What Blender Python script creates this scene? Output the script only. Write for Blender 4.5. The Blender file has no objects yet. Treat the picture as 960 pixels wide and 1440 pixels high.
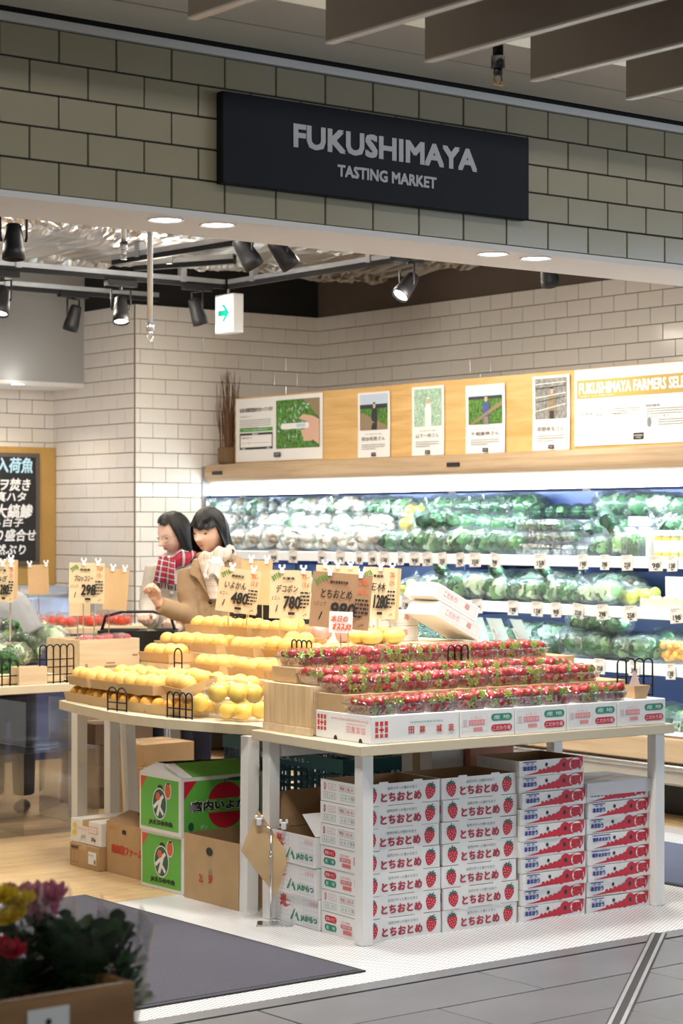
import bpy, math, random
from mathutils import Vector, Matrix, Euler, noise
R_ = random.Random(7)
scene = bpy.context.scene
COL = scene.collection
# ------------------------------------------------------------------ camera
FPX, HOR, CAMH = 2936.0, 740.0, 1.5          # focal length in pixels of the 960x1440 frame, horizon row, eye height
YAW = math.radians(37.8)
S, C = math.sin(YAW), math.cos(YAW)
cam = bpy.data.cameras.new('camera'); camo = bpy.data.objects.new('camera', cam); COL.objects.link(camo)
cam.sensor_fit = 'VERTICAL'; cam.sensor_height = 36.0; cam.lens = 36.0 * FPX / 1440
cam.shift_y = (HOR - 720) / 1440
cam.dof.use_dof = True; cam.dof.focus_distance = 7.7; cam.dof.aperture_fstop = 5.6
camo.location = (0, 0, CAMH); camo.rotation_euler = (math.pi / 2, 0, -YAW)
scene.camera = camo
# ------------------------------------------------------------------ world, view
w = bpy.data.worlds.new('world'); scene.world = w; w.use_nodes = True
w.node_tree.nodes['Background'].inputs[0].default_value = (1.0, 0.965, 0.90, 1)
w.node_tree.nodes['Background'].inputs[1].default_value = 0.20
scene.view_settings.view_transform = 'Standard'; scene.view_settings.look = 'None'
scene.view_settings.exposure = 0.6; scene.view_settings.gamma = 1.0
scene.view_settings.use_curve_mapping = False
scene.cycles.use_denoising = True
scene.cycles.transparent_max_bounces = 24
scene.cycles.max_bounces = 8
scene.cycles.sample_clamp_indirect = 6.0
def lamp(kind, loc, energy, color=(1, 1, 1), target=None, **kw):
    l = bpy.data.lights.new(kw.pop('name', 'lamp'), kind); l.energy = energy; l.color = color
    for k, v in kw.items(): setattr(l, k, v)
    o = bpy.data.objects.new(l.name, l); COL.objects.link(o); o.location = loc
    if target is not None:
        o.rotation_euler = (Vector(target) - Vector(loc)).to_track_quat('-Z', 'Y').to_euler()
    return o
WARM = (1.0, 0.90, 0.77); NEUT = (1.0, 0.955, 0.90); COOL = (0.62, 0.83, 1.0)
# fill lamps added without fixtures over the tables and aisles (above the sight line under the bulkhead)
for (x, y, e, c) in ((4.4, 6.5, 26, NEUT), (5.4, 6.3, 26, NEUT), (6.6, 6.6, 20, NEUT), (5.0, 7.7, 19, WARM), (6.3, 8.0, 13, WARM),
                     (4.0, 8.4, 18, WARM), (5.6, 9.4, 11, WARM), (4.2, 10.4, 14, WARM), (6.3, 10.6, 8, WARM), (7.0, 9.0, 8, WARM)):
    lamp('AREA', (x, y, 2.92), e, c, (x, y, 0), name='shop_fill_lamp', shape='DISK', size=0.25)
# point fills added without fixtures near the track heads: light the upper walls
for (x, y, z, e) in ((7.05, 8.4, 2.66, 14), (6.5, 10.15, 2.66, 12), (5.4, 10.0, 2.66, 4), (6.6, 7.0, 2.7, 9)):
    lamp('POINT', (x, y, z), e, WARM, name='wall_fill_light', shadow_soft_size=0.08)
# bare bluish panel added for the tile highlights; daylight source off right is assumed
lamp('AREA', (15.2, -3.5, 2.6), 290, (0.66, 0.81, 1.0), (6, 5, 2.4), name='assumed_daylight_panel', shape='RECTANGLE', size=5.5, size_y=3.4)
# unseen light strip, assumed, added to brighten the step of the corridor ceiling
lamp('AREA', (3.5, 4.45, 3.12), 9, (1.0, 0.95, 0.88), (3.5, 4.8, 3.14), name='assumed_cove_strip', shape='RECTANGLE', size=12.0, size_y=0.04)
# fill lamps added without fixtures above the corridor
for (x, y, e) in ((1.2, 2.0, 18), (4.2, 2.2, 18), (-1.0, 5.0, 16), (7.2, 3.2, 14)):
    lamp('AREA', (x, y, 3.4), e, (1.0, 0.93, 0.82), (x, y, 0), name='corridor_fill_lamp', shape='DISK', size=0.4)
# ------------------------------------------------------------------ pixel -> place
def uu(x): return (x - 480.0) / FPX
def PD(x, y, d): u = uu(x); return Vector((d * (S + C * u), d * (C - S * u), CAMH + (HOR - y) / FPX * d))
def G(x, y, z=0.0): return PD(x, y, (z - CAMH) * FPX / (HOR - y))
def PX(x, y, X): return PD(x, y, X / (S + C * uu(x)))
def PY(x, y, Y): return PD(x, y, Y / (C - S * uu(x)))
# ------------------------------------------------------------------ materials
MATS = {}
def mat(name, col, rough=0.5, metal=0.0, noise_amt=0.0, nscale=20.0, bump=0.0, bscale=60.0, spec=0.5, emit=None, estr=0.0, stretch=None, coat=0.0, sss=0.0):
    if name in MATS: return MATS[name]
    m = bpy.data.materials.new(name); m.use_nodes = True; nt = m.node_tree; b = nt.nodes['Principled BSDF']
    b.inputs['Base Color'].default_value = (*col, 1); b.inputs['Roughness'].default_value = rough
    b.inputs['Metallic'].default_value = metal; b.inputs['Specular IOR Level'].default_value = spec
    b.inputs['Coat Weight'].default_value = coat
    if sss: b.inputs['Subsurface Weight'].default_value = sss; b.inputs['Subsurface Radius'].default_value = (0.02, 0.008, 0.004)
    if emit: b.inputs['Emission Color'].default_value = (*emit, 1); b.inputs['Emission Strength'].default_value = estr
    if noise_amt or bump:
        tc = nt.nodes.new('ShaderNodeTexCoord'); mp = nt.nodes.new('ShaderNodeMapping')
        nt.links.new(tc.outputs['Object'], mp.inputs[0])
        if stretch: mp.inputs['Scale'].default_value = stretch
        if noise_amt:
            n = nt.nodes.new('ShaderNodeTexNoise'); n.inputs['Scale'].default_value = nscale; n.inputs['Detail'].default_value = 4
            nt.links.new(mp.outputs[0], n.inputs['Vector'])
            r = nt.nodes.new('ShaderNodeMapRange'); r.inputs[1].default_value = 0.3; r.inputs[2].default_value = 0.7
            r.inputs[3].default_value = 1 - noise_amt; r.inputs[4].default_value = 1 + noise_amt * 0.6
            nt.links.new(n.outputs[0], r.inputs[0])
            mx = nt.nodes.new('ShaderNodeVectorMath'); mx.operation = 'SCALE'; mx.inputs[0].default_value = col
            nt.links.new(r.outputs[0], mx.inputs['Scale']); nt.links.new(mx.outputs[0], b.inputs['Base Color'])
        if bump:
            n2 = nt.nodes.new('ShaderNodeTexNoise'); n2.inputs['Scale'].default_value = bscale; n2.inputs['Detail'].default_value = 3
            nt.links.new(mp.outputs[0], n2.inputs['Vector'])
            bp = nt.nodes.new('ShaderNodeBump'); bp.inputs['Strength'].default_value = bump; bp.inputs['Distance'].default_value = 0.01
            nt.links.new(n2.outputs[0], bp.inputs['Height']); nt.links.new(bp.outputs[0], b.inputs['Normal'])
    MATS[name] = m; return m
def woodmat(name, c1, c2, scale=(1.5, 14, 14), rough=0.45):
    m = bpy.data.materials.new(name); m.use_nodes = True; nt = m.node_tree; b = nt.nodes['Principled BSDF']
    tc = nt.nodes.new('ShaderNodeTexCoord'); mp = nt.nodes.new('ShaderNodeMapping'); mp.inputs['Scale'].default_value = scale
    n = nt.nodes.new('ShaderNodeTexNoise'); n.inputs['Scale'].default_value = 2.2; n.inputs['Detail'].default_value = 6; n.inputs['Distortion'].default_value = 0.6
    oi = nt.nodes.new('ShaderNodeObjectInfo'); ad = nt.nodes.new('ShaderNodeVectorMath'); ad.operation = 'ADD'
    sc = nt.nodes.new('ShaderNodeMath'); sc.operation = 'MULTIPLY'; sc.inputs[1].default_value = 37.0
    cr = nt.nodes.new('ShaderNodeValToRGB'); cr.color_ramp.elements[0].color = (*c1, 1); cr.color_ramp.elements[1].color = (*c2, 1)
    cr.color_ramp.elements[0].position = 0.3; cr.color_ramp.elements[1].position = 0.7
    L = nt.links.new
    L(tc.outputs['Object'], ad.inputs[0]); L(oi.outputs['Random'], sc.inputs[0]); L(sc.outputs[0], ad.inputs[1]); L(ad.outputs[0], mp.inputs[0])
    L(mp.outputs[0], n.inputs['Vector']); L(n.outputs[0], cr.inputs[0]); L(cr.outputs[0], b.inputs['Base Color'])
    b.inputs['Roughness'].default_value = rough; MATS[name] = m; return m
def varmat(name, cols, rough=0.5, spec=0.5, bump=0.0, bscale=60):
    """colour differs from object to object (Object Info random) between the given colours"""
    m = mat(name, cols[0], rough, 0, 0, 20, bump, bscale, spec); nt = m.node_tree; b = nt.nodes['Principled BSDF']
    oi = nt.nodes.new('ShaderNodeObjectInfo'); cr = nt.nodes.new('ShaderNodeValToRGB')
    el = cr.color_ramp.elements; el[0].color = (*cols[0], 1); el[1].color = (*cols[-1], 1)
    for i, c in enumerate(cols[1:-1]): e = el.new((i + 1) / (len(cols) - 1)); e.color = (*c, 1)
    nt.links.new(oi.outputs['Random'], cr.inputs[0]); nt.links.new(cr.outputs[0], b.inputs['Base Color']); return m
def filmmat(name, tint=(1, 1, 1), base=0.10, fres=0.55, rough=0.12, milk=0.10, bumpscale=38.0, bump=0.5):
    m = bpy.data.materials.new(name); m.use_nodes = True; nt = m.node_tree; nt.nodes.clear(); L = nt.links.new
    out = nt.nodes.new('ShaderNodeOutputMaterial'); tr = nt.nodes.new('ShaderNodeBsdfTransparent'); tr.inputs[0].default_value = (*tint, 1)
    gl = nt.nodes.new('ShaderNodeBsdfGlossy'); gl.inputs['Roughness'].default_value = rough
    df = nt.nodes.new('ShaderNodeBsdfDiffuse'); df.inputs[0].default_value = (0.9, 0.93, 0.95, 1)
    tl = nt.nodes.new('ShaderNodeBsdfTranslucent'); tl.inputs[0].default_value = (0.9, 0.93, 0.95, 1)
    dm = nt.nodes.new('ShaderNodeMixShader'); L(df.outputs[0], dm.inputs[1]); L(tl.outputs[0], dm.inputs[2]); dm.inputs[0].default_value = 0.5
    lw = nt.nodes.new('ShaderNodeFresnel'); lw.inputs[0].default_value = 1.45
    mr = nt.nodes.new('ShaderNodeMath'); mr.operation = 'MULTIPLY_ADD'; mr.inputs[1].default_value = fres; mr.inputs[2].default_value = base; mr.use_clamp = True
    m1 = nt.nodes.new('ShaderNodeMixShader'); m2 = nt.nodes.new('ShaderNodeMixShader'); m1.inputs[0].default_value = milk
    L(tr.outputs[0], m1.inputs[1]); L(dm.outputs[0], m1.inputs[2]); L(lw.outputs[0], mr.inputs[0]); L(mr.outputs[0], m2.inputs[0])
    L(m1.outputs[0], m2.inputs[1]); L(gl.outputs[0], m2.inputs[2]); L(m2.outputs[0], out.inputs[0])
    if bump:
        tc = nt.nodes.new('ShaderNodeTexCoord'); n = nt.nodes.new('ShaderNodeTexNoise'); n.inputs['Scale'].default_value = bumpscale; n.inputs['Detail'].default_value = 2
        L(tc.outputs['Object'], n.inputs['Vector']); bp = nt.nodes.new('ShaderNodeBump'); bp.inputs['Strength'].default_value = bump; bp.inputs['Distance'].default_value = 0.02
        L(n.outputs[0], bp.inputs['Height']); L(bp.outputs[0], gl.inputs['Normal']); L(bp.outputs[0], lw.inputs['Normal'])
    MATS[name] = m; return m
# ------------------------------------------------------------------ mesh building
TXT = {}
TMP = bpy.data.scenes.new('workbench')
def tmp_eval(o):
    """evaluate one object (text outline or modifiers) in an empty side scene and return its mesh"""
    TMP.collection.objects.link(o); vl = TMP.view_layers[0]; vl.update(); dg = vl.depsgraph; dg.update()
    me = bpy.data.meshes.new_from_object(o.evaluated_get(dg)); TMP.collection.objects.unlink(o); return me
def textgeo(body, bold=0.0, shear=0.0):
    k = (body, bold, shear)
    if k not in TXT:
        c = bpy.data.curves.new('t', 'FONT'); c.body = body; c.size = 1; c.resolution_u = 2;  c.shear = shear; c.fill_mode = 'FRONT'
        o = bpy.data.objects.new('t', c); me = tmp_eval(o)
        vs = [(v.co.x, v.co.y) for v in me.vertices]; fs = [tuple(p.vertices) for p in me.polygons]
        bpy.data.objects.remove(o); bpy.data.curves.remove(c); bpy.data.meshes.remove(me)
        if vs:
            x0 = min(v[0] for v in vs); x1 = max(v[0] for v in vs); y0 = min(v[1] for v in vs); y1 = max(v[1] for v in vs)
            vs = [((a - x0) / (x1 - x0 + 1e-9), (b - y0) / (y1 - y0 + 1e-9)) for a, b in vs]; asp = (x1 - x0) / (y1 - y0 + 1e-9)
        else: asp = 1
        TXT[k] = (vs, fs, asp)
    return TXT[k]
class MB:
    def __init__(s): s.v = []; s.f = []; s.m = []; s.s = []
    def add(s, vs, fs, mi=0, smooth=False, M=None):
        o = len(s.v)
        s.v += [tuple(M @ Vector(p)) for p in vs] if M is not None else [tuple(p) for p in vs]
        for f in fs: s.f.append(tuple(i + o for i in f)); s.m.append(mi); s.s.append(smooth)
        return s
    def box(s, x0, x1, y0, y1, z0, z1, mi=0, M=None, bev=0.0):
        if bev:
            b = bev; vs = []; idx = {}
            for ix, x in enumerate((x0, x1)):
                for iy, y in enumerate((y0, y1)):
                    for iz, z in enumerate((z0, z1)):
                        sx, sy, sz = (b, -b)[ix], (b, -b)[iy], (b, -b)[iz]
                        for k, p in enumerate(((x, y + sy, z + sz), (x + sx, y, z + sz), (x + sx, y + sy, z))):
                            idx[(ix, iy, iz, k)] = len(vs); vs.append(p)
            fs = []
            I = lambda *a: idx[a]
            for q in (0, 1):
                fs.append((I(q,0,0,0), I(q,1,0,0), I(q,1,1,0), I(q,0,1,0))); fs.append((I(0,q,0,1), I(1,q,0,1), I(1,q,1,1), I(0,q,1,1)))
                fs.append((I(0,0,q,2), I(1,0,q,2), I(1,1,q,2), I(0,1,q,2)))
            for a in (0, 1):
                for c in (0, 1):
                    fs.append((I(a,c,0,0), I(a,c,1,0), I(a,c,1,1), I(a,c,0,1))); fs.append((I(a,0,c,0), I(a,1,c,0), I(a,1,c,2), I(a,0,c,2)))
                    fs.append((I(0,a,c,1), I(1,a,c,1), I(1,a,c,2), I(0,a,c,2)))
                    for e in (0, 1): fs.append((I(a,c,e,0), I(a,c,e,1), I(a,c,e,2)))
            cx = Vector(((x0+x1)/2, (y0+y1)/2, (z0+z1)/2)); g = []
            for f in fs:
                P = [Vector(vs[i]) for i in f]; n = (P[1]-P[0]).cross(P[2]-P[0]); c = sum(P, Vector())/len(P)
                g.append(f if n.dot(c-cx) > 0 else f[::-1])
            return s.add(vs, g, mi, False, M)
        vs = [(x0,y0,z0),(x1,y0,z0),(x1,y1,z0),(x0,y1,z0),(x0,y0,z1),(x1,y0,z1),(x1,y1,z1),(x0,y1,z1)]
        return s.add(vs, [(3,2,1,0),(4,5,6,7),(0,1,5,4),(1,2,6,5),(2,3,7,6),(3,0,4,7)], mi, False, M)
    def tray(s, w, d, h, t, mi=0, mi_in=None, flare=0.0, M=None):
        """open-top box centred in x,y, base at z 0"""
        mi_in = mi if mi_in is None else mi_in
        W, D = w/2, d/2; a = flare
        o = [(-W+a,-D+a,0),(W-a,-D+a,0),(W-a,D-a,0),(-W+a,D-a,0),(-W,-D,h),(W,-D,h),(W,D,h),(-W,D,h)]
        i = [(-W+a+t,-D+a+t,t),(W-a-t,-D+a+t,t),(W-a-t,D-a-t,t),(-W+a+t,D-a-t,t),(-W+t,-D+t,h),(W-t,-D+t,h),(W-t,D-t,h),(-W+t,D-t,h)]
        s.add(o, [(3,2,1,0),(0,1,5,4),(1,2,6,5),(2,3,7,6),(3,0,4,7)], mi, False, M)
        s.add(i, [(0,1,2,3),(4,5,1,0),(5,6,2,1),(6,7,3,2),(7,4,0,3)], mi_in, False, M)
        return s.add(o[4:] + i[4:], [(0,1,5,4),(1,2,6,5),(2,3,7,6),(3,0,4,7)], mi_in, False, M)
    def tube(s, pts, r, n=8, mi=0, caps=True, smooth=True, M=None, closed=False):
        pts = [Vector(p) for p in pts]; k = len(pts); rs = r if isinstance(r, (list, tuple)) else [r] * k
        up = None; vs = []
        for i, p in enumerate(pts):
            if closed: t = (pts[(i+1) % k] - pts[i-1]).normalized()
            else: t = (pts[min(i+1, k-1)] - pts[max(i-1, 0)]).normalized()
            if up is None: up = Vector((0, 0, 1)) if abs(t.z) < 0.9 else Vector((1, 0, 0))
            a = t.cross(up).normalized(); b = a.cross(t).normalized(); up = b
            for j in range(n):
                an = 2 * math.pi * j / n; vs.append(p + a * (rs[i] * math.cos(an)) + b * (rs[i] * math.sin(an)))
        fs = []
        for i in range(k if closed else k - 1):
            i2 = (i + 1) % k
            for j in range(n): fs.append((i*n+j, i2*n+j, i2*n+(j+1) % n, i*n+(j+1) % n))
        if caps and not closed: fs.append(tuple(range(n))); fs.append(tuple(range((k-1)*n, k*n))[::-1])
        return s.add(vs, fs, mi, smooth, M)
    def cyl(s, p0, p1, r0, r1=None, n=12, mi=0, smooth=True, M=None): return s.tube([p0, p1], [r0, r0 if r1 is None else r1], n, mi, True, smooth, M)
    def lathe(s, prof, n=14, mi=0, smooth=True, M=None, sx=1.0, sy=1.0):
        vs = []; k = len(prof)
        for (r, z) in prof:
            for j in range(n): a = 2*math.pi*j/n; vs.append((r*math.cos(a)*sx, r*math.sin(a)*sy, z))
        fs = [(i*n+j, i*n+(j+1) % n, (i+1)*n+(j+1) % n, (i+1)*n+j) for i in range(k-1) for j in range(n)]
        fs.append(tuple(range(n))[::-1]); fs.append(tuple(range((k-1)*n, k*n)))
        return s.add(vs, fs, mi, smooth, M)
    def ell(s, c, r, nu=12, nv=8, mi=0, M=None, fn=None, smooth=True):
        c = Vector(c); vs = []
        for i in range(1, nv):
            th = math.pi * i / nv
            for j in range(nu):
                ph = 2*math.pi*j/nu; d = Vector((math.sin(th)*math.cos(ph), math.sin(th)*math.sin(ph), math.cos(th)))
                k = fn(d) if fn else 1.0; vs.append(c + Vector((d.x*r[0], d.y*r[1], d.z*r[2])) * k)
        for d in (Vector((0,0,1)), Vector((0,0,-1))): vs.append(c + Vector((0, 0, d.z*r[2])) * (fn(d) if fn else 1.0))
        T, B = len(vs)-2, len(vs)-1
        fs = [(i*nu+j, (i+1)*nu+j, (i+1)*nu+(j+1) % nu, i*nu+(j+1) % nu) for i in range(nv-2) for j in range(nu)]
        fs += [(T, j, (j+1) % nu) for j in range(nu)] + [(B, (nv-2)*nu+(j+1) % nu, (nv-2)*nu+j) for j in range(nu)]
        return s.add(vs, fs, mi, smooth, M)
    def grid(s, fn, nu, nv, mi=0, smooth=True, M=None, flip=False):
        vs = [fn(i/nu, j/nv) for i in range(nu+1) for j in range(nv+1)]
        fs = [(i*(nv+1)+j, (i+1)*(nv+1)+j, (i+1)*(nv+1)+j+1, i*(nv+1)+j+1) for i in range(nu) for j in range(nv)]
        return s.add(vs, [f[::-1] for f in fs] if flip else fs, mi, smooth, M)
    def prism(s, pts, z0, z1, mi=0, M=None):
        n = len(pts); vs = [(p[0], p[1], z0) for p in pts] + [(p[0], p[1], z1) for p in pts]
        return s.add(vs, [tuple(range(n))[::-1], tuple(range(n, 2*n))] + [(i, (i+1) % n, n+(i+1) % n, n+i) for i in range(n)], mi, False, M)
    def plane(s, o, ux, uy): return Plane(s, o, ux, uy)
    def mesh(s, name, mats):
        me = bpy.data.meshes.new(name); me.from_pydata(s.v, [], s.f)
        for m in mats: me.materials.append(MATS[m] if isinstance(m, str) else m)
        if any(s.m): me.polygons.foreach_set('material_index', s.m)
        me.polygons.foreach_set('use_smooth', s.s); me.update(); return me
    def build(s, name, mats, parent=None, loc=None, rot=None):
        return inst(s.mesh(name, mats if isinstance(mats, (list, tuple)) else [mats]), name, parent, loc, rot)
class Plane:
    """flat print laid on a face: x to the right, y up, in metres from the origin corner"""
    def __init__(s, mb, o, ux, uy):
        s.mb = mb; s.o = Vector(o); s.ux = Vector(ux).normalized(); s.uy = Vector(uy).normalized(); s.n = s.ux.cross(s.uy); s.k = 0.0006
    def p(s, x, y): return s.o + s.ux*x + s.uy*y + s.n*s.k
    def up(s, d=0.0004): s.k += d; return s
    def _poly(s, pts, mi): s.mb.add([s.p(*q) for q in pts], [tuple(range(len(pts)))], mi); return s
    def poly(s, pts, mi): s.k += 0.000015; return s._poly(pts, mi)
    sub = 0
    def rect(s, x0, y0, x1, y1, mi):
        if s.sub and x1-x0 > .02:
            n = s.sub
            for i in range(n):
                for j in range(n): a, b, c, d = x0+(x1-x0)*i/n, x0+(x1-x0)*(i+1)/n, y0+(y1-y0)*j/n, y0+(y1-y0)*(j+1)/n; s._poly([(a, c), (b, c), (b, d), (a, d)], mi)
            return s
        return s._poly([(x0,y0),(x1,y0),(x1,y1),(x0,y1)], mi)
    def disc(s, cx, cy, rx, ry, mi, n=16, a0=0.0, a1=2*math.pi):
        return s.poly([(cx+rx*math.cos(a0+(a1-a0)*i/n), cy+ry*math.sin(a0+(a1-a0)*i/n)) for i in range(n + (0 if a1-a0 > 6.2 else 1))], mi)
    def pill(s, x0, y0, x1, y1, mi):
        r = (y1-y0)/2; pts = [(x1-r+r*math.cos(a), (y0+y1)/2+r*math.sin(a)) for a in [(-0.5+i/5)*math.pi for i in range(6)]]
        pts += [(x0+r+r*math.cos(a), (y0+y1)/2+r*math.sin(a)) for a in [(0.5+i/5)*math.pi for i in range(6)]]
        return s.poly(pts, mi)
    def line(s, x0, y0, x1, y1, wd, mi):
        d = Vector((x1-x0, y1-y0)); 
        if d.length < 1e-9: return s
        n = Vector((-d.y, d.x)).normalized()*wd/2
        return s.poly([(x0-n.x,y0-n.y),(x1-n.x,y1-n.y),(x1+n.x,y1+n.y),(x0+n.x,y0+n.y)], mi)
    def text(s, body, x0, y0, x1, y1, mi, bold=0.0, shear=0.0, keep=False, ang=0.0):
        vs, fs, asp = textgeo(body, 0.0, shear)
        if not vs: return s
        if bold:
            e = bold*(y1-y0)*1.1
            for dx, dy in ((0, 0), (-e, -e), (e, -e), (-e, e), (e, e)):
                s.k += 0.00012; s.text(body, x0+e+dx, y0+e+dy, x1-e+dx, y1-e+dy, mi, 0.0, shear, keep, ang)
            return s
        if keep:
            h = y1-y0; wd = min(x1-x0, h*asp); h = wd/asp; cx, cy = (x0+x1)/2, (y0+y1)/2; x0, x1, y0, y1 = cx-wd/2, cx+wd/2, cy-h/2, cy+h/2
        cx, cy = (x0+x1)/2, (y0+y1)/2; ca, sa = math.cos(ang), math.sin(ang); P = []
        for a, b in vs:
            x, y = x0+a*(x1-x0)-cx, y0+b*(y1-y0)-cy; P.append(s.p(cx+x*ca-y*sa, cy+x*sa+y*ca))
        s.mb.add(P, fs, mi); return s
def inst(me, name, parent=None, loc=None, rot=None, scale=None):
    o = bpy.data.objects.new(name, me); COL.objects.link(o)
    if parent is not None: o.parent = parent
    if loc is not None: o.location = loc
    if rot is not None: o.rotation_euler = rot if not isinstance(rot, (int, float)) else (0, 0, rot)
    if scale is not None: o.scale = scale if not isinstance(scale, (int, float)) else (scale,)*3
    return o
def tag(o, label, cat, group=None):
    o['label'] = label; o['category'] = cat
    if group: o['group'] = group
    return o
def thing(name, label, cat, loc=(0, 0, 0), rot=0.0, group=None):
    o = bpy.data.objects.new(name, None); COL.objects.link(o); o.empty_display_size = 0.05
    o.location = loc; o.rotation_euler = rot if not isinstance(rot, (int, float)) else (0, 0, rot)
    return tag(o, label, cat, group)
def struct(o): o['kind'] = 'structure'; return o
def stuff(o): o['kind'] = 'stuff'; return o
ORD = ['first', 'second', 'third', 'fourth', 'fifth', 'sixth', 'seventh', 'eighth', 'ninth', 'tenth', 'eleventh', 'twelfth', 'thirteenth', 'fourteenth', 'fifteenth', 'sixteenth', 'seventeenth', 'eighteenth', 'nineteenth', 'twentieth']
def RZ(a): return Matrix.Rotation(a, 4, 'Z')
def T(x, y, z): return Matrix.Translation((x, y, z))
CAMROT = -YAW            # a thing turned by this faces along the camera axis: local -y looks at the camera, local x is picture right
# ------------------------------------------------------------------ palette
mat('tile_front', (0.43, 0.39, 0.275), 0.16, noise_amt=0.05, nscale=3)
mat('tile_white', (0.84, 0.79, 0.72), 0.12, noise_amt=0.03, nscale=3)
mat('grout_dark', (0.05, 0.045, 0.04), 0.9); mat('grout_grey', (0.22, 0.19, 0.16), 0.9)
mat('white_paint', (0.85, 0.84, 0.82), 0.5); mat('soffit_white', (0.92, 0.90, 0.87), 0.6, bump=0.05, bscale=200)
mat('beige_paint', (0.64, 0.60, 0.50), 0.6, noise_amt=0.03, nscale=4); mat('grey_wall', (0.42, 0.42, 0.41), 0.7)
mat('black_ceiling', (0.012, 0.011, 0.010), 0.8); mat('brown_plaster', (0.14, 0.10, 0.075), 0.7, noise_amt=0.1, nscale=3)
mat('black_metal', (0.010, 0.010, 0.012), 0.5, spec=0.3); mat('black_board', (0.008, 0.010, 0.015), 0.6, spec=0.2)
mat('baffle', (0.30, 0.245, 0.195), 0.5, noise_amt=0.08, nscale=3)
mat('steel', (0.62, 0.63, 0.64), 0.3, 1.0); mat('zinc', (0.55, 0.57, 0.60), 0.38, 1.0, noise_amt=0.1, nscale=10); mat('dark_steel', (0.12, 0.12, 0.13), 0.35, 1.0)
mat('chrome', (0.8, 0.8, 0.82), 0.12, 1.0); mat('brass', (0.55, 0.38, 0.16), 0.3, 1.0)
mat('sign_grey', (0.50, 0.51, 0.53), 0.4); mat('white', (0.88, 0.88, 0.87), 0.5); mat('paper', (0.88, 0.87, 0.85), 0.6); mat('black', (0.012, 0.012, 0.012), 0.5)
mat('ink', (0.02, 0.018, 0.016), 0.6); mat('ink_grey', (0.25, 0.26, 0.26), 0.6); mat('ink_red', (0.65, 0.05, 0.03), 0.6); mat('ink_orange', (0.80, 0.16, 0.05), 0.6)
mat('ink_green', (0.02, 0.27, 0.17), 0.6); mat('ink_blue', (0.03, 0.05, 0.33), 0.6); mat('ink_pink', (0.80, 0.30, 0.30), 0.6); mat('red_card', (0.58, 0.012, 0.035), 0.5)
mat('green_card', (0.13, 0.50, 0.07), 0.5); mat('green_leaf_ink', (0.10, 0.35, 0.06), 0.6); mat('dark_green_card', (0.015, 0.11, 0.08), 0.5); mat('lav_ink', (0.45, 0.46, 0.72), 0.6); mat('yellow_ink', (0.85, 0.65, 0.05), 0.6)
mat('gold_ink', (0.58, 0.40, 0.10), 0.6); mat('photo_sky', (0.55, 0.66, 0.80), 0.4); mat('photo_earth', (0.30, 0.22, 0.13), 0.4); mat('photo_skin', (0.72, 0.45, 0.33), 0.5)
mat('photo_green', (0.09, 0.24, 0.03), 0.4, noise_amt=0.75, nscale=60); mat('photo_pale', (0.42, 0.62, 0.46), 0.4, noise_amt=0.3, nscale=60); mat('photo_dark', (0.03, 0.035, 0.05), 0.4); mat('photo_blue', (0.06, 0.10, 0.28), 0.4); mat('photo_grey', (0.30, 0.30, 0.28), 0.4, noise_amt=0.5, nscale=60)
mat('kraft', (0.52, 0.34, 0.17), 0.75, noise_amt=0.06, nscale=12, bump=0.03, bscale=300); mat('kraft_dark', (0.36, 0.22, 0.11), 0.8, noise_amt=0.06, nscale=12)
mat('kraft_paper', (0.66, 0.46, 0.24), 0.7, noise_amt=0.08, nscale=9, bump=0.1, bscale=25); mat('kraft_cream', (0.80, 0.64, 0.40), 0.7, noise_amt=0.05, nscale=9); mat('kraft_brown', (0.42, 0.25, 0.13), 0.7, noise_amt=0.05, nscale=9)
mat('white_card', (0.84, 0.84, 0.83), 0.55, noise_amt=0.02, nscale=10)
mat('clear_plastic', (0.9, 0.9, 0.9), 0.15)
filmmat('film', base=0.02, fres=0.7, rough=0.1, milk=0.03); filmmat('bag_film', base=0.03, fres=0.5, rough=0.16, milk=0.06, bumpscale=30, bump=0.8)
filmmat('milky_film', base=0.05, fres=0.4, rough=0.25, milk=0.55); filmmat('acrylic', tint=(0.985, 0.985, 0.985), base=0.004, fres=0.6, rough=0.03, milk=0.0, bump=0)
filmmat('wrap_film', base=0.015, fres=0.5, rough=0.08, milk=0.02, bumpscale=14, bump=0.5)
woodmat('wood_pale', (0.70, 0.52, 0.31), (0.82, 0.66, 0.44), (1.2, 16, 16)); woodmat('wood_crate', (0.62, 0.42, 0.21), (0.78, 0.58, 0.34), (14, 14, 1.3), 0.6)
woodmat('wood_crate_x', (0.66, 0.48, 0.28), (0.80, 0.63, 0.42), (1.3, 14, 14), 0.6)
woodmat('wood_floor', (0.55, 0.37, 0.18), (0.72, 0.53, 0.29), (1.5, 12, 12), 0.4); woodmat('wood_board', (0.62, 0.36, 0.11), (0.78, 0.52, 0.22), (9, 1.0, 9), 0.4)
woodmat('wood_case', (0.42, 0.29, 0.17), (0.55, 0.41, 0.26), (14, 0.7, 14), 0.35); woodmat('wood_dark', (0.26, 0.12, 0.04), (0.46, 0.25, 0.10), (1.6, 10, 10), 0.5)
mat('table_top', (0.66, 0.57, 0.40), 0.45, noise_amt=0.05, nscale=6)
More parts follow.
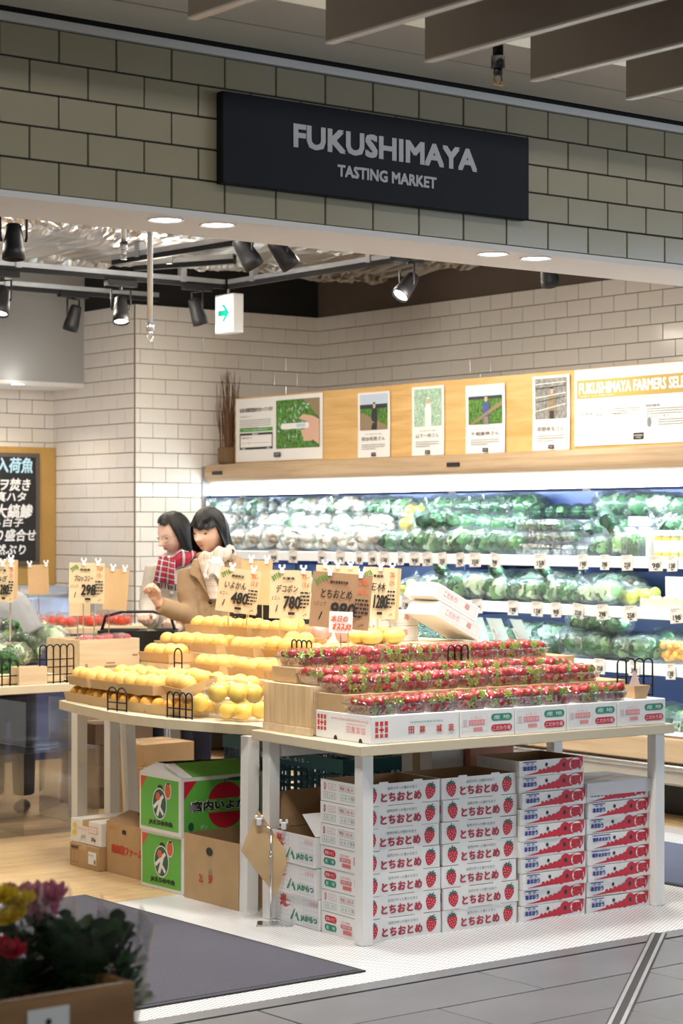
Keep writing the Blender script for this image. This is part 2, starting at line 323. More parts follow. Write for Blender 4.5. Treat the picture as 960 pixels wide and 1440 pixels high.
# ================================================================== SETTING
TILE_W, TILE_H, GAP = 0.197, 0.0976, 0.0045
TCACHE = {}
def tile_mesh(wd, h, m, dep=0.008):
    k = (round(wd, 3), round(h, 3), m)
    if k not in TCACHE:
        TCACHE[k] = MB().box(-wd/2, wd/2, -dep, 0.004, -h/2, h/2, bev=0.0018).mesh('tile', [m])
    return TCACHE[k]
def tile_wall(name, o, ang, length, z0, z1, phase, tm, gm, thick, zbot=0.0, rowflip=0, gap=GAP):
    """slab with running-bond tiles on its local -y face; tiles hang from z1 down to z0"""
    root = struct(MB().box(0, length, 0.0, thick, zbot, z1).build(name, [gm], None, o, ang))
    r = 0; z = z1
    while z > z0 + 0.01:
        zb = max(z - TILE_H, z0); ph = (phase + (0.5 * TILE_W if (r + rowflip) % 2 else 0)) % TILE_W
        x = 0.0; nx = ph if ph > 0.012 else ph + TILE_W
        while x < length - 0.012:
            nx = min(nx, length)
            if length - nx < 0.012: nx = length
            wd = nx - x - gap
            if wd > 0.006: inst(tile_mesh(wd, z - zb - gap, tm), 'tile', root, ((x + nx)/2, R_.uniform(-0.0006, 0.0006), (z + zb)/2), (R_.uniform(-.004, .004), 0, R_.uniform(-.003, .003)))
            x = nx; nx = x + TILE_W
        z = zb; r += 1
    return root
# ---- bulkhead over the shop opening
YF = 5.37
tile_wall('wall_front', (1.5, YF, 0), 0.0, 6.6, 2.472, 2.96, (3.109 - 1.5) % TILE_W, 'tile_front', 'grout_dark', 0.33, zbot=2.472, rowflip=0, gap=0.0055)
struct(MB().box(1.5, 8.1, YF - 0.012, YF + 0.345, 2.452, 2.4715).build('trim_1', ['soffit_white']))
struct(MB().box(1.5, 8.1, YF - 0.022, YF + 0.30, 2.9605, 2.985).build('trim_2', ['white_paint']))
struct(MB().box(1.5, 8.1, YF - 0.012, YF + 0.30, 2.9855, 3.03).build('trim_3', ['black_ceiling']))
# corridor ceiling: two painted bands with a joint, a lit step, upper ceiling
struct(MB().box(-3, 10, 5.085, 5.325, 2.995, 3.06).box(-3, 10, 4.80, 5.075, 2.995, 3.06).box(-3, 10, 5.07, 5.09, 3.02, 3.06).box(-3, 10, 5.325, 5.36, 3.03, 3.06).build('ceiling', ['beige_paint']))
struct(MB().box(-3, 10, 4.79, 4.83, 3.062, 3.20).build('trim_4', ['white_paint']))
struct(MB().box(-3, 10, 1.0, 4.789, 3.20, 3.25).build('ceiling', ['beige_paint']))
# shop walls
YB, XR = 11.66, 8.83
tile_wall('wall_back', (7.33, YB, 0), 0.0, XR - 7.33, 0.6, 2.96, 0.135, 'tile_white', 'grout_grey', 0.2)
tile_wall('wall_right', (XR, YB, 0), -math.pi/2, 6.2, 2.08, 2.96, 0.05, 'tile_white', 'grout_grey', 0.2)
tile_wall('wall_left', (7.33, 12.72, 0), -math.pi/2, 12.72 - YB - 0.012, 0.6, 2.96, 0.06, 'tile_white', 'grout_grey', 0.18)
tile_wall('wall_recess', (4.2, 12.72, 0), 0.0, 3.13, 0.6, 2.47, 0.1, 'tile_white', 'grout_grey', 0.2)
struct(MB().box(2.5, 7.329, 12.30, 12.5, 2.47, 3.6).build('wall_bulkhead', ['grey_wall']))
struct(MB().box(2.5, 7.329, 12.30, 12.72, 2.44, 2.47).build('trim_5', ['white_paint']))
# dark plaster above the tiles and the shop's open black ceiling
struct(MB().box(7.33, 9.1, YB + 0.03, YB + 0.2, 2.961, 3.9).build('wall_upper', ['black_ceiling']))
struct(MB().box(XR + 0.03, XR + 0.2, 5.4, YB + 0.029, 2.961, 3.9).build('wall_upper', ['brown_plaster']))
struct(MB().box(7.33, 7.5, YB + 0.201, 12.72, 2.961, 3.9).build('wall_upper', ['black_ceiling']))
struct(MB().box(0.5, 9.1, 5.72, 13.0, 3.9, 3.95).build('ceiling', ['black_ceiling']))
struct(MB().box(1.5, 8.1, YF + 0.05, YF + 0.33, 3.031, 3.9).build('wall_header', ['black_ceiling']))
# ---- floors
fl = struct(MB().box(-4, 11, -2, 5.285, -0.1, -0.012).build('floor', [mat('slab_joint', (0.10, 0.10, 0.10), 0.9)]))
mat('stone_slab', (0.145, 0.15, 0.162), 0.34, noise_amt=0.16, nscale=2.6, bump=0.06, bscale=40)
SLW, SLD = 0.91, 0.325
sm = MB().box(-SLW/2+.003, SLW/2-.003, -SLD/2+.003, SLD/2-.003, -0.0118, 0.0, bev=0.0015).mesh('stone_slab', ['stone_slab'])
for r in range(9):
    for k in range(9): inst(sm, 'stone_slab', fl, (4.67 + (0.455 if r % 2 else 0) + SLW*(k - 4.5), 5.272 - SLD*(r + .5), R_.uniform(-.0006, .0006)))
struct(MB().box(-4, 11, 5.286, 5.369, -0.1, 0.0).build('trim_6', ['stone_slab']))
def dotmat():
    m = bpy.data.materials.new('mosaic_white'); m.use_nodes = True; nt = m.node_tree; b = nt.nodes['Principled BSDF']; L = nt.links.new
    tc = nt.nodes.new('ShaderNodeTexCoord'); ds = []
    for off in ((0, 0), (0.5, 0.5)):
        mp = nt.nodes.new('ShaderNodeMapping'); mp.inputs['Scale'].default_value = (34, 58, 0); mp.inputs['Location'].default_value = (off[0], off[1], 0)
        fr = nt.nodes.new('ShaderNodeVectorMath'); fr.operation = 'FRACTION'; su = nt.nodes.new('ShaderNodeVectorMath'); su.operation = 'SUBTRACT'; su.inputs[1].default_value = (0.5, 0.5, 0)
        ml = nt.nodes.new('ShaderNodeVectorMath'); ml.operation = 'MULTIPLY'; ml.inputs[1].default_value = (1, 0.6, 0)
        le = nt.nodes.new('ShaderNodeVectorMath'); le.operation = 'LENGTH'
        L(tc.outputs['Object'], mp.inputs[0]); L(mp.outputs[0], fr.inputs[0]); L(fr.outputs[0], su.inputs[0]); L(su.outputs[0], ml.inputs[0]); L(ml.outputs[0], le.inputs[0]); ds.append(le)
    mn = nt.nodes.new('ShaderNodeMath'); mn.operation = 'MINIMUM'; L(ds[0].outputs['Value'], mn.inputs[0]); L(ds[1].outputs['Value'], mn.inputs[1])
    cr = nt.nodes.new('ShaderNodeValToRGB'); cr.color_ramp.elements[0].position = 0.13; cr.color_ramp.elements[1].position = 0.19
    cr.color_ramp.elements[0].color = (0.16, 0.16, 0.17, 1); cr.color_ramp.elements[1].color = (0.80, 0.80, 0.80, 1)
    L(mn.outputs[0], cr.inputs[0]); L(cr.outputs[0], b.inputs['Base Color']); b.inputs['Roughness'].default_value = 0.3
    MATS['mosaic_white'] = m
dotmat()
struct(MB().box(0.5, 6.3, 5.37, 7.13, -0.1, 0.0).build('floor', ['mosaic_white']))
struct(MB().box(6.3, 7.69, 5.37, 9.6, -0.1, 0.0).build('floor', ['mosaic_white']))
wf = struct(MB().box(0.5, 6.299, 7.131, 12.7, -0.1, -0.010).box(6.3, 7.69, 9.601, 12.7, -0.1, -0.010).box(7.691, 9.0, 5.37, 12.7, -0.1, -0.010).build('floor', ['kraft_dark']))
PLK = {}
def plank(x0, x1, y, wd=0.15):
    k = round(x1 - x0, 3); h = k/2
    if k not in PLK: PLK[k] = MB().box(-h+.001, h-.001, -wd/2+.001, wd/2-.001, -0.0098, 0.0, bev=0.001).mesh('floor_plank', ['wood_floor'])
    inst(PLK[k], 'floor_plank', wf, ((x0 + x1)/2, y, 0))
for r in range(37):
    y = 7.131 + 0.075 + 0.15*r; xe = 6.299 if y < 9.6 else 7.689; x = 2.2 - (0.31*r) % 0.9
    while x < xe - 0.02:
        x1 = min(x + 0.9, xe); x1 = xe if xe - x1 < 0.1 else x1; plank(x, x1, y); x = x1
pm2 = MB().box(-0.075+.001, 0.075-.001, -0.45+.001, 0.45-.001, -0.0098, 0.0, bev=0.001).mesh('floor_plank', ['wood_floor'])
for r in range(3):
    for k in range(4): inst(pm2, 'floor_plank', wf, (7.77 + 0.15*r, 6.2 + 0.9*k + 0.3*r, 0))
# sliding-door track let into the stone
p0, p1 = G(866, 1440), G(927, 1311); dv = (p1 - p0); ang = math.atan2(dv.y, dv.x); ln = dv.length
tr = MB().box(-1.6, ln - 0.02, -0.030, 0.030, 0.0008, 0.0018, 1).box(-1.6, ln - 0.02, -0.024, -0.012, 0.0018, 0.004, 0).box(-1.6, ln - 0.02, 0.012, 0.024, 0.0018, 0.004, 0)
struct(tr.build('trim_7', ['zinc', 'black'], None, (p0.x, p0.y, 0), ang))
# mats
mat('mat_grey', (0.088, 0.085, 0.112), 0.95, noise_amt=0.35, nscale=220, bump=0.6, bscale=500); mat('mat_edge', (0.03, 0.03, 0.035), 0.8)
mat('mat_blue', (0.12, 0.14, 0.22), 0.95, noise_amt=0.3, nscale=220, bump=0.6, bscale=500)
def floor_mat(name, label, x0, x1, y0, y1, m):
    t = thing(name, label, 'floor mat', ((x0+x1)/2, (y0+y1)/2, 0)); a, b = (x1-x0)/2, (y1-y0)/2
    MB().box(-a+.02, a-.02, -b+.02, b-.02, 0.0, 0.009, bev=0.003).build('carpet_pile', [m], t)
    MB().box(-a, a, -b, -b+.02, 0, .006).box(-a, a, b-.02, b, 0, .006).box(-a, -a+.02, -b+.02, b-.02, 0, .006).box(a-.02, a, -b+.02, b-.02, 0, .006).build('rubber_edge', ['mat_edge'], t)
floor_mat('entrance_mat', 'large charcoal entrance mat on the white mosaic floor behind the flower crate', 2.2, 4.37, 5.50, 7.33, 'mat_grey')
floor_mat('aisle_mat', 'blue-grey mat in the aisle beside the refrigerated case', 6.43, 7.28, 5.45, 7.25, 'mat_blue')
# ---- sign board
YS = YF - 0.045
a, b_ = PY(313, 128, YS), PY(744, 193, YS); c = PY(313, 260, YS); d_ = PY(744, 307, YS)
zt = (a.z + b_.z)/2; zb = (c.z + d_.z)/2
sg = thing('shop_sign', 'black shop sign with grey capital lettering on the tiled bulkhead', 'sign', (a.x, YS, zb))
MB().box(0, b_.x - a.x, 0, 0.036, 0, zt - zb, bev=0.003).build('sign_board', ['black_board'], sg)
for body, xa, ya, xb, h0 in (('FUKUSHIMAYA', 412, 173, 670, 207), ('TASTING MARKET', 474, 231, 613, 248)):
    q0, q1, qt = PY(xa, h0, YS), PY(xb, h0, YS), PY(xa, ya, YS)
    m = MB(); P = m.plane((q0.x - a.x, -0.001, q0.z - zb), (1, 0, 0), (0, 0, 1)); P.text(body, 0, 0, q1.x - q0.x, qt.z - q0.z, 0, bold=0.045 if len(body) < 13 else 0.04)
    m.build('lettering', ['sign_grey'], sg)
# ---- corridor baffles, sprinklers
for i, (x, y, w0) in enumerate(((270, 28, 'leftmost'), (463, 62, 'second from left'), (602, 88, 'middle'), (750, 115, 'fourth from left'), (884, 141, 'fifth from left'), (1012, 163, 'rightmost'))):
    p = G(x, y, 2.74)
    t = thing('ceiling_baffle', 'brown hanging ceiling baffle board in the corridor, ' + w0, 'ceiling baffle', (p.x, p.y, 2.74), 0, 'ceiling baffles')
    MB().box(-0.012, 0.012, -2.6, 0.0, 0.006, 0.459).build('board', ['baffle'], t); MB().box(-0.013, 0.013, -2.6, 0.001, 0, 0.0055).build('edge_highlight', [mat('baffle_highlight', (0.78, 0.70, 0.62), 0.35)], t)  # highlight along the lower edge painted as a lighter strip
def sprinkler(p, top, label, rp=0.014):
    t = thing('sprinkler', label, 'sprinkler', p)
    MB().cyl((0,0,0.075), (0,0,top), rp, n=10).build('pipe', ['black_metal' if top < 0.6 else 'zinc'], t)
    MB().cyl((0,0,0.05), (0,0,0.085), 0.021, n=10).cyl((0,0,0.03), (0,0,0.05), 0.014, n=10).build('fitting', ['dark_steel' if top < 0.6 else 'zinc'], t)
    MB().tube([(-.012,0,.03),(-.016,0,.015),(0,0,.004),(.016,0,.015),(.012,0,.03)], .003, 5).cyl((0,0,0), (0,0,.004), .016, n=10).build('deflector', ['brass' if top < 0.6 else 'steel'], t)
p = PY(700, 120, 4.55); sprinkler(p, 3.2 - p.z, 'black sprinkler head hanging between the corridor baffles', 0.016)
p = PD(211, 480, 9.9); sprinkler(p, 3.9 - p.z, 'long grey sprinkler pipe hanging in front of the tiled wall')
p = PD(174, 365, 10.2); sprinkler(p, 3.9 - p.z, 'short sprinkler pipe hanging through the foil duct')
# ---- downlights
def downlight(p, label, e=14, c=NEUT, spread=2.4):
    t = thing('downlight', label, 'downlight', p, group='recessed downlights')
    m = MB(); n = 20
    m.add([(0.047*math.cos(2*math.pi*i/n), 0.047*math.sin(2*math.pi*i/n), 0) for i in range(n)] + [(0.056*math.cos(2*math.pi*i/n), 0.056*math.sin(2*math.pi*i/n), -0.004) for i in range(n)] + [(0.060*math.cos(2*math.pi*i/n), 0.060*math.sin(2*math.pi*i/n), 0.0) for i in range(n)],
          [(i, (i+1) % n, n+(i+1) % n, n+i) for i in range(n)] + [(n+i, n+(i+1) % n, 2*n+(i+1) % n, 2*n+i) for i in range(n)])
    m.build('trim_ring', ['white_paint'], t)
    MB().add([(0.047*math.cos(2*math.pi*i/n), 0.047*math.sin(2*math.pi*i/n), -0.001) for i in range(n)], [tuple(range(n))[::-1]]).build('lens', [mat('lamp_glow', (1, 1, 1), 0.5, emit=(1, 0.97, 0.92), estr=9.0)], t)
    if e: lamp('SPOT', (p[0], p[1], p[2] - 0.02), e, c, (p[0], p[1], 0), name='downlight_lamp', spot_size=spread, spot_blend=0.6, shadow_soft_size=0.05)
for (x, y), w0 in zip(((233, 309), (306, 316), (693, 357), (753, 363)), ('leftmost of four', 'second of four from left', 'third of four from left', 'rightmost of four')):
    p = G(x, y, 2.4515); downlight(tuple(p), 'round downlight in the white soffit under the tiled bulkhead, ' + w0, 38)
p = G(25, 540, 2.4395); downlight((p.x, min(p.y, 12.55), 2.4395), 'round downlight under the grey bulkhead above the blackboard', 14, WARM)
# ---- foil-wrapped ducts
mat('foil', (0.52, 0.49, 0.45), 0.28, 1.0); 
def foil_duct(name, label, x0, x1, y0, y1, z0, h, seed):
    def f(u, v):
        # cross-section: sagging bottom with rounded sides, running along x
        x = x0 + (x1-x0)*u; a = math.pi*(v*1.0); cy = (y0+y1)/2; ry = (y1-y0)/2
        s_ = -math.cos(a); t_ = math.sin(a)
        yy = cy + ry*math.copysign(abs(s_)**0.40, s_); zz = z0 + h - h*abs(t_)**0.28
        n1 = noise.noise((x*2.3+seed, yy*5, 1.0)); n2 = noise.noise((x*9+seed, yy*16, 4.0)); n3 = noise.noise((x*26, yy*38+seed, 7.0))
        k = 0.05*n1 + 0.028*n2 + 0.012*n3
        return (x, yy + 0.3*k, zz + k)
    m = MB().grid(f, 190, 130, smooth=False)
    return tag(m.build(name, ['foil']), label, 'duct')
foil_duct('foil_duct', 'wide crumpled silver foil-wrapped duct under the shop ceiling at the left', 2.6, 6.62, 8.75, 11.60, 3.06, 0.5, 3.0)
foil_duct('foil_duct', 'crumpled silver foil-wrapped duct above the lighting tracks in the middle', 6.70, 8.40, 8.8, 10.9, 3.08, 0.45, 11.0)
p = PY(133, 318, 9.3)
sp = thing('duct_spigot', 'round black duct spigot below the foil beside the bulkhead', 'duct', (p.x, p.y, p.z))
MB().cyl((0,0,0), (0,0,0.5), 0.095, n=24).build('collar', ['black_metal'], sp); MB().cyl((0,0,-0.006), (0,0,0.0), 0.088, n=24).build('damper_plate', [mat('blue_grey_metal', (0.16, 0.20, 0.32), 0.4, 0.6)], sp)
# ---- lighting tracks and struts
def strut(p, q, label, m='zinc', wd=0.028, h=0.027, name='ceiling_strut'):
    p, q = Vector(p), Vector(q); d = q - p; ln = d.length; a = math.atan2(d.y, d.x); t = thing(name, label, 'ceiling rail', p, (0, -math.asin(d.z/ln), a))
    MB().box(0, ln, -wd/2, -wd/2+.004, 0, h).box(0, ln, wd/2-.004, wd/2, 0, h).box(0, ln, -wd/2+.004, wd/2-.004, h-.004, h).build('channel', [m], t)
    for k in range(int(ln/1.1)+1):
        x = 0.25 + 1.1*k
        if x < ln - 0.05:
            MB().cyl((x, 0, h), (x, 0, 0.085), 0.004, n=6).build('hanger_rod', ['zinc'], t)
            MB().box(x-.02, x+.02, -wd/2-.006, wd/2+.006, -.006, h+.05, bev=.002).build('clamp', ['zinc'], t)
    MB().box(0, ln, -wd/2+.003, wd/2-.003, -0.028, -0.001).build('light_track', ['black_metal'], t)
    return t
ZT = 2.95
c0 = G(315, 400, ZT); 
strut((G(-60, 376, ZT).x, c0.y, ZT), c0, 'long zinc rail with black light track running left across the shop ceiling')
strut((G(-60, 400, ZT).x, G(222, 418, ZT).y, ZT), G(222, 418, ZT), 'lower zinc rail with black light track at the back')
strut((c0.x + .02, c0.y - .03, ZT), (c0.x + .02, 6.3, ZT), 'zinc rail with black light track running back from the bulkhead')
p = G(160, 366, 3.0); q = G(345, 336, 3.0); strut((p.x, p.y, 3.0), (q.x, q.y, 3.0), 'short bare zinc channel below the foil at the left', wd=0.04)
p = G(190, 374, 3.0); q = G(330, 364, 3.0); strut((p.x, p.y, 3.0), (q.x, q.y, 3.0), 'short bare zinc channel beside the track corner', wd=0.04)
# ---- spotlights
mat('spot_lens', (1, 1, 1), 0.4, emit=(1, 0.96, 0.9), estr=14.0)
def spotlight(x, y, d, tx, ty, L, label, lit=True, e=14, mount=True):
    """x,y: pixel of head centre, d: camera depth, tx,ty: picture-plane direction of the beam (right, down) plus towards camera"""
    p = PD(x, y, d); Rv = Vector((C, -S, 0)); Fv = Vector((-S, -C, 0))
    dirv = (Rv*tx[0] + Fv*tx[1] + Vector((0, 0, -ty))).normalized()
    t = thing('track_spotlight', label, 'spotlight', p, group='black track spotlights')
    a = -dirv*L*0.5; b = dirv*L*0.5; q = dirv.to_track_quat('Z', 'Y').to_matrix().to_4x4()
    prof = [(0.026, -L/2), (0.034, -L/2+.008), (0.040, -L*0.15), (0.046, L*0.2), (0.047, L*0.21), (0.048, L/2), (0.043, L/2), (0.040, L/2-0.02)]
    MB().lathe(prof, 18, M=q).build('lamp_head', ['black_metal'], t)
    n = 18
    MB().add([q @ Vector((0.041*math.cos(2*math.pi*i/n), 0.041*math.sin(2*math.pi*i/n), L/2 - 0.014)) for i in range(n)], [tuple(range(n))]).build('lens', ['spot_lens' if lit else 'black'], t)
    top = Vector((0, 0, L*0.62 + 0.03)); sv = dirv.cross(Vector((0, 0, 1))).normalized()*0.055
    MB().tube([sv*0.9, sv + Vector((0,0,.02)), sv + top*0.9, top*0.9, -sv + top*0.9, -sv + Vector((0,0,.02)), -sv*0.9], 0.006, 6).build('yoke', ['black_metal'], t)
    zt = max(ZT - 0.028 - p.z, top.z + 0.03) if mount else top.z + 0.03
    MB().cyl(top*0.9, (0, 0, zt), 0.012, n=8).box(-.10, .10, -.022, .022, zt-.035, zt, M=RZ(0)).build('track_adapter', ['black_metal'], t)
    if e:
        o = p + dirv*(L/2 + 0.01); lamp('SPOT', o, e, WARM, o + dirv, name='spotlight_lamp', spot_size=1.3, spot_blend=0.8, shadow_soft_size=0.04)
    return t
Y1, Y2, X3, Y4 = c0.y, G(222, 418, ZT).y, c0.x + 0.02, 7.72
strut((2.0, Y4, ZT), (7.4, Y4, ZT), 'zinc rail with black light track just behind the bulkhead')
DY = lambda x, Y: Y / (C - S*uu(x)); DX = lambda x, X: X / (S + C*uu(x))
spotlight(19, 340, DY(19, Y4), (0.02, 0.1), 1.0, 0.15, 'large black track spotlight at the upper left corner under the bulkhead', lit=False, e=0)
spotlight(3, 424, DY(3, Y1), (-0.1, 0.35), 1.0, 0.16, 'lit black track spotlight at the far left edge')
spotlight(103, 447, DY(103, Y2), (-0.3, -0.2), 1.0, 0.16, 'dark black spotlight in front of the grey bulkhead', lit=False)
spotlight(170, 436, DY(170, Y1), (0.05, 0.35), 1.0, 0.16, 'lit black spotlight beside the grey sprinkler pipe')
spotlight(277, 438, DY(277, Y1), (0.3, -0.25), 1.0, 0.16, 'black spotlight left of the arrow exit sign', lit=False)
spotlight(346, 355, DY(346, Y4), (0.55, -0.35), 0.9, 0.15, 'left black spotlight of the pair under the bulkhead in the middle', lit=False)
spotlight(396, 356, DY(396, Y4), (0.65, -0.35), 0.85, 0.15, 'right black spotlight of the pair under the bulkhead in the middle', lit=False)
spotlight(572, 402, DX(572, X3), (-0.5, 0.45), 0.75, 0.16, 'lit black spotlight in front of the brown upper wall')
spotlight(771, 383, DY(771, Y4), (0.2, -0.5), 0.9, 0.14, 'black spotlight at the right, half hidden by the soffit', lit=False)
# ---- exit sign
p = PX(302, 470, X3 - 0.037)
ex = thing('exit_sign', 'lit white box sign with a green arrow hanging from the track', 'sign', (p.x, p.y, p.z))
MB().box(0, 0.075, -0.195, 0.0, 0, 0.232, bev=0.004).build('sign_box', [mat('sign_box', (0.75, 0.75, 0.74), 0.4)], ex)
MB().box(-0.002, 0.0, -0.185, -0.010, 0.012, 0.220).build('light_face', [mat('sign_glow', (0.9, 0.98, 1), 0.4, emit=(0.85, 0.97, 1.0), estr=0.75)], ex)
m = MB(); P = m.plane((-0.0025, -0.010, 0.012), (0, -1, 0), (0, 0, 1))
P.poly([(.03,.09),(.10,.09),(.065,.055),(.092,.055),(.145,.107),(.092,.16),(.065,.16),(.10,.124),(.03,.124)], 0).text('出口', .015, .01, .05, .03, 0)
m.build('arrow', [mat('exit_green', (0.0, 0.45, 0.30), 0.4, emit=(0.02, 0.55, 0.38), estr=0.35)], ex)
MB().cyl((.037, -.09, .232), (.037, -.09, ZT - p.z - 0.028), .008, n=8).build('stem', ['steel'], ex)
# ================================================================== REFRIGERATED CASE
CX = 7.85                                     # front of the canopy
mat('case_back', (0.06, 0.09, 0.22), 0.35); mat('case_white', (0.88, 0.90, 0.92), 0.35); mat('case_grey', (0.30, 0.30, 0.31), 0.5); mat('case_navy', (0.02, 0.03, 0.10), 0.5)
mat('case_tube', (1, 1, 1), 0.4, emit=(0.80, 0.93, 1.0), estr=7.0)
Y0, Y1c = 6.3, 11.62                          # case runs along the right wall
case = thing('refrigerated_case', 'long open refrigerated produce case with wood canopy along the right wall', 'refrigerated case', (0, 0, 0))
def caseprof(pts, name, m, y0=Y0, y1=Y1c, smooth=False, parent=None, bulge=True):
    """extrude an x,z outline along y"""
    n = len(pts); mb = MB(); vs = [(x, y0, z) for x, z in pts] + [(x, y1, z) for x, z in pts]
    mb.add(vs, [tuple(range(n)), tuple(range(n, 2*n))[::-1]] + [(i, n+i, n+(i+1) % n, (i+1) % n) for i in range(n)], 0, False)
    return mb.build(name, [m], parent or case)
caseprof([(8.62, 0.3), (8.80, 0.3), (8.80, 1.86), (8.62, 1.86)], 'back_panel', 'case_back')
# canopy: rounded wood front
arc = [(CX + 0.05 - 0.05*math.cos(t), 1.84 - 0.055*math.sin(t)) for t in [math.pi/2 - i*math.pi/2/6 for i in range(7)]]
cp = [(8.80, 1.915), (8.80, 1.79), (CX + 0.05, 1.785)] + arc + [(CX, 1.88), (CX + 0.02, 1.908), (CX + 0.06, 1.915)]
can = caseprof(cp, 'canopy', 'wood_case')
caseprof([(CX + 0.055, 1.705), (CX + 0.075, 1.705), (CX + 0.075, 1.784), (CX + 0.055, 1.784)], 'light_diffuser', 'case_tube')
bl = caseprof([(CX + 0.04, 1.690), (CX + 0.085, 1.690), (CX + 0.085, 1.7045), (CX + 0.04, 1.7045)], 'night_blind_bar', 'case_navy')
for k, y in enumerate((6.9, 8.0, 9.1, 10.2, 11.2)):
    MB().box(CX + 0.036, CX + 0.045, y, y + 0.06, 1.688, 1.700, bev=.002).build('catch', ['case_grey'], bl)
for (x, y) in ((305, 663), (637, 653), (1000, 640)):
    q = PX(x, y, CX - 0.004); MB().box(CX - 0.010, CX + 0.002, q.y - 0.055, q.y + 0.055, 1.842, 1.866, bev=.003).build('canopy_handle', ['black'], can)
MB().box(CX + 0.0, 8.80, 11.642, 11.655, 0.26, 1.90).build('end_panel', ['case_grey'], case)
mat('mirror', (0.88, 0.91, 0.93), 0.03, 1.0)
MB().box(CX + 0.02, 8.61, 11.625, 11.6395, 0.45, 1.70).build('mirror_panel', ['mirror'], case)
# shelves with white lips
SHELVES = [(7.95, 1.335), (7.90, 1.072), (7.80, 0.792)]
for (x, z) in SHELVES:
    sh = MB().box(x + 0.02, 8.6, Y0, Y1c, z - 0.022, z - 0.004, 0).build('shelf', ['case_white'], case)
    MB().box(x, x + 0.018, Y0, Y1c, z - 0.055, z + 0.004, bev=.003).build('price_rail', ['case_white'], sh)
    for y in (7.2, 8.2, 9.2, 10.2, 11.2): MB().box(x + 0.1, 8.6, y, y + 0.006, z - 0.09, z - 0.022).build('shelf_bracket', ['case_navy'], sh)
dk = MB().box(7.72, 8.6, Y0, Y1c, 0.36, 0.42).build('well', ['case_white'], case)
fp = [(7.66, 0.455), (7.645, 0.44), (7.645, 0.33), (7.68, 0.315), (7.715, 0.315), (7.715, 0.455)]
caseprof(fp, 'front_panel', 'wood_case'); MB().box(7.645, 7.715, Y0, Y1c, 0.456, 0.472, bev=.004).build('front_rail', ['case_white'], case)
MB().box(7.635, 7.72, Y0, Y1c, 0.285, 0.312, bev=.006).build('bumper', ['steel'], case)
caseprof([(7.66, 0.22), (7.72, 0.20), (8.6, 0.20), (8.6, 0.355), (7.72, 0.355), (7.66, 0.284)], 'base_fairing', mat('fairing', (0.40, 0.36, 0.30), 0.5))
MB().box(8.02, 8.6, Y0, Y1c, 0.0, 0.199).build('kick_plate', ['black'], case)
# tubes that light the case, under the canopy and under each shelf
for (x, z, e) in ((CX + 0.10, 1.775, 44), (7.97, 1.276, 12), (7.92, 1.012, 12), (7.83, 0.73, 9)):
    l = lamp('AREA', (x + 0.02, 8.97, z), e, COOL, (x + 0.30, 8.97, z - 0.40), name='case_tube_lamp', shape='RECTANGLE', size=5.2, size_y=0.03)
    d = Vector((0.30, 0, -0.40)).normalized(); l.rotation_euler = Matrix((Vector((0, 1, 0)), (-d).cross(Vector((0, 1, 0))), -d)).transposed().to_euler()
# ---- board with posters standing on the canopy
XB = 7.955
zb0 = 1.916; yL = PX(330, 562, XB).y
bo = thing('poster_board', 'long laminated wooden board standing on top of the refrigerated case', 'board', (XB, 0, zb0))
mat('board_edge', (0.62, 0.34, 0.12), 0.5)
bj = PX(808, 520, XB).y
for (ya, yb) in ((bj + .001, yL), (6.6, bj - .001)):
    MB().box(0, 0.02, ya, yb, 0, 0.435, bev=.002).build('panel', ['wood_board'], bo)
XP = XB - 0.003
def poster(name, label, quad, draw, mats, curl=0.0, thick=0.0015, cat='poster'):
    """quad: pixel left, right, top and bottom rows measured at the left edge; lies on the board, x local to the right as seen"""
    (xl, xr, yt, yb_) = quad; a = PX(xl, yt, XP); b = PX(xr, yt, XP); c = PX(xl, yb_, XP)
    wd = a.y - b.y; h = a.z - c.z; t = thing(name, label, cat, (XP, a.y, max(c.z, zb0 + .001)))
    f = lambda u, v: (-thick - curl*abs(2*u-1)**2*(0.4+0.6*abs(v-0.5)*2) - 0.001, -u*wd, v*h)
    m = MB(); m.grid(f, 8, 6, 0, True, flip=True); m.grid(lambda u, v: tuple(Vector(f(u, v)) + Vector((0.001, 0, 0))), 8, 6, 0, True); m.build('sheet', ['paper'], t)
    m = MB(); P = m.plane((-thick - 0.002, 0, 0), (0, -1, 0), (0, 0, 1)); P.sub = 10 if curl else 0; draw(P, wd, h)
    if curl:
        m.v = [(x - curl*abs(2*(-y/wd)-1)**2*(0.4+0.6*abs(z/h-0.5)*2), y, z) for x, y, z in m.v]
    m.build('print', mats, t); return t
PM = ['ink', 'ink_grey', 'photo_green', 'photo_sky', 'photo_earth', 'photo_skin', 'photo_dark', 'photo_pale', 'paper', 'green_leaf_ink', 'gold_ink', 'photo_blue', 'photo_grey', 'white']
def rows(P, x0, y1, x1, n, lh, mi, rnd, th=0.35):
    for k in range(n):
        x = x0
        xe = x1 if k < n-1 else x0 + (x1-x0)*0.6
        while x < xe: wd = rnd.uniform(.006, .016); P.rect(x, y1-k*lh-lh*th, min(x+wd, xe), y1-k*lh, mi); x += wd + .003
def pgrid(P, x0, y0, x1, y1, nx, ny, fn):
    for i in range(nx):
        for j in range(ny): P.rect(x0+(x1-x0)*i/nx, y0+(y1-y0)*j/ny, x0+(x1-x0)*(i+1)/nx, y0+(y1-y0)*(j+1)/ny, fn((i+.5)/nx, (j+.5)/ny))
def logo(P, cx, cy, wd, h): P.rect(cx-wd/2, cy-h/2, cx+wd/2, cy+h/2, 0).up(); P.text('FUKUSHIMAYA', cx-wd*.4, cy-h*.05, cx+wd*.4, cy+h*.25, 8); P.text('TASTING MARKET', cx-wd*.25, cy-h*.3, cx+wd*.25, cy-h*.15, 8)
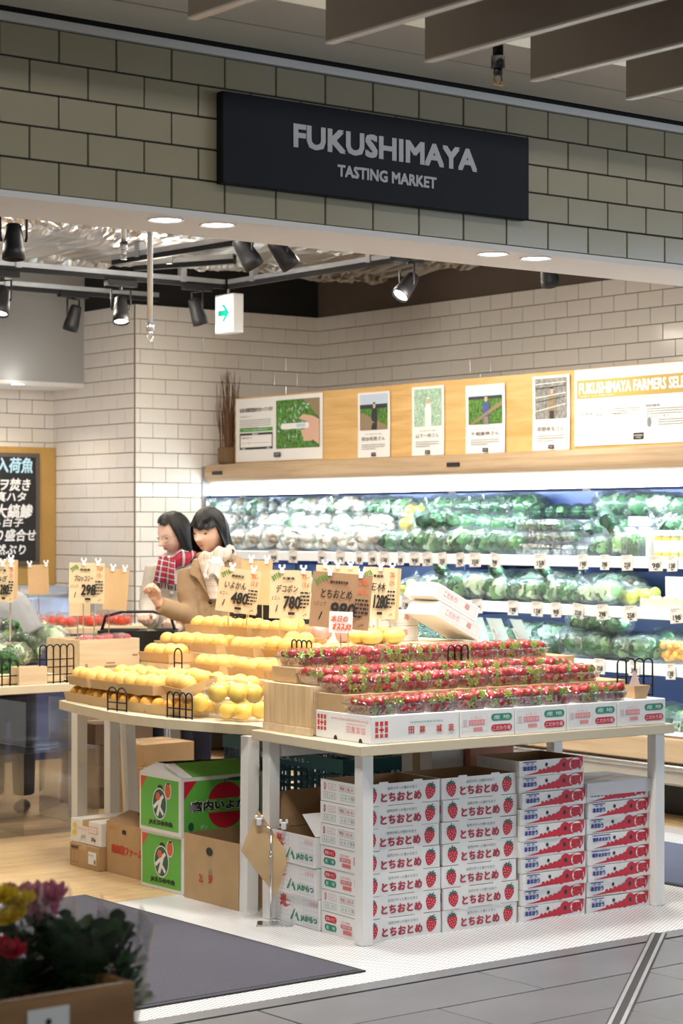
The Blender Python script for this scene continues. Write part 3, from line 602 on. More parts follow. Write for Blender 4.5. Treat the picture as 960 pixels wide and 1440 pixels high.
def leafy(P, x0, y0, x1, y1, n, rnd, mis, s):
    for k in range(n):
        cx, cy = rnd.uniform(x0+s, x1-s), rnd.uniform(y0+s, y1-s); a = rnd.uniform(0, 6.3); P.k += 0.000004
        P.poly([(cx+s*math.cos(a), cy+s*math.sin(a)), (cx+s*.35*math.cos(a+1.6), cy+s*.35*math.sin(a+1.6)), (cx-s*math.cos(a), cy-s*math.sin(a)), (cx+s*.35*math.cos(a-1.6), cy+s*.35*math.sin(a-1.6))], rnd.choice(mis))
def big_poster(P, wd, h):
    r = random.Random(3)
    P.text('私達は硝酸態窒素をはかっています', wd*.05, h*.78, wd*.44, h*.85, 0, 0.01); P.text('安全野菜の目安のひとつ', wd*.05, h*.70, wd*.2, h*.725, 1)
    rows(P, wd*.05, h*.66, wd*.42, 5, h*.03, 1, r)
    P.rect(wd*.05, h*.47, wd*.44, h*.53, 9).up(); P.text('安心でおいしい野菜を毎日お届けします', wd*.10, h*.485, wd*.38, h*.515, 8); P.k -= .0004
    P.rect(wd*.05, h*.19, wd*.44, h*.45, 0).up(); P.rect(wd*.06, h*.225, wd*.43, h*.415, 8).up(); P.text('硝酸態窒素とは', wd*.07, h*.36, wd*.2, h*.39, 0); P.rect(wd*.07, h*.29, wd*.41, h*.295, 1); P.disc(wd*.16, h*.295, .004, .008, 10); P.rect(wd*.2, h*.425, wd*.27, h*.437, 8); P.rect(wd*.08, h*.198, wd*.12, h*.21, 8); P.rect(wd*.37, h*.198, wd*.41, h*.21, 8); P.k -= .0008
    P.rect(wd*.48, h*.18, wd*.97, h*.93, 2).up(); P.poly([(wd*.78, h*.93), (wd*.97, h*.93), (wd*.97, h*.62)], 4).up(); leafy(P, wd*.48, h*.18, wd*.9, h*.93, 160, r, (9, 2, 7, 9), .022)
    P.up(); P.poly([(wd*.97, h*.22), (wd*.97, h*.6), (wd*.9, h*.66), (wd*.79, h*.69), (wd*.74, h*.63), (wd*.84, h*.58), (wd*.80, h*.5), (wd*.86, h*.34)], 5).up()
    for k in range(3): P.pill(wd*(.77+.012*k), h*(.40-.06*k), wd*(.90), h*(.46-.06*k), 5)
    P.up(); P.pill(wd*.54, h*.475, wd*.86, h*.565, 13).up(); P.rect(wd*.72, h*.495, wd*.82, h*.55, 3); logo(P, wd*.5, h*.09, .075, .03)
poster('farm_poster', 'white poster with a hand holding a meter over green carrot leaves', (332, 454, 562, 650), big_poster, PM)
def farmer(P, wd, h, name, bg, body, seed):
    r = random.Random(seed); x0, x1, y0, y1 = wd*.07, wd*.93, h*.42, h*.965
    bg(P, x0, y0, x1, y1, r); P.up(.0015); cx = wd*.52
    b1, b2 = body
    P.poly([(cx-.026, y0+.0), (cx+.026, y0), (cx+.030, y0+(y1-y0)*.42), (cx+.020, y0+(y1-y0)*.60), (cx-.020, y0+(y1-y0)*.60), (cx-.030, y0+(y1-y0)*.42)], b1).up()
    P.rect(cx-.018, y0, cx+.018, y0+(y1-y0)*.2, b2).up()
    P.disc(cx, y0+(y1-y0)*.68, .0125, .017, 5).up(); P.disc(cx, y0+(y1-y0)*.73, .0135, .010, b2, a0=0, a1=math.pi)
    P.text('埼玉県富士見市 農園', wd*.25, h*.345, wd*.75, h*.365, 1); P.text(name, wd*.14, h*.255, wd*.86, h*.315, 0, 0.0)
    rows(P, wd*.14, h*.20, wd*.86, 3, h*.032, 1, r); logo(P, wd*.5, h*.045, .046, .022)
def bg_field(P, x0, y0, x1, y1, r):
    P.rect(x0, y0+(y1-y0)*.72, x1, y1, 3); P.rect(x0, y0, x1, y0+(y1-y0)*.72, 2); P.up(); P.rect(x0, y0+(y1-y0)*.68, x1, y0+(y1-y0)*.76, 6); P.poly([(x0, y0), (x0+.04, y0), (x1, y0+(y1-y0)*.5), (x1, y0+(y1-y0)*.62)], 4); leafy(P, x0, y0, x1, y0+(y1-y0)*.55, 40, r, (9, 2, 12), .008)
def bg_pale(P, x0, y0, x1, y1, r): P.rect(x0, y0, x1, y1, 7).up(); leafy(P, x0, y0, x1, y1, 80, r, (7, 9, 7, 8), .009)
def bg_house(P, x0, y0, x1, y1, r):
    P.rect(x0, y0, x1, y1, 12).up()
    for k in range(7): P.line(x0+.005, y0+(y1-y0)*(.2+.11*k), x1-.01, y0+(y1-y0)*(.35+.09*k), .004, (8, 12, 6)[k % 3])
def bg_road(P, x0, y0, x1, y1, r):
    P.rect(x0, y0, x1, y1, 2); P.up(); P.rect(x0, y0+(y1-y0)*.62, x1, y1, 3); P.up(); P.rect(x0, y0+(y1-y0)*.60, x1, y0+(y1-y0)*.72, 6); P.poly([(x0, y0), (x1, y0), (x1, y0+.02), (x0+.02, y0+(y1-y0)*.5), (x0, y0+(y1-y0)*.45)], 4)
fq = [((504, 549, 553, 644), '関谷和男さん', bg_road, (6, 6), 'farmer poster with a dark-clothed man on a field road, nearest the meter poster'),
      ((580, 625, 545, 641), '山下一樹さん', bg_pale, (8, 8), 'farmer poster with a white-clothed figure on pale green, second from left'),
      ((656, 711, 543, 638), '千葉康伸さん', bg_field, (11, 4), 'farmer poster with a blue jacket on a green field, third from left'),
      ((750, 802, 530, 634), '関野幸生さん', bg_house, (4, 6), 'farmer poster with a figure inside a greenhouse, fourth from left')]
for i, (q, nm, bg, bd, lb) in enumerate(fq):
    poster('farmer_poster', lb, q, lambda P, wd, h, nm=nm, bg=bg, bd=bd, i=i: farmer(P, wd, h, nm, bg, bd, 20+i), PM, curl=0.007 if i >= 2 else 0.004)
def wide_poster(P, wd, h):
    r = random.Random(9); P.rect(wd*.02, h*.62, wd*1.0, h*.86, 10).up()
    P.text('FUKUSHIMAYA FARMERS SELECTION', wd*.035, h*.675, wd*.97, h*.825, 13, 0.04); P.text('生産者のこだわりの野菜を食卓に', wd*.04, h*.635, wd*.3, h*.66, 8); P.k -= .0004
    P.text('生産者', wd*.05, h*.40, wd*.14, h*.435, 1); P.text('野菜・くだもの', wd*.16, h*.38, wd*.34, h*.41, 1); rows(P, wd*.28, h*.47, wd*.48, 3, h*.03, 1, r); P.text('特別栽培', wd*.52, h*.46, wd*.62, h*.495, 0); rows(P, wd*.53, h*.44, wd*.93, 3, h*.03, 1, r); P.text('エコファーマー', wd*.52, h*.325, wd*.68, h*.355, 0); P.disc(wd*.545, h*.27, .016, .026, 1); rows(P, wd*.61, h*.30, wd*.93, 3, h*.03, 1, r); logo(P, wd*.47, h*.10, .075, .035)
poster('selection_poster', 'large white poster with a gold heading band at the right of the board', (808, 1008, 521, 628), wide_poster, PM)
# ---- twig bundle in a rope-wrapped pot
tw = thing('twig_bundle', 'bundle of dry brown twigs in a pot on top of the case', 'twigs', (7.935, PX(319, 650, 7.935).y, 1.916))
MB().lathe([(.055, 0), (.062, .01), (.062, .10), (.055, .11)], 16).build('pot', [mat('rope', (0.20, 0.12, 0.06), 0.9, noise_amt=0.4, nscale=60, bump=0.6, bscale=120, stretch=(1, 1, 5))], tw)
mat('twig', (0.17, 0.08, 0.04), 0.8, noise_amt=0.3, nscale=30); rt = random.Random(4); m = MB()
for k in range(46):
    a, r0 = rt.uniform(0, 6.3), rt.uniform(0, .048); h = rt.uniform(.38, .62); p0 = Vector((r0*math.cos(a), r0*math.sin(a), .01)); dr = Vector((rt.uniform(-.05, .05), rt.uniform(-.06, .06), h))
    pts = [p0 + dr*t + Vector((rt.uniform(-.006, .006), rt.uniform(-.006, .006), 0)) for t in (0, .25, .5, .75, 1)]; m.tube(pts, [.004, .0038, .0033, .0026, .0012], 5)
stuff(m.build('twigs', ['twig'], tw))
# ------------------------------------------------------------------ produce
mat('leaf_dark', (0.015, 0.08, 0.03), 0.5); mat('leaf_mid', (0.05, 0.18, 0.05), 0.5); mat('leaf_light', (0.22, 0.42, 0.15), 0.5); mat('leaf_pale', (0.58, 0.72, 0.48), 0.5); mat('stem_white', (0.82, 0.85, 0.72), 0.5)
mat('mushroom', (0.84, 0.78, 0.66), 0.6); mat('mushroom_brown', (0.30, 0.20, 0.12), 0.6); mat('lemon', (0.86, 0.62, 0.06), 0.4, bump=0.1, bscale=150); mat('kumquat', (0.85, 0.45, 0.06), 0.35)
def leaf_clump(rnd, r, n, mis, size=0.05, up=0.3, mb=None):
    mb = mb or MB()
    for k in range(n):
        d = Vector((rnd.gauss(0, 1), rnd.gauss(0, 1), rnd.gauss(0, 1) + up)).normalized(); c = Vector((d.x*r[0], d.y*r[1], d.z*r[2])) * rnd.uniform(.55, 1.0)
        t1 = d.cross(Vector((rnd.uniform(-1, 1), rnd.uniform(-1, 1), rnd.uniform(-1, 1)))).normalized(); t2 = d.cross(t1)
        s = size*rnd.uniform(.7, 1.3); cv = rnd.uniform(.1, .5); rf = rnd.uniform(0, 6)
        mb.grid(lambda u, v: c + t1*((u-.5)*2*s*(1-.55*abs(2*v-1)**2)) + t2*((v-.5)*2.2*s) + d*(-cv*s*((2*u-1)**2) + .18*s*math.sin(9*v+rf+3*u)), 2, 3, rnd.choice(mis), True)
    return mb
def bag_mesh(rx, ry, rz, rnd, neck=True):
    sd = rnd.uniform(0, 50); f = lambda d: 1 + .14*noise.noise((d.x*2.2+sd, d.y*2.2, d.z*2.2)) + .06*noise.noise((d.x*6+sd, d.y*6, d.z*6))
    m = MB().ell((0, 0, rz*.98), (rx, ry, rz), 16, 10, 0, fn=f, smooth=True)
    if neck:
        c = Vector((rx*.9, 0, rz*1.35)); m.tube([c*.8, c*1.05, c*1.25], [.02, .007, .026], 8, 0, False)
    m.v = [(x, y, max(z, 0.001)) for x, y, z in m.v]; return m.mesh('bag_film', ['bag_film'])
PR = {}
LM = ['leaf_dark', 'leaf_mid', 'leaf_light', 'leaf_pale', 'stem_white', 'mushroom', 'mushroom_brown']
def prep(kind, var):
    k = (kind, var)
    if k in PR: return PR[k]
    rnd = random.Random(hash(kind) % 1000 if False else sum(map(ord, kind))*7 + var); parts = []
    if kind == 'greens':
        parts = [('bag_film', bag_mesh(.115, .075, .06, rnd), 0), ('leaves', leaf_clump(rnd, (.09, .055, .042), 60, (0, 1, 1, 2), .028).mesh('leaves', LM), 1)]
    elif kind == 'pale_greens':
        parts = [('bag_film', bag_mesh(.12, .075, .06, rnd), 0), ('leaves', leaf_clump(rnd, (.095, .055, .042), 55, (2, 3, 3, 1, 4), .03).mesh('leaves', LM), 1)]
    elif kind == 'long_greens':      # spinach or leek bag, stems at one end
        mb = leaf_clump(rnd, (.06, .05, .035), 40, (0, 1, 1), .03); mb.v = [(x - .06, y, z) for x, y, z in mb.v]
        for q in range(16):
            y, z = rnd.uniform(-.03, .03), rnd.uniform(-.02, .02); mb.tube([(-.05, y*1.2, z), (.05, y, z), (.14, y*.8, z*.7)], [.006, .006, .005], 5, rnd.choice((2, 3, 4)))
        parts = [('bag_film', bag_mesh(.16, .06, .05, rnd, False), 0), ('leaves', mb.mesh('leaves', LM), 1)]
    elif kind == 'mushrooms':
        mb = MB()
        for q in range(34):
            d = Vector((rnd.gauss(0, 1), rnd.gauss(0, 1), rnd.gauss(0, 1))).normalized(); c = Vector((d.x*.075, d.y*.05, d.z*.038)); s = rnd.uniform(.014, .026)
            mb.ell(c, (s, s, s*.7), 8, 5, 5 if rnd.random() < .85 else 6); mb.cyl(c, c - d*.03, s*.4, n=5, mi=4)
        parts = [('bag_film', bag_mesh(.105, .075, .06, rnd), 0), ('mushroom_cluster', mb.mesh('mushroom_cluster', LM), 1)]
    elif kind == 'dome':             # salad under a clear dome lid
        mb = MB().lathe([(.05, 0), (.062, .012), (.066, .022), (.067, .026)], 18)
        lid = MB().lathe([(.067, .027), (.064, .045), (.05, .068), (.03, .08), (.004, .085)], 18)
        parts = [('bowl', mb.mesh('bowl', ['film']), 0), ('lid', lid.mesh('lid', ['film']), 0), ('leaves', leaf_clump(rnd, (.045, .045, .024), 34, (0, 1, 2), .02).mesh('leaves', LM), 2)]
    elif kind == 'clamshell':
        mb = MB().tray(.15, .11, .035, .002, flare=.012); lid = MB().tray(.152, .112, .028, .002, flare=.012, M=Matrix.Translation((0, 0, .066)) @ Matrix.Rotation(math.pi, 4, 'X'))
        parts = [('tray', mb.mesh('tray', ['film']), 0), ('lid', lid.mesh('lid', ['film']), 0), ('leaves', leaf_clump(rnd, (.055, .035, .02), 36, (0, 1, 2, 3, 6), .018).mesh('leaves', LM), 2)]
    PR[k] = parts; return parts
CNT = {}
def produce(kind, var, loc, rz, label, cat, group, tilt=(0, 0), sc=1.0):
    t = thing({'greens': 'bagged_greens', 'pale_greens': 'bagged_lettuce', 'long_greens': 'bagged_spinach', 'mushrooms': 'bagged_mushrooms', 'dome': 'salad_dome', 'clamshell': 'salad_clamshell'}[kind], label, cat, loc, (tilt[0], tilt[1], rz), group)
    if sc != 1: t.scale = (sc,)*3
    zoff = {'greens': .058, 'pale_greens': .058, 'long_greens': .048, 'mushrooms': .058, 'dome': .04, 'clamshell': .034}[kind]
    for nm, me, q in prep(kind, var): 
        o = inst(me, nm, t, (0, 0, zoff if q else 0))
        if nm == 'leaves' or nm == 'mushroom_cluster': stuff(o)
    return t
KNAME = {'greens': ('bag of dark leafy greens', 'vegetables'), 'pale_greens': ('bag of pale lettuce', 'vegetables'), 'long_greens': ('long spinach bag', 'vegetables'), 'mushrooms': ('clear bag of white mushrooms', 'mushrooms'), 'dome': ('salad under a clear dome lid', 'salad pack'), 'clamshell': ('clear clamshell pack of herbs', 'herb pack')}
rp = random.Random(12)
def shelf_row(kinds, x0, x1, n, X, z, where, rot=None, layer=0, sc=1.0, tilt=0.0):
    """n things side by side between picture columns x0..x1 on the shelf plane at depth X"""
    ya, yb = min(PX(x0, 800, X).y, 11.58), PX(x1, 800, X).y
    for i in range(n):
        k = kinds[i % len(kinds)]; f = (i + .5)/n; y = ya + (yb-ya)*f + rp.uniform(-.012, .012)
        flat = k in ('dome', 'clamshell'); rz = (rp.uniform(-.35, .35) if k in ('long_greens',) else math.pi/2 + rp.uniform(-.3, .3)*(1 if flat else 2.2)) if rot is None else rot + rp.uniform(-.15, .15)
        lb, cat = KNAME[k]; key = (k, where); CNT[key] = CNT.get(key, 0) + 1
        produce(k, rp.randrange(3), (X + rp.uniform(-.01, .01), y, z), rz, '%s, %s from left %s' % (lb, ORD[min(CNT[key]-1, 19)], where), cat, where, (0, 0), sc*(1 if flat else rp.uniform(.88, 1.16)))
# top shelf: tiers rise towards the back on grey steps
S1, S2, S3 = 1.3365, 1.0735, 0.7935
RA, RB = 0.10, 0.20
tag(MB().box(8.17, 8.37, 6.4, 11.615, S1 + .001, S1 + RA, bev=.004).build('shelf_riser', ['case_grey']), 'low grey step riser on the top case shelf', 'riser')
tag(MB().box(8.375, 8.6, 6.4, 11.615, S1 + .001, S1 + RB, bev=.004).build('shelf_riser', ['case_grey']), 'tall grey step riser at the back of the top case shelf', 'riser')
RA += .001; RB += .001
B = 1.3
shelf_row(['mushrooms'], 287, 545, 8, 8.065, S1, 'at the front of the top shelf', sc=B)
shelf_row(['mushrooms', 'mushrooms', 'pale_greens'], 287, 548, 8, 8.27, S1 + RA, 'on the top shelf step', sc=B)
shelf_row(['mushrooms', 'pale_greens', 'mushrooms'], 287, 548, 8, 8.49, S1 + RB, 'at the back of the top shelf', sc=B)
shelf_row(['greens'], 545, 592, 2, 8.065, S1, 'below the bagged lemons', sc=1.1)
shelf_row(['pale_greens', 'greens', 'pale_greens'], 592, 672, 3, 8.065, S1, 'left of the dark greens', sc=B)
shelf_row(['pale_greens', 'pale_greens', 'greens'], 585, 672, 3, 8.27, S1 + RA, 'on the step left of the dark greens', sc=B)
shelf_row(['pale_greens', 'greens'], 548, 680, 4, 8.49, S1 + RB, 'far back left of the dark greens', sc=B)
shelf_row(['greens'], 672, 738, 3, 8.065, S1, 'in the middle of the top shelf', sc=1.25)
shelf_row(['greens'], 672, 742, 3, 8.27, S1 + RA, 'on the step in the middle', sc=1.3)
shelf_row(['greens'], 682, 748, 3, 8.49, S1 + RB, 'far back in the middle', sc=1.3)
for L in range(3): shelf_row(['clamshell'], 738, 836 - 20*L, 5 - L, 8.065, S1 + .069*L, 'in tier %s of the clamshell stack' % ORD[L])
shelf_row(['dome'], 745, 840, 5, 8.27, S1 + RA, 'in the front row of domes', sc=1.15); shelf_row(['dome'], 748, 842, 5, 8.49, S1 + RB, 'in the back row of domes', sc=1.15)
shelf_row(['greens', 'pale_greens'], 838, 887, 2, 8.065, S1, 'right of the clamshell stack', sc=1.15); shelf_row(['greens'], 842, 885, 2, 8.27, S1 + RA, 'on the step at the right', sc=1.15); shelf_row(['greens', 'pale_greens'], 845, 965, 5, 8.49, S1 + RB, 'far back at the right', sc=B)
shelf_row(['pale_greens'], 932, 970, 1, 8.27, S1 + RA, 'behind the bottles', sc=B)
# middle shelf
shelf_row(['pale_greens', 'greens', 'pale_greens'], 605, 740, 5, 8.03, S2, 'at the front of the middle shelf', sc=1.25); shelf_row(['greens', 'pale_greens'], 610, 735, 5, 8.24, S2, 'at the back of the middle shelf', sc=1.4)
shelf_row(['pale_greens', 'pale_greens', 'greens'], 740, 868, 5, 8.03, S2, 'at the front right of the middle shelf', sc=1.2); shelf_row(['pale_greens', 'mushrooms'], 740, 905, 6, 8.24, S2, 'at the back right of the middle shelf', sc=1.4)
shelf_row(['pale_greens', 'greens'], 300, 545, 8, 8.03, S2, 'on the middle shelf behind price cards', sc=1.05)
# lower shelf and well
shelf_row(['long_greens'], 755, 800, 3, 7.99, S3, 'on the lower shelf', rot=0.1); shelf_row(['pale_greens'], 560, 790, 8, 8.26, S3, 'at the back of the lower shelf', sc=B)
shelf_row(['long_greens'], 560, 655, 5, 7.99, S3, 'on the lower shelf behind the cartons', rot=0.1)
shelf_row(['greens'], 800, 892, 3, 7.93, S3, 'in the lower layer of the greens heap', sc=1.1); shelf_row(['greens'], 803, 880, 3, 7.95, S3 + .135, 'in the upper layer of the greens heap', sc=1.0); shelf_row(['greens', 'pale_greens'], 800, 900, 4, 8.13, S3 + .0, 'behind the greens heap', sc=1.3)
shelf_row(['pale_greens', 'greens'], 898, 985, 3, 8.15, S3, 'behind the yellow kumquats', sc=1.3); shelf_row(['greens'], 893, 922, 1, 7.93, S3, 'beside the yellow kumquats', sc=1.1)
shelf_row(['pale_greens', 'greens', 'long_greens'], 880, 985, 4, 7.88, 0.4215, 'in the bottom well'); shelf_row(['pale_greens', 'greens'], 870, 975, 5, 8.10, 0.4215, 'at the back of the bottom well', sc=1.3)
shelf_row(['greens', 'pale_greens'], 470, 860, 12, 8.05, 0.4215, 'in the bottom well behind the tables', sc=1.2)
for i, (x, X, z) in enumerate(((598, 8.05, S1), (618, 8.05, S1), (638, 8.05, S1), (858, 8.05, S1), (622, 8.02, S2), (700, 8.02, S2), (768, 8.02, S2))):
    q = PX(x, 800, X); produce('long_greens', i % 3, (X - .02, q.y, z + .115), rp.uniform(-.5, .5), 'upright clear bag of leafy stems in the case, %s such bag from left' % ORD[i], 'vegetables', 'upright bags in the case', (0, .95), 1.0 if z == S1 else .82)
# the case goes on beyond the right picture edge
shelf_row(['greens', 'pale_greens'], 990, 1130, 4, 8.065, S1, 'on the top shelf past the bottles', sc=B); shelf_row(['pale_greens', 'greens'], 985, 1120, 4, 8.27, S1 + RA, 'on the step past the bottles', sc=B); shelf_row(['greens'], 980, 1110, 4, 8.49, S1 + RB, 'far back past the bottles', sc=B)
shelf_row(['pale_greens', 'mushrooms'], 985, 1130, 4, 8.03, S2, 'on the middle shelf past the cup box', sc=1.25); shelf_row(['greens', 'pale_greens'], 985, 1130, 4, 7.95, S3, 'on the lower shelf past the kumquats', sc=1.2); shelf_row(['pale_greens', 'greens'], 995, 1130, 4, 7.95, 0.4215, 'in the right end of the well', sc=1.2)
# bagged lemons
def fruit_bag(name, label, loc, n, r, fm, spread, film='bag_film', cat='fruit', fname='fruit', seed=1, rz=0.0, stemm=None):
    rnd = random.Random(seed); t = thing(name, label, cat, loc, rz); me = MB().ell((0, 0, 0), (r*1.08, r, r*.96), 14, 10).mesh(fname, [fm]); L = []
    for k in range(400):
        if len(L) >= n: break
        p = Vector((rnd.uniform(-spread[0], spread[0]), rnd.uniform(-spread[1], spread[1]), r + rnd.uniform(0, spread[2])))
        if all((p-q).length > r*1.75 for q in L): L.append(p)
    for p in L: inst(me, fname, t, p, (rnd.uniform(0, 6), rnd.uniform(0, 6), 0))
    zc = max(p.z for p in L) + r; sd = seed*3.1
    f = lambda d: 1 + .10*noise.noise((d.x*2.5+sd, d.y*2.5, d.z*2.5)) + .05*noise.noise((d.x*7+sd, d.y*7, d.z*7))
    m = MB().ell((0, 0, zc*.5), (spread[0]+r*1.25, spread[1]+r*1.25, zc*.62), 20, 12, fn=f); m.v = [(x, y, max(z, .001)) for x, y, z in m.v]; m.build('bag_film', [film], t); return t
q = PX(566, 735, 8.20); fruit_bag('bagged_lemons', 'clear bag of yellow lemons on the top case shelf', (8.27, q.y, S1 + RA), 7, .034, 'lemon', (.04, .05, .13), fname='lemon', seed=5)
q = PX(940, 920, 7.92); fruit_bag('bagged_kumquats', 'clear bag of orange-yellow kumquats at the right of the lower shelf', (7.97, q.y, S3), 26, .017, 'kumquat', (.055, .075, .09), fname='kumquat', seed=6)
q = PX(890, 845, 8.0); fruit_bag('bagged_citrus', 'clear bag of yellow-green citrus at the right of the middle shelf', (8.05, q.y, S2), 6, .033, mat('green_citrus', (0.55, 0.58, 0.08), 0.4), (.05, .09, .05), fname='citrus', seed=7)
q = PX(572, 835, 8.0); fruit_bag('bagged_citrus', 'bag of olive-yellow citrus behind the dark price cards', (8.05, q.y, S2), 5, .034, mat('olive_citrus', (0.45, 0.40, 0.05), 0.4), (.05, .07, .04), fname='citrus', seed=8)
# bottles, boxes
mat('dressing_yellow', (0.80, 0.52, 0.06), 0.3); mat('dressing_green', (0.45, 0.50, 0.10), 0.3)
for i, x in enumerate((926, 938, 950, 962, 974)):
    q = PX(x, 775, 8.03); t = thing('dressing_bottle', 'short dressing bottle with white cap and label on the top shelf, %s from left' % ORD[i], 'bottle', (8.03, q.y, S1), 0, 'dressing bottles')
    MB().lathe([(.022, 0), (.025, .004), (.025, .10), (.018, .112)], 14).build('bottle_body', ['dressing_green' if i in (2, 3) else 'dressing_yellow'], t)
    MB().lathe([(.0255, .026), (.0255, .088)], 14).build('label_band', ['paper'], t); MB().lathe([(.0245, .108), (.0245, .138), (.021, .141)], 14).build('cap', ['white'], t)
for i, (x, zz, lbl) in enumerate(((897, .132, 'lower left'), (920, .132, 'lower right'), (905, .192, 'upper'))):
    q = PX(x, 760, 8.3); t = thing('tofu_pack', 'white pack with blue print on the riser, ' + lbl + ' of three', 'pack', (8.27, q.y, S1 + zz - .132 + RA), 0, 'white packs')
    MB().box(-.05, .05, -.045, .045, 0, .055, bev=.006).build('tub', ['white'], t); m = MB(); P = m.plane((-.0505, .045, .006), (0, -1, 0), (0, 0, 1)); P.rect(.012, .01, .078, .035, 0); P.rect(.01, .038, .022, .044, 1); m.build('print', [mat('pale_blue', (0.5, 0.62, 0.85), 0.5), 'yellow_ink'], t)
q = PX(898, 775, 8.05); t = thing('sprout_box', 'clear square box of green sprouts on the top shelf', 'sprouts', (8.03, q.y, S1))
MB().tray(.11, .12, .11, .002).build('box_wall', ['film'], t); rt = random.Random(2); m = MB()
for k in range(90):
    x, y = rt.uniform(-.045, .045), rt.uniform(-.05, .05); m.tube([(x, y, .003), (x+rt.uniform(-.01, .01), y+rt.uniform(-.01, .01), .06), (x+rt.uniform(-.02, .02), y+rt.uniform(-.02, .02), rt.uniform(.085, .125))], [.001, .001, .0035], 4, rt.choice((0, 1)))
stuff(m.build('sprouts', ['leaf_light', 'leaf_mid'], t))
q = PX(917, 775, 8.05); tag(MB().box(-.02, .05, -.012, .012, 0, .125, bev=.002).build('grey_carton', [mat('grey_carton', (0.55, 0.52, 0.48), 0.6)], None, (8.03, q.y, S1)), 'slim grey carton between sprouts and bottles', 'carton')
q = PX(935, 850, 7.98); t = thing('cup_display_box', 'beige cardboard display box with cups on the middle shelf', 'box', (8.05, q.y, S2))
MB().tray(.20, .30, .05, .004).box(.09, .096, -.15, .15, .05, .16).build('display_tray', [mat('beige_card', (0.62, 0.55, 0.42), 0.7)], t)
for k in range(3): MB().lathe([(.024, .005), (.030, .055), (.031, .058)], 12, M=T(-.04, .095 - .095*k, 0)).build('cup', ['paper'], t)
# clear dividers on the middle shelf
for i, x in enumerate((600, 660, 725, 790, 820, 880)):
    q = PX(x, 830, 8.0); tag(MB().box(-.14, .14, -.0015, .0015, 0, .10).build('shelf_divider', ['acrylic'], None, (8.10, q.y, S2)), 'clear acrylic divider on the middle case shelf, %s from left' % ORD[i], 'divider', 'clear dividers')
# printed spinach bags with lettering
for i, (x, lb) in enumerate(((672, 'left'), (704, 'middle'), (738, 'right'))):
    q = PX(x, 905, 7.88); t = thing('printed_vegetable_bag', 'upright white printed vegetable bag on the lower shelf, %s of three' % lb, 'vegetables', (7.93, q.y, S3), (0, -0.5, 0.2*(1-i)), 'printed bags')
    f = lambda u, v: (-.028*math.sin(math.pi*u)*(.4+.6*math.sin(math.pi*v)), (.5-u)*(.11+.02*v), v*.22); m = MB(); m.grid(f, 8, 8, 0, flip=True); m.grid(lambda u, v: (.02*math.sin(math.pi*u)*math.sin(math.pi*v), (.5-u)*(.11+.02*v), v*.22), 8, 8, 0); m.build('bag_film', [mat('bag_white', (0.72, 0.86, 0.84), 0.35)], t)
    m = MB(); P = m.plane((-.030, .03, .03), (0, -1, 0), (0, 0, 1)); P.poly([(.0, .0), (.06, .0), (.055, .15), (.005, .15)], 2).up()
    for k, ch in enumerate('ほうれん草'): P.text(ch, .018, .115 - .026*k, .038, .137 - .026*k, 0)
    P.text('埼玉', .043, .08, .052, .10, 1); m.build('print', ['ink_green', 'ink_red', 'paper'], t)
# ---- price tags on the shelf lips
TAGP = {}
def tag_print(num):
    if num not in TAGP:
        m = MB(); P = m.plane((-.0016, .03, 0), (0, -1, 0), (0, 0, 1)); rows(P, .008, .066, .045, 2, .008, 1, random.Random(num)); P.text(str(num), .014, .014, .048, .038, 0, .03); P.rect(.024, .006, .038, .011, 0); rows(P, .046, .04, .056, 3, .008, 1, random.Random(num+1)); TAGP[num] = m.mesh('print', ['ink', 'ink_grey'])
    return TAGP[num]
tag_card = MB().box(-.001, .0, -.03, .03, 0, .072).mesh('card', [mat('tag_paper', (0.74, 0.69, 0.63), 0.6)]); tag_clip = MB().box(-.004, .012, -.006, .006, .050, .066, bev=.001).mesh('clip', ['acrylic'])
def price_tag(X, z, x, where, i, num):
    q = PX(x, 790, X - .004); t = thing('price_tag', 'small handwritten price tag on %s, %s from left' % (where, ORD[i]), 'price tag', (X - .0045, q.y, z - .07), (R_.uniform(-.10, .10), 0.0, R_.uniform(-.25, .15)), 'price tags of the case'); t.scale = (1, 1.45, 1.12)
    inst(tag_card, 'card', t); inst(tag_print(num), 'print', t)
nums = [98, 198, 298, 158, 358, 398, 138, 248, 98, 198, 258, 298, 358, 98, 158, 198, 398, 258, 98, 138]
for i, x in enumerate((385, 412, 452, 478, 505, 524, 540, 563, 583, 601, 622, 647, 668, 695, 760, 820, 850, 882, 922, 945)): price_tag(7.95, S1, x, 'the top shelf lip', i, nums[i])
for i, x in enumerate((570, 598, 640, 671, 721, 755, 782, 812, 847, 887, 952)): price_tag(7.90, S2, x, 'the middle shelf lip', i, nums[19-i])
for i, x in enumerate((843, 891, 943)): price_tag(7.80, S3, x, 'the lower shelf lip', i, nums[i+4])
# ================================================================== TABLES AND BOXES
IA = math.radians(-3.5); IO = Vector((4.636, 5.85, 0)); IAX = Vector((math.cos(IA), math.sin(IA), 0)); IBX = Vector((-math.sin(IA), math.cos(IA), 0))
def I(a, b, z=0.0): return IO + IAX*a + IBX*b + Vector((0, 0, z))
ZTOP = 0.72
mat('leg_white', (0.82, 0.82, 0.80), 0.45)
# ---- strawberry table
st = thing('display_table', 'white-legged display table stacked with strawberry packs in front', 'table', I(0, 0), IA)
MB().box(-.045, 1.47, -.045, .685, ZTOP - .038, ZTOP, bev=.003).build('tabletop', ['table_top'], st)
for (a, b) in ((.01, .01), (1.42, .01), (.01, .63), (1.42, .63)): MB().box(a-.025, a+.025, b-.025, b+.025, 0, ZTOP - .0385, bev=.003).build('leg', ['leg_white'], st)
MB().box(.04, 1.39, .60, .615, ZTOP - .10, ZTOP - .039).build('apron', ['leg_white'], st)
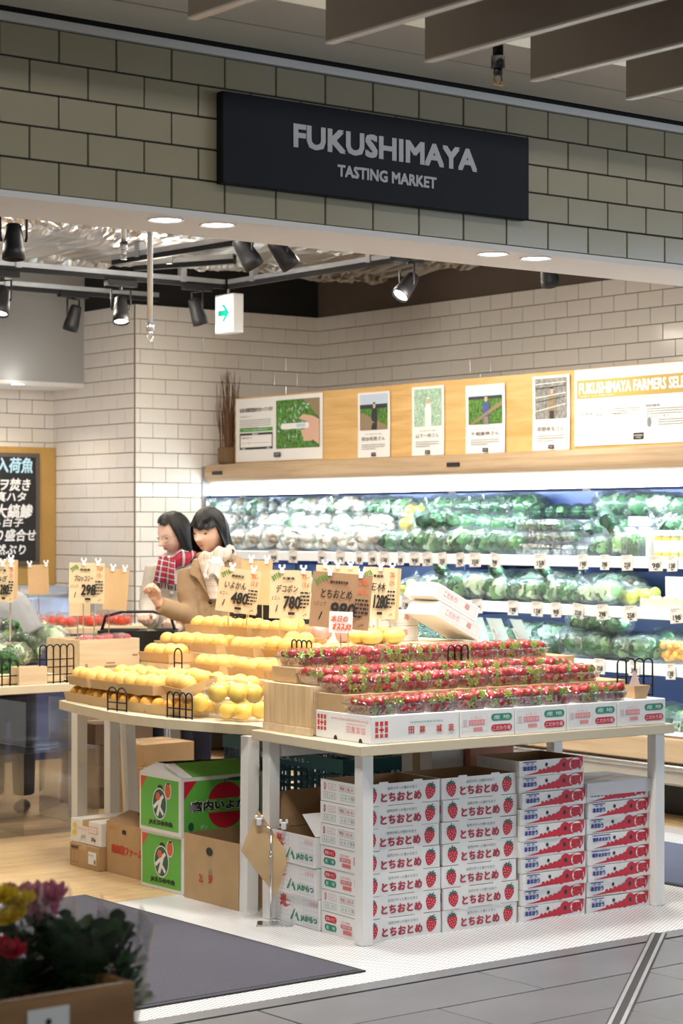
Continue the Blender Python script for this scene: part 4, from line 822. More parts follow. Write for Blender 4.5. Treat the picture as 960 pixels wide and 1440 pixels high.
# ---- fruit table with a bowed left edge
ft = thing('fruit_table', 'pale wooden fruit table with bowed edge and white legs piled with citrus', 'table', (0, 0, 0))
edge = [G(x, y, ZTOP) for x, y in ((352, 1020), (300, 1016.5), (234, 1011.5), (184, 1006), (153, 1001), (108, 991.5), (83, 985))]
st0 = I(-.03, .70); pts = [(edge[0].x - .012, st0.y + .0)] + [(p.x, p.y) for p in edge] + [(5.25, 8.42), (6.05, 8.28), (6.05, I(1.4, .70).y + .01)]
MB().prism(pts[::-1], ZTOP - .038, ZTOP).build('tabletop', ['table_top'], ft)
q = G(349, 1283); 
for (x0, y0, x1, y1) in ((q.x + .01, q.y + .012, q.x + .03, q.y + .03), (4.90, 8.27, 4.90, 8.27), (5.11, 8.33, 5.11, 8.33), (5.24, 8.36, 5.19, 8.33), (5.95, 6.75, 5.95, 6.75), (5.95, 8.15, 5.95, 8.15)):
    m = MB(); h = .026; z1 = ZTOP - .0385
    m.add([(x0-h, y0-h, 0), (x0+h, y0-h, 0), (x0+h, y0+h, 0), (x0-h, y0+h, 0), (x1-h, y1-h, z1), (x1+h, y1-h, z1), (x1+h, y1+h, z1), (x1-h, y1+h, z1)], [(3,2,1,0),(4,5,6,7),(0,1,5,4),(1,2,6,5),(2,3,7,6),(3,0,4,7)]); m.build('leg', ['leg_white'], ft)
# ------------------------------------------------------------------ strawberry cartons under the table
def strawberry(P, cx, cy, r, lean, mi_r, mi_g, mi_w):
    """printed strawberry"""
    ca, sa = math.cos(lean), math.sin(lean); tf = lambda x, y: (cx + (x*ca - y*sa)*r, cy + (x*sa + y*ca)*r)
    out = [(-.15, -1.0), (.2, -.98), (.62, -.55), (.85, .05), (.82, .5), (.5, .78), (0, .84), (-.5, .78), (-.82, .5), (-.85, .05), (-.55, -.6)]
    P.poly([tf(*p) for p in out], mi_r); P.k += .0003
    for i in range(5): 
        a = math.pi/2 + (i-2)*.75; P.poly([tf(*p) for p in ((0, .75), (.62*math.cos(a-.3), .75+.42*math.sin(a-.3)), (.85*math.cos(a), .75+.5*math.sin(a)), (.62*math.cos(a+.3), .75+.42*math.sin(a+.3)))], mi_g)
    P.line(*tf(0, .8), *tf(.15, 1.45), r*.1, mi_g)
    for (x, y) in ((-.45, .3), (0, .35), (.45, .3), (-.25, -.02), (.25, 0), (.58, -.05), (-.55, -.1), (0, -.35), (.35, -.4), (-.3, -.45), (.05, -.72)): P.poly([tf(x-.05, y), tf(x, y-.09), tf(x+.05, y), tf(x, y+.09)], mi_w)
    P.k -= .0003
def carton_shell(wd, dp, h, tabs=True):
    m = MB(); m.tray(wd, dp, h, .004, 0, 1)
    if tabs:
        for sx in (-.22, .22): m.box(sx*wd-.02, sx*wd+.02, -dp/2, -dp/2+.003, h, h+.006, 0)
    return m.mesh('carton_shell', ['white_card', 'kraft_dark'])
SW, SD, SH = .352, .262, .0815
sbox = carton_shell(SW, SD, SH - .002)
m = MB(); P = m.plane((-SW/2, -SD/2 - .0002, 0), (1, 0, 0), (0, 0, 1))
strawberry(P, .045, .036, .027, .12, 0, 1, 2); strawberry(P, SW-.045, .036, .027, -.28, 0, 1, 2)
P.text('とちおとめ', .085, .012, SW-.085, .046, 3, .035); P.text('自然が作った豊かな甘さ', .115, .055, SW-.105, .066, 1)
sprint = m.mesh('front_print', ['red_card', 'dark_green_card', 'white', mat('ink_crimson', (0.45, 0.03, 0.06), 0.6)])
def side_print(v):
    m = MB(); P = m.plane((-SW/2 - .0002, SD/2, 0), (0, -1, 0), (0, 0, 1))
    if v:
        P.pill(.02, .043, .098, .068, 0); P.pill(.02, .012, .098, .036, 1); P.up(); P.text('愛媛いちご', .028, .049, .09, .062, 3); P.text('産　地', .03, .017, .088, .031, 3)
        P.rect(.125, .034, .195, .048, 2); P.text('とちおとめ栃木', .125, .052, .185, .062, 2); P.rect(.14, .014, .195, .028, 2); P.up(); P.text('生産者の名前', .13, .037, .19, .046, 3)
        P.rect(.215, .03, .25, .06, 2)
    else:
        P.pill(.02, .042, .036, .068, 2); P.up(); P.text('栃', .023, .048, .033, .062, 3); P.k -= .0004
        for x0, x1, y0, y1, t, mi in ((.05, .10, .045, .066, 'いちご', 2), (.12, .16, .045, .068, '等級', 0), (.165, .22, .045, .066, '栃木', 2), (.02, .10, .012, .034, 'ＡＢＬＭＳ', 4), (.13, .24, .012, .034, 'ＡＢＹ等階', 4)):
            for q in ((x0, y0, x1, y0), (x0, y1, x1, y1), (x0, y0, x0, y1), (x1, y0, x1, y1)): P.line(*q, .0012, 4)
            P.text(t, x0+.006, y0+.004, x1-.006, y1-.004, mi)
    return m.mesh('side_print', ['red_card', 'ink_green', mat('ink_salmon', (0.70, 0.16, 0.16), 0.6), 'white', mat('ink_teal', (0.22, 0.34, 0.32), 0.6)])
sside = [side_print(0), side_print(1)]
def pos_words(k, n): return 'bottom' if k == 0 else 'top' if k == n-1 else ORD[k] + ' from the floor'
mat('fill_dark', (0.10, 0.06, 0.03), 0.9)
for (a, seq, where) in ((.19, (1, 0, 1, 1, 0, 0, 0), 'in the stack at the corner leg'), (.555, (1, 1, 1, 0, 0, 1, 0), 'in the middle strawberry stack')):
    for k in range(7):
        jx = R_.uniform(-.004, .006) + (.006 if k < 3 and a < .3 else 0); t = thing('strawberry_carton', 'white strawberry-print carton, %s %s' % (pos_words(k, 7), where), 'carton', I(a + jx, .165 + R_.uniform(-.004, .004), SH*k), IA + R_.uniform(-.006, .006), 'strawberry cartons')
        inst(sbox, 'carton_shell', t); inst(sprint, 'front_print', t); inst(sside[seq[k]], 'side_print', t)
# flatter cartons printed with a red comet
AW, AD, AH = .318, .262, .0612
abox = carton_shell(AW, AD, AH - .0015, False)
def comet(v):
    m = MB(); P = m.plane((-AW/2, -AD/2 - .0002, 0), (1, 0, 0), (0, 0, 1))
    P.poly([(.02, .004), (.30, .012), (.312, .03), (.314, .0595), (.27, .0595), (.205, .044), (.15, .024)], 0).up(.0002)
    for x, r in ((.10, .008), (.12, .009), (.142, .012), (.165, .014), (.19, .018)): P.disc(x, .012 + r*.6, r, r, 0, 12)
    P.disc(.218, .034, .026, .0255, 0, 18).up(.0002); P.disc(.218, .034, .0085, .009, 1, 12); P.disc(.132, .040, .0068, .0075, 1, 12)
    P.disc(.275, .033, .030, .025, 3, 18); P.up(.0002); P.text('福岡', .250, .013, .300, .052, 0, .05)
    if v: P.rect(.018, .052, .11, .0555, 2); P.text('博多あまおう', .018, .030, .11, .047, 2, .04)
    else: P.rect(.018, .052, .082, .0555, 2); P.text('甘 王', .03, .043, .07, .051, 2, .02); P.text('あまおう', .018, .021, .082, .040, 2, .05)
    return m.mesh('front_print', ['red_card', 'black', 'ink_blue', 'paper'])
acom = [comet(0), comet(1)]
m = MB(); P = m.plane((-AW/2 - .0002, AD/2, 0), (0, -1, 0), (0, 0, 1))
for q in ((.02, .01, .09, .01), (.02, .05, .09, .05), (.02, .01, .02, .05), (.09, .01, .09, .05), (.02, .03, .09, .03)): P.line(*q, .0015, 0)
P.text('規格', .03, .035, .06, .045, 0); aside = m.mesh('side_print', ['lav_ink'])
for (a, n, b, where, vs) in ((.90, 10, .15, 'in the tall stack of ten', ()), (1.232, 8, .15, 'in the right lidded stack', (3, 4))):
    for k in range(n):
        t = thing('comet_carton', 'flat carton with red comet print, %s %s' % (pos_words(k, n), where), 'carton', I(a + R_.uniform(-.006, .006), b + R_.uniform(-.004, .004), AH*k), IA + R_.uniform(-.012, .012), 'red comet cartons')
        inst(abox, 'carton_shell', t); inst(acom[1 if (n == 8 and k in vs) else 0], 'front_print', t); inst(aside, 'side_print', t)
ld = thing('carton_lid', 'greyish white cardboard lid with pink print on the right carton stack', 'lid', I(1.232, .15, AH*8 - .035), IA)
MB().tray(AW + .022, AD + .02, .05, .003, 0, 0, M=Matrix.Translation((0, 0, .05)) @ Matrix.Rotation(math.pi, 4, 'X')).build('lid_shell', [mat('lid_grey', (0.66, 0.66, 0.70), 0.5)], ld)
m = MB(); P = m.plane((-.15, -.12, .0502), (1, 0, 0), (0, 1, 0)); P.line(.02, .05, .28, .16, .02, 0); P.line(.05, .20, .28, .06, .012, 0); P.line(.1, .02, .3, .1, .012, 0); m.build('lid_print', [mat('pale_pink', (0.68, 0.45, 0.58), 0.6)], ld)
# JA cartons with a blue grid, three high behind the corner
JW, JD, JH = .36, .30, .117
def ja_print():
    m = MB(); P = m.plane((-JW/2 - .0002, JD/2, 0), (0, -1, 0), (0, 0, 1))
    for k in range(16):
        x = .012 + .018*k
        if not (.13 < x < .185): P.line(x, .008, x, .11, .0008, 0)
    for k in range(6): P.line(.008, .012 + .018*k, .125, .012 + .018*k, .0008, 0); P.line(.19, .012 + .018*k, .292, .012 + .018*k, .0008, 0)
    P.up(); P.text('光', .03, .06, .075, .105, 1, .05); P.poly([(.035, .072), (.07, .058), (.11, .075), (.075, .066)], 1); P.text('からつ', .07, .078, .10, .088, 1)
    P.poly([(.10, .018), (.112, .018), (.135, .06), (.13, .06)], 2); P.poly([(.133, .03), (.145, .052), (.165, .018), (.152, .018), (.144, .034)], 2); P.text('JAからつ', .172, .018, .286, .046, 2, .04); P.text('佐賀県産', .23, .085, .285, .098, 3)
    return m.mesh('side_print', ['lav_ink', 'ink_red', 'ink_green', 'ink_pink'])
japr = ja_print()
jw = MB().box(-JW/2, JW/2, -JD/2, JD/2, 0, JH - .003, bev=.002).mesh('carton_body', ['white_card']); jopen = MB().tray(JW, JD, JH - .003, .004, 0, 1).mesh('carton_body', ['white_card', 'kraft_dark'])
for k in range(3):
    t = thing('grid_carton', 'white carton with blue grid and red mark behind the corner table leg, ' + ('bottom', 'middle', 'open top one')[k], 'carton', I(.185 + (.012 if k == 0 else -.004*k), .455, JH*k), IA, 'blue grid cartons')
    inst(jopen if k == 2 else jw, 'carton_body', t); inst(japr, 'side_print', t)
    if k == 2:
        MB().add([(JW/2, -JD/2, JH), (JW/2, JD/2, JH), (JW/2 - .17, JD/2 - .01, JH + .115), (JW/2 - .17, -JD/2 + .01, JH + .115)], [(0, 1, 2, 3)]).build('flap', ['kraft_dark'], t)
        MB().add([(-JW/2, -JD/2, JH), (JW/2, -JD/2, JH), (JW/2 - .02, -JD/2 + .12, JH + .07), (-JW/2 + .02, -JD/2 + .12, JH + .07)], [(0, 1, 2, 3)]).build('flap', ['white_card'], t)
        MB().add([(-JW/2, JD/2, JH), (JW/2, JD/2, JH), (JW/2, JD/2 + .02, JH + .14), (-JW/2 + .05, JD/2 + .04, JH + .13)], [(0, 1, 2, 3)]).build('flap', ['kraft_dark'], t)
# ------------------------------------------------------------------ boxes under the fruit table
def handle(P, cx, cy, wd=.03, h=.016): P.pill(cx-wd/2, cy-h/2, cx+wd/2, cy+h/2, 0)
def green_box(loc, rz, label, top):
    wd, dp, h = .40, .325, .238; t = thing('citrus_carton', label, 'carton', loc, rz, 'green citrus cartons')
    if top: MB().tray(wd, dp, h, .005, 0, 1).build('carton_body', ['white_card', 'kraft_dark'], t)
    else: MB().box(-wd/2, wd/2, -dp/2, dp/2, 0, h, bev=.002).build('carton_body', ['white_card'], t)
    m = MB(); P = m.plane((-wd/2 - .0002, dp/2, 0), (0, -1, 0), (0, 0, 1)); P.rect(.012, .015, dp-.02, h-.015, 1).up()
    P.poly([(.012, h-.075), (.012, h-.015), (.06, h-.015)], 2); handle(P, .165, h-.055, .04, .026)
    cx, cy = .16, .118; P.disc(cx, cy, .056, .066, 5, 22).up(); P.disc(cx, cy, .051, .061, 6, 22).up(.0003)
    P.line(cx-.045, cy-.018, cx+.03, cy+.035, .016, 5); P.line(cx+.012, cy+.022, cx-.018, cy-.05, .018, 5); P.line(cx-.006, cy-.008, cx+.03, cy-.042, .015, 5); P.disc(cx-.012, cy+.03, .018, .017, 3, 14); P.disc(cx+.065, cy+.06, .027, .036, 5, 16); P.up(.0003); P.disc(cx+.065, cy+.06, .022, .031, 3, 16); P.rect(cx+.055, cy+.085, cx+.078, cy+.093, 6)
    P.text('JAえひめ中央', .078, .026, .262, .052, 0, .045); m.build('end_print', ['black', 'green_card', mat('orange_red', (0.70, 0.10, 0.05), 0.5), mat('face_orange', (0.72, 0.14, 0.05), 0.5), 'white', 'white', 'dark_green_card'], t)
    m = MB(); P = m.plane((-wd/2, -dp/2 - .0002, 0), (1, 0, 0), (0, 0, 1)); P.rect(.012, .015, wd-.012, h-.015, 1).up(); P.poly([(.012, h-.09), (.012, h-.015), (.075, h-.015)], 2)
    P.disc(.215, h*.57, .085, .075, 2, 20, 0.1, math.pi-.1); P.disc(.215, h*.40, .085, .075, 2, 20, math.pi+.1, 2*math.pi-.1).up()
    P.line(.21, h*.84, .21, h*.93, .006, 6); P.poly([(.21, h*.925), (.26, h*.89), (.34, h*.90), (.30, h*.955), (.24, h*.95)], 6)
    P.text('宮内いよかん', .045, h*.40, .375, h*.60, 5, .06); P.up(); P.text('宮内いよかん', .05, h*.41, .37, h*.59, 0, .035); P.rect(.035, h*.43, .075, h*.53, 4); P.text('ポン', .09, .025, .125, .042, 5); P.disc(.045, .038, .014, .018, 6); P.text('2L', .34, .028, .37, .045, 0)
    m.build('front_print', ['black', 'green_card', 'red_card', 'face_orange', 'ink_grey', 'white', 'dark_green_card'], t)
    if top:
        a = .075
        f1 = MB().add([(-wd/2, -dp/2, h), (wd/2, -dp/2, h), (wd/2-.03, -dp/2+.14, h+.045), (-wd/2, -dp/2+.14, h+.045)], [(0, 1, 2, 3)]); f1.build('flap', ['green_card'], t)
        MB().add([(-wd/2, -dp/2-.0005, h+.0006), (-wd/2+.055, -dp/2-.0005, h+.0006), (-wd/2+.055, -dp/2+.14, h+.0462), (-wd/2, -dp/2+.14, h+.0462)], [(0, 1, 2, 3)]).build('flap', ['white_card'], t)
        MB().add([(-wd/2, -dp/2, h), (-wd/2, dp/2, h), (-wd/2+.02, dp/2-.10, h+.045), (-wd/2+.02, -dp/2+.12, h+.045)], [(0, 1, 2, 3)]).build('flap', ['white_card'], t)
        MB().add([(-wd/2, dp/2, h), (wd/2, dp/2, h), (wd/2, dp/2-.13, h+.04), (-wd/2+.02, dp/2-.13, h+.05)], [(0, 1, 2, 3)]).build('flap', ['white_card'], t)
    return t
green_box((4.69 + .20, 7.09 + .1625, 0), 0.0, 'green and white citrus carton on the floor under the open one', False)
green_box((4.68 + .20, 7.085 + .1625, .2385), -.02, 'open green citrus carton with big black lettering on top of another', True)
def kraft_box(name, label, loc, rz, wd, dp, h, draw=None, mats=None, open_=False, m0='kraft', group=None, sub=True):
    t = thing(name, label, 'carton', loc, rz, group)
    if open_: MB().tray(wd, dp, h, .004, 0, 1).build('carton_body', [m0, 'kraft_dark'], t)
    else:
        MB().box(-wd/2, wd/2, -dp/2, dp/2, 0, h, bev=.002).build('carton_body', [m0], t)
        MB().box(-wd/2-.0008, wd/2+.0008, -.025, .025, h*.75, h+.0008).build('tape', [mat('tape', (0.55, 0.40, 0.22), 0.25)], t)
    if draw: m = MB(); draw(m, wd, dp, h); m.build('print', mats, t)
    return t
def d_hachi(m, wd, dp, h):
    P = m.plane((-wd/2-.0012, dp/2, 0), (0, -1, 0), (0, 0, 1)); P.disc(.185, h*.79, .024, .017, 0, 14); P.text('八', .178, h*.57, .203, h*.66, 1); P.text('朔', .178, h*.44, .203, h*.53, 1); P.text('2L', .11, h*.30, .14, h*.42, 2, .02); P.text('3P', .178, h*.31, .208, h*.43, 2, .02)
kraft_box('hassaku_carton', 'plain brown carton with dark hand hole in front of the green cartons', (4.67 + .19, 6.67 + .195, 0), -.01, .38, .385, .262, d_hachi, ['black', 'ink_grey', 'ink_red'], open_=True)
def d_shikoku(m, wd, dp, h):
    P = m.plane((-wd/2-.0012, dp/2, 0), (0, -1, 0), (0, 0, 1)); handle(P, .15, h-.035, .035, .02); P.text('南四国ファーム', .045, h*.40, .30, h*.58, 1, .03); P.text('池園グループ', .02, h-.035, .10, h-.018, 2)
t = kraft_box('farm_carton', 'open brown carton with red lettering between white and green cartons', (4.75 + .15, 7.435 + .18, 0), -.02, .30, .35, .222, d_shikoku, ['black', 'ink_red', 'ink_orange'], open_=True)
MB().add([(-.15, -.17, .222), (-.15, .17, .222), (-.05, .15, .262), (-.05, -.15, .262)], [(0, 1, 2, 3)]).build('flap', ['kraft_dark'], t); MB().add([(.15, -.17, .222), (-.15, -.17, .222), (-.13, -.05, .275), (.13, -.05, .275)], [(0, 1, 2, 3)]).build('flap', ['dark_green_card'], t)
def d_small(m, wd, dp, h):
    P = m.plane((-wd/2-.0014, dp/2, 0), (0, -1, 0), (0, 0, 1))
    for q in ((.015, .02, .08, .02), (.015, .075, .08, .075), (.015, .02, .015, .075), (.08, .02, .08, .075), (.047, .02, .047, .075)): P.line(*q, .0012, 0)
    P.text('取扱注意', .017, .079, .078, .092, 0, .03); P.rect(.165, .025, .235, .08, 1).up(); P.text('品名　みかん', .17, .06, .21, .07, 0); P.rect(.214, .028, .230, .048, 2)
kraft_box('shipping_carton', 'small brown shipping carton with white label under the white carton', (4.72 + .16, 7.795 + .13, 0), -.01, .32, .25, .103, d_small, ['ink', 'paper', 'ink_grey'])
def d_white(m, wd, dp, h):
    P = m.plane((-wd/2-.0014, dp/2, 0), (0, -1, 0), (0, 0, 1)); P.disc(.035, .075, .016, .012, 0); P.disc(.035, .042, .018, .013, 0); P.text('すみません', .055, .058, .14, .072, 1); P.rect(.155, .052, .225, .082, 1).up(); P.rect(.158, .055, .222, .079, 3).up(); P.text('せとか', .165, .06, .215, .075, 1); P.text('20p', .175, .015, .215, .035, 2, .03); P.text('JAM', .09, .015, .13, .04, 4)
kraft_box('white_carton', 'white carton with yellow marks on top of the small shipping carton', (4.73 + .17, 7.80 + .13, .1045), .01, .34, .255, .104, d_white, ['yellow_ink', 'ink_pink', 'ink', 'white_card', 'ink_grey'], m0='white_card')
# cartons at the back beneath the fruit table
def stack(name, x, y, ns, wd, dp, h, label, rz=0.0, m0='kraft', gap=.0012, slots=False):
    for k in range(ns):
        o = kraft_box(name, '%s, %s of the stack' % (label, 'bottom' if k == 0 else 'top' if k == ns-1 else ORD[k] + ' from the bottom'), (x + R_.uniform(-.008, .008), y + R_.uniform(-.008, .008), (h+gap)*k), rz + R_.uniform(-.03, .03), wd, dp, h, None, None, False, m0, label)
        if slots: m = MB(); P = m.plane((-wd/2-.0012, dp/2, 0), (0, -1, 0), (0, 0, 1)); P.pill(dp*.3, h*.55, dp*.3+.05, h*.75, 0); P.rect(dp*.55, h*.25, dp*.55+.05, h*.65, 1); m.build('print', ['black', 'paper'], o)
q = PD(214, 1100, 10.35); stack('brown_carton', q.x, q.y, 4, .30, .28, .108, 'brown carton beneath the vegetable table')
q = PD(150, 1100, 11.3); stack('shaded_carton', q.x, q.y, 4, .36, .36, .112, 'shade-darkened brown carton behind the white table legs', m0=mat('kraft_shaded', (0.17, 0.10, 0.06), 0.8, noise_amt=.08, nscale=10), slots=True)  # shade under the table put into the carton colour
# dark plastic crates under the tables
mat('crate_teal', (0.012, 0.075, 0.095), 0.45); mat('crate_black', (0.012, 0.014, 0.018), 0.5)
def plastic_crate(name, label, loc, rz, wd, dp, h, mt, writing=None, rows_=5, cols=12):
    t = thing(name, label, 'crate', loc, rz); m = MB(); th = .006
    m.box(-wd/2, wd/2, -dp/2, dp/2, 0, .006)
    for s in (-1, 1):
        for k in range(rows_+1):
            z = .006 + (h-.05)*k/rows_; m.box(-wd/2, wd/2, s*dp/2-(th if s > 0 else 0), s*dp/2+(th if s < 0 else 0), z, z+.010); m.box(s*wd/2-(th if s > 0 else 0), s*wd/2+(th if s < 0 else 0), -dp/2+th, dp/2-th, z, z+.010)
        for k in range(cols+1):
            x = -wd/2 + (wd-.008)*k/cols; m.box(x, x+.008, s*dp/2-(th if s > 0 else 0), s*dp/2+(th if s < 0 else 0), .006, h-.03); y = -dp/2 + (dp-.008)*k/cols; m.box(s*wd/2-(th if s > 0 else 0), s*wd/2+(th if s < 0 else 0), y, y+.008, .006, h-.03)
    m.build('lattice_wall', [mt], t)
    r = MB(); H = h
    for (x0, x1, y0, y1) in ((-wd/2-.008, wd/2+.008, -dp/2-.008, -dp/2+.006), (-wd/2-.008, wd/2+.008, dp/2-.006, dp/2+.008), (-wd/2-.008, -wd/2+.006, -dp/2+.006, dp/2-.006), (wd/2-.006, wd/2+.008, -dp/2+.006, dp/2-.006)): r.box(x0, x1, y0, y1, H-.055, H)
    r.build('rim', [mat('rim_teal', (0.02, 0.13, 0.17), 0.4) if mt == 'crate_teal' else mt], t)
    if writing:
        m = MB(); P = m.plane((-wd/2-.0082, dp/2, h-.055), (0, -1, 0), (0, 0, 1)); P.text(writing, dp*.12, .014, dp*.62, .036, 0, .03); P.rect(.015, .014, .037, .036, 0); m.build('lettering', [mat('pale_print', (0.55, 0.62, 0.66), 0.6)], t)
    return t
for k in range(2): plastic_crate('plastic_crate', 'dark teal plastic crate under the tables, %s of the pair' % ('lower', 'upper')[k], I(.62, 1.05, .002 + .285*k), IA, .40, .62, .282, 'crate_teal', '▯ S.C.R. 615 -', 7, 14)
plastic_crate('plastic_crate', 'dark teal plastic crate behind the green citrus carton', I(.85, 1.75, .002), IA, .5, .4, .56, 'crate_teal', None, 8, 12)
t = thing('plastic_film_heap', 'crumpled pale plastic film on top of the teal crates', 'plastic film', I(.62, 1.05, .571), IA)
MB().grid(lambda u, v: ((u-.5)*.36, (v-.5)*.5, .004 + .012*abs(noise.noise((u*7, v*9, 2)))), 14, 18).build('film_sheet', ['milky_film'], t)
for i, (x, y, z, lb) in enumerate(((5.98, 7.95, 0, 'beneath the fruit table'), (5.55, 6.72, .0, 'behind the strawberry cartons'))):
    t = thing('plastic_bag', 'translucent white plastic bag standing %s' % lb, 'plastic bag', (x, y, 0)); f = lambda d: 1 + .18*noise.noise((d.x*2+i, d.y*2, d.z*3))
    m = MB().ell((0, 0, .32), (.08, .075, .32), 14, 12, fn=f); m.v = [(a, b, max(c, .001)) for a, b, c in m.v]; m.build('bag_film', ['milky_film'], t)
kraft_box('pink_carton', 'pink and white carton standing behind the strawberry cartons', I(.92, .52, 0), IA, .22, .2, .62, None, None, False, mat('salmon_card', (0.66, 0.30, 0.24), 0.6)); kraft_box('white_carton', 'tall white carton standing behind the strawberry cartons', I(.72, .55, 0), IA, .16, .2, .62, None, None, False, 'white_card')
# clear acrylic bin at the left, behind the mat
q = G(20, 1140)
t = thing('acrylic_bin', 'clear acrylic cube bin on the wood floor under the vegetable table', 'bin', (4.98, 9.22, 0), 0.0)
for (x0, x1, y0, y1, z0, z1) in ((-.42, .42, -.30, -.294, 0, .40), (-.42, .42, .294, .30, 0, .40), (-.42, -.414, -.294, .294, 0, .40), (.414, .42, -.294, .294, 0, .40), (-.005, .0, -.294, .294, 0, .40), (-.42, .42, -.30, .30, .4005, .41)): MB().box(x0, x1, y0, y1, z0, z1, bev=.001).build('panel', ['acrylic'], t)
t = thing('acrylic_box', 'small clear acrylic box on top of the acrylic bin', 'box', (5.22, 9.22, .412)); 
for (x0, x1, y0, y1, z0, z1) in ((-.15, .15, -.15, -.145, 0, .22), (-.15, .15, .145, .15, 0, .22), (-.15, -.145, -.145, .145, 0, .22), (.145, .15, -.145, .145, 0, .22)): MB().box(x0, x1, y0, y1, z0, z1, bev=.001).build('panel', ['acrylic'], t)
# ------------------------------------------------------------------ sign stand on the floor with a diamond-hung paper
q = G(381, 1300)
t = thing('sign_stand', 'chrome floor sign stand with a kraft paper hung as a diamond', 'sign stand', (q.x, q.y, 0), CAMROT)
MB().box(-.055, .085, -.045, .045, 0, .006, bev=.002).build('base_plate', ['chrome'], t); MB().cyl((0, 0, .006), (0, 0, .36), .0045, n=8).build('pole', ['chrome'], t); MB().cyl((0, 0, .255), (0, 0, .275), .009, n=8).build('collar', ['chrome'], t)
MB().tube([(-.05, 0, .385), (0, 0, .36), (.05, 0, .37)], .003, 6).build('crossbar', ['chrome'], t)
mat('clip_clear', (0.85, 0.86, 0.88), 0.15, spec=0.8)
for (x, z) in ((-.045, .385), (.048, .37)): MB().box(x-.010, x+.010, -.008, .008, z-.012, z+.016, bev=.003).box(x-.016, x-.006, -.006, .006, z+.01, z+.026, bev=.002).box(x+.006, x+.016, -.006, .006, z+.01, z+.026, bev=.002).build('clip', ['clip_clear'], t)
def pp(x, y): return ((x-381)*.00266, .012 + .004*math.sin(x*.1), (1300-y)*.00266)
P4 = [pp(362, 1137), pp(338, 1196), pp(388, 1262), pp(406, 1203)]
m = MB(); f = lambda u, v: tuple((Vector(P4[0])*(1-u) + Vector(P4[1])*u)*(1-v) + (Vector(P4[3])*(1-u) + Vector(P4[2])*u)*v + Vector((0, .006*math.sin(5*u+3*v), 0))); m.grid(f, 8, 8); m.build('paper', ['kraft_paper'], t)
# ================================================================== STRAWBERRIES
# white cartons along the front edge of the table
def front_carton(a0, a1, dp, label, big):
    wd = a1 - a0 - .003; h = .0995; t = thing('berry_carton', label, 'carton', I((a0+a1)/2, -.025 + dp/2, ZTOP + .0005), IA, 'white cartons on the table edge')
    MB().box(-wd/2, wd/2, -dp/2, dp/2, 0, h, bev=.002).build('carton_body', ['white_card'], t)
    m = MB(); P = m.plane((-wd/2, -dp/2-.0002, 0), (1, 0, 0), (0, 0, 1))
    def crest(P, x, y, s):
        for i in range(3): P.rect(x + s*.36*i, y, x + s*(.36*i+.24), y + s*.22, 0); P.rect(x + s*.36*i, y + s*.72, x + s*(.36*i+.24), y + s, 0)
        P.rect(x, y + s*.3, x + s*.22, y + s*.64, 0); P.rect(x + s*.74, y + s*.3, x + s*.96, y + s*.64, 0); P.rect(x + s*.3, y + s*.42, x + s*.66, y + s*.54, 0); P.rect(x + s*.42, y + s*.3, x + s*.54, y + s*.66, 0)
    if big:
        crest(P, .018, .022, .058)
        for k, ch in enumerate('田鉾'): P.text(ch, .165 + .05*k, .03, .19 + .05*k, .056, 0, .02)
        for k, ch in enumerate('城茨'): P.text(ch, .29 + .055*k, .03, .315 + .055*k, .056, 0, .02)
        P.text('茨城県鉾田市農業協同組合', .17, .066, .32, .074, 1); m.build('front_print', ['ink_red', 'ink_green'], t)
        m = MB(); P = m.plane((-wd/2-.0002, dp/2, 0), (0, -1, 0), (0, 0, 1)); crest(P, .012, .028, .058); P.text('www.ibarakihokota.or.jp', .10, .07, .34, .084, 1); P.text('田農業協', .20, .03, .32, .056, 1); P.rect(.2, .062, .32, .064, 1)
        for x in (.13, .29): P.disc(x, .0, .012, .016, 2, 12, 0, math.pi)
        m.build('side_print', ['ink_red', 'ink_pink', 'black'], t)
    else:
        P.pill(wd-.112, .056, wd-.012, .082, 1); P.pill(wd-.112, .016, wd-.012, .042, 0); P.up(); P.text('産 地', wd-.1, .061, wd-.024, .077, 3); P.text('こだわり苺', wd-.104, .021, wd-.02, .037, 3); P.k -= .0004
        P.rect(.04, .044, .115, .064, 2); P.text('いちご', .05, .068, .105, .078, 2); P.rect(.062, .022, .105, .036, 2); P.rect(.015, .04, .032, .066, 4); P.up(); P.text('とちおとめ', .045, .048, .11, .06, 3)
        for q in ((.01, .015, .125, .015), (.01, .085, .125, .085), (.01, .015, .01, .085), (.125, .015, .125, .085)): P.line(*q, .0008, 4)
        m.build('front_print', ['red_card', 'ink_green', 'ink_pink', 'white', mat('ink_pale', (0.68, 0.56, 0.58), 0.6)], t)
edges = [.015, .415, .675, .93, 1.185, 1.44]
for k in range(5): front_carton(edges[k], edges[k+1], .355 if k == 0 else .34, ('long white carton with a red crest at the table corner' if k == 0 else 'white carton with green and red pill labels on the table edge, %s from right' % ('fourth', 'third', 'second', 'rightmost')[k-1].replace('rightmost', 'first')), k == 0)
ZB = ZTOP + .1005
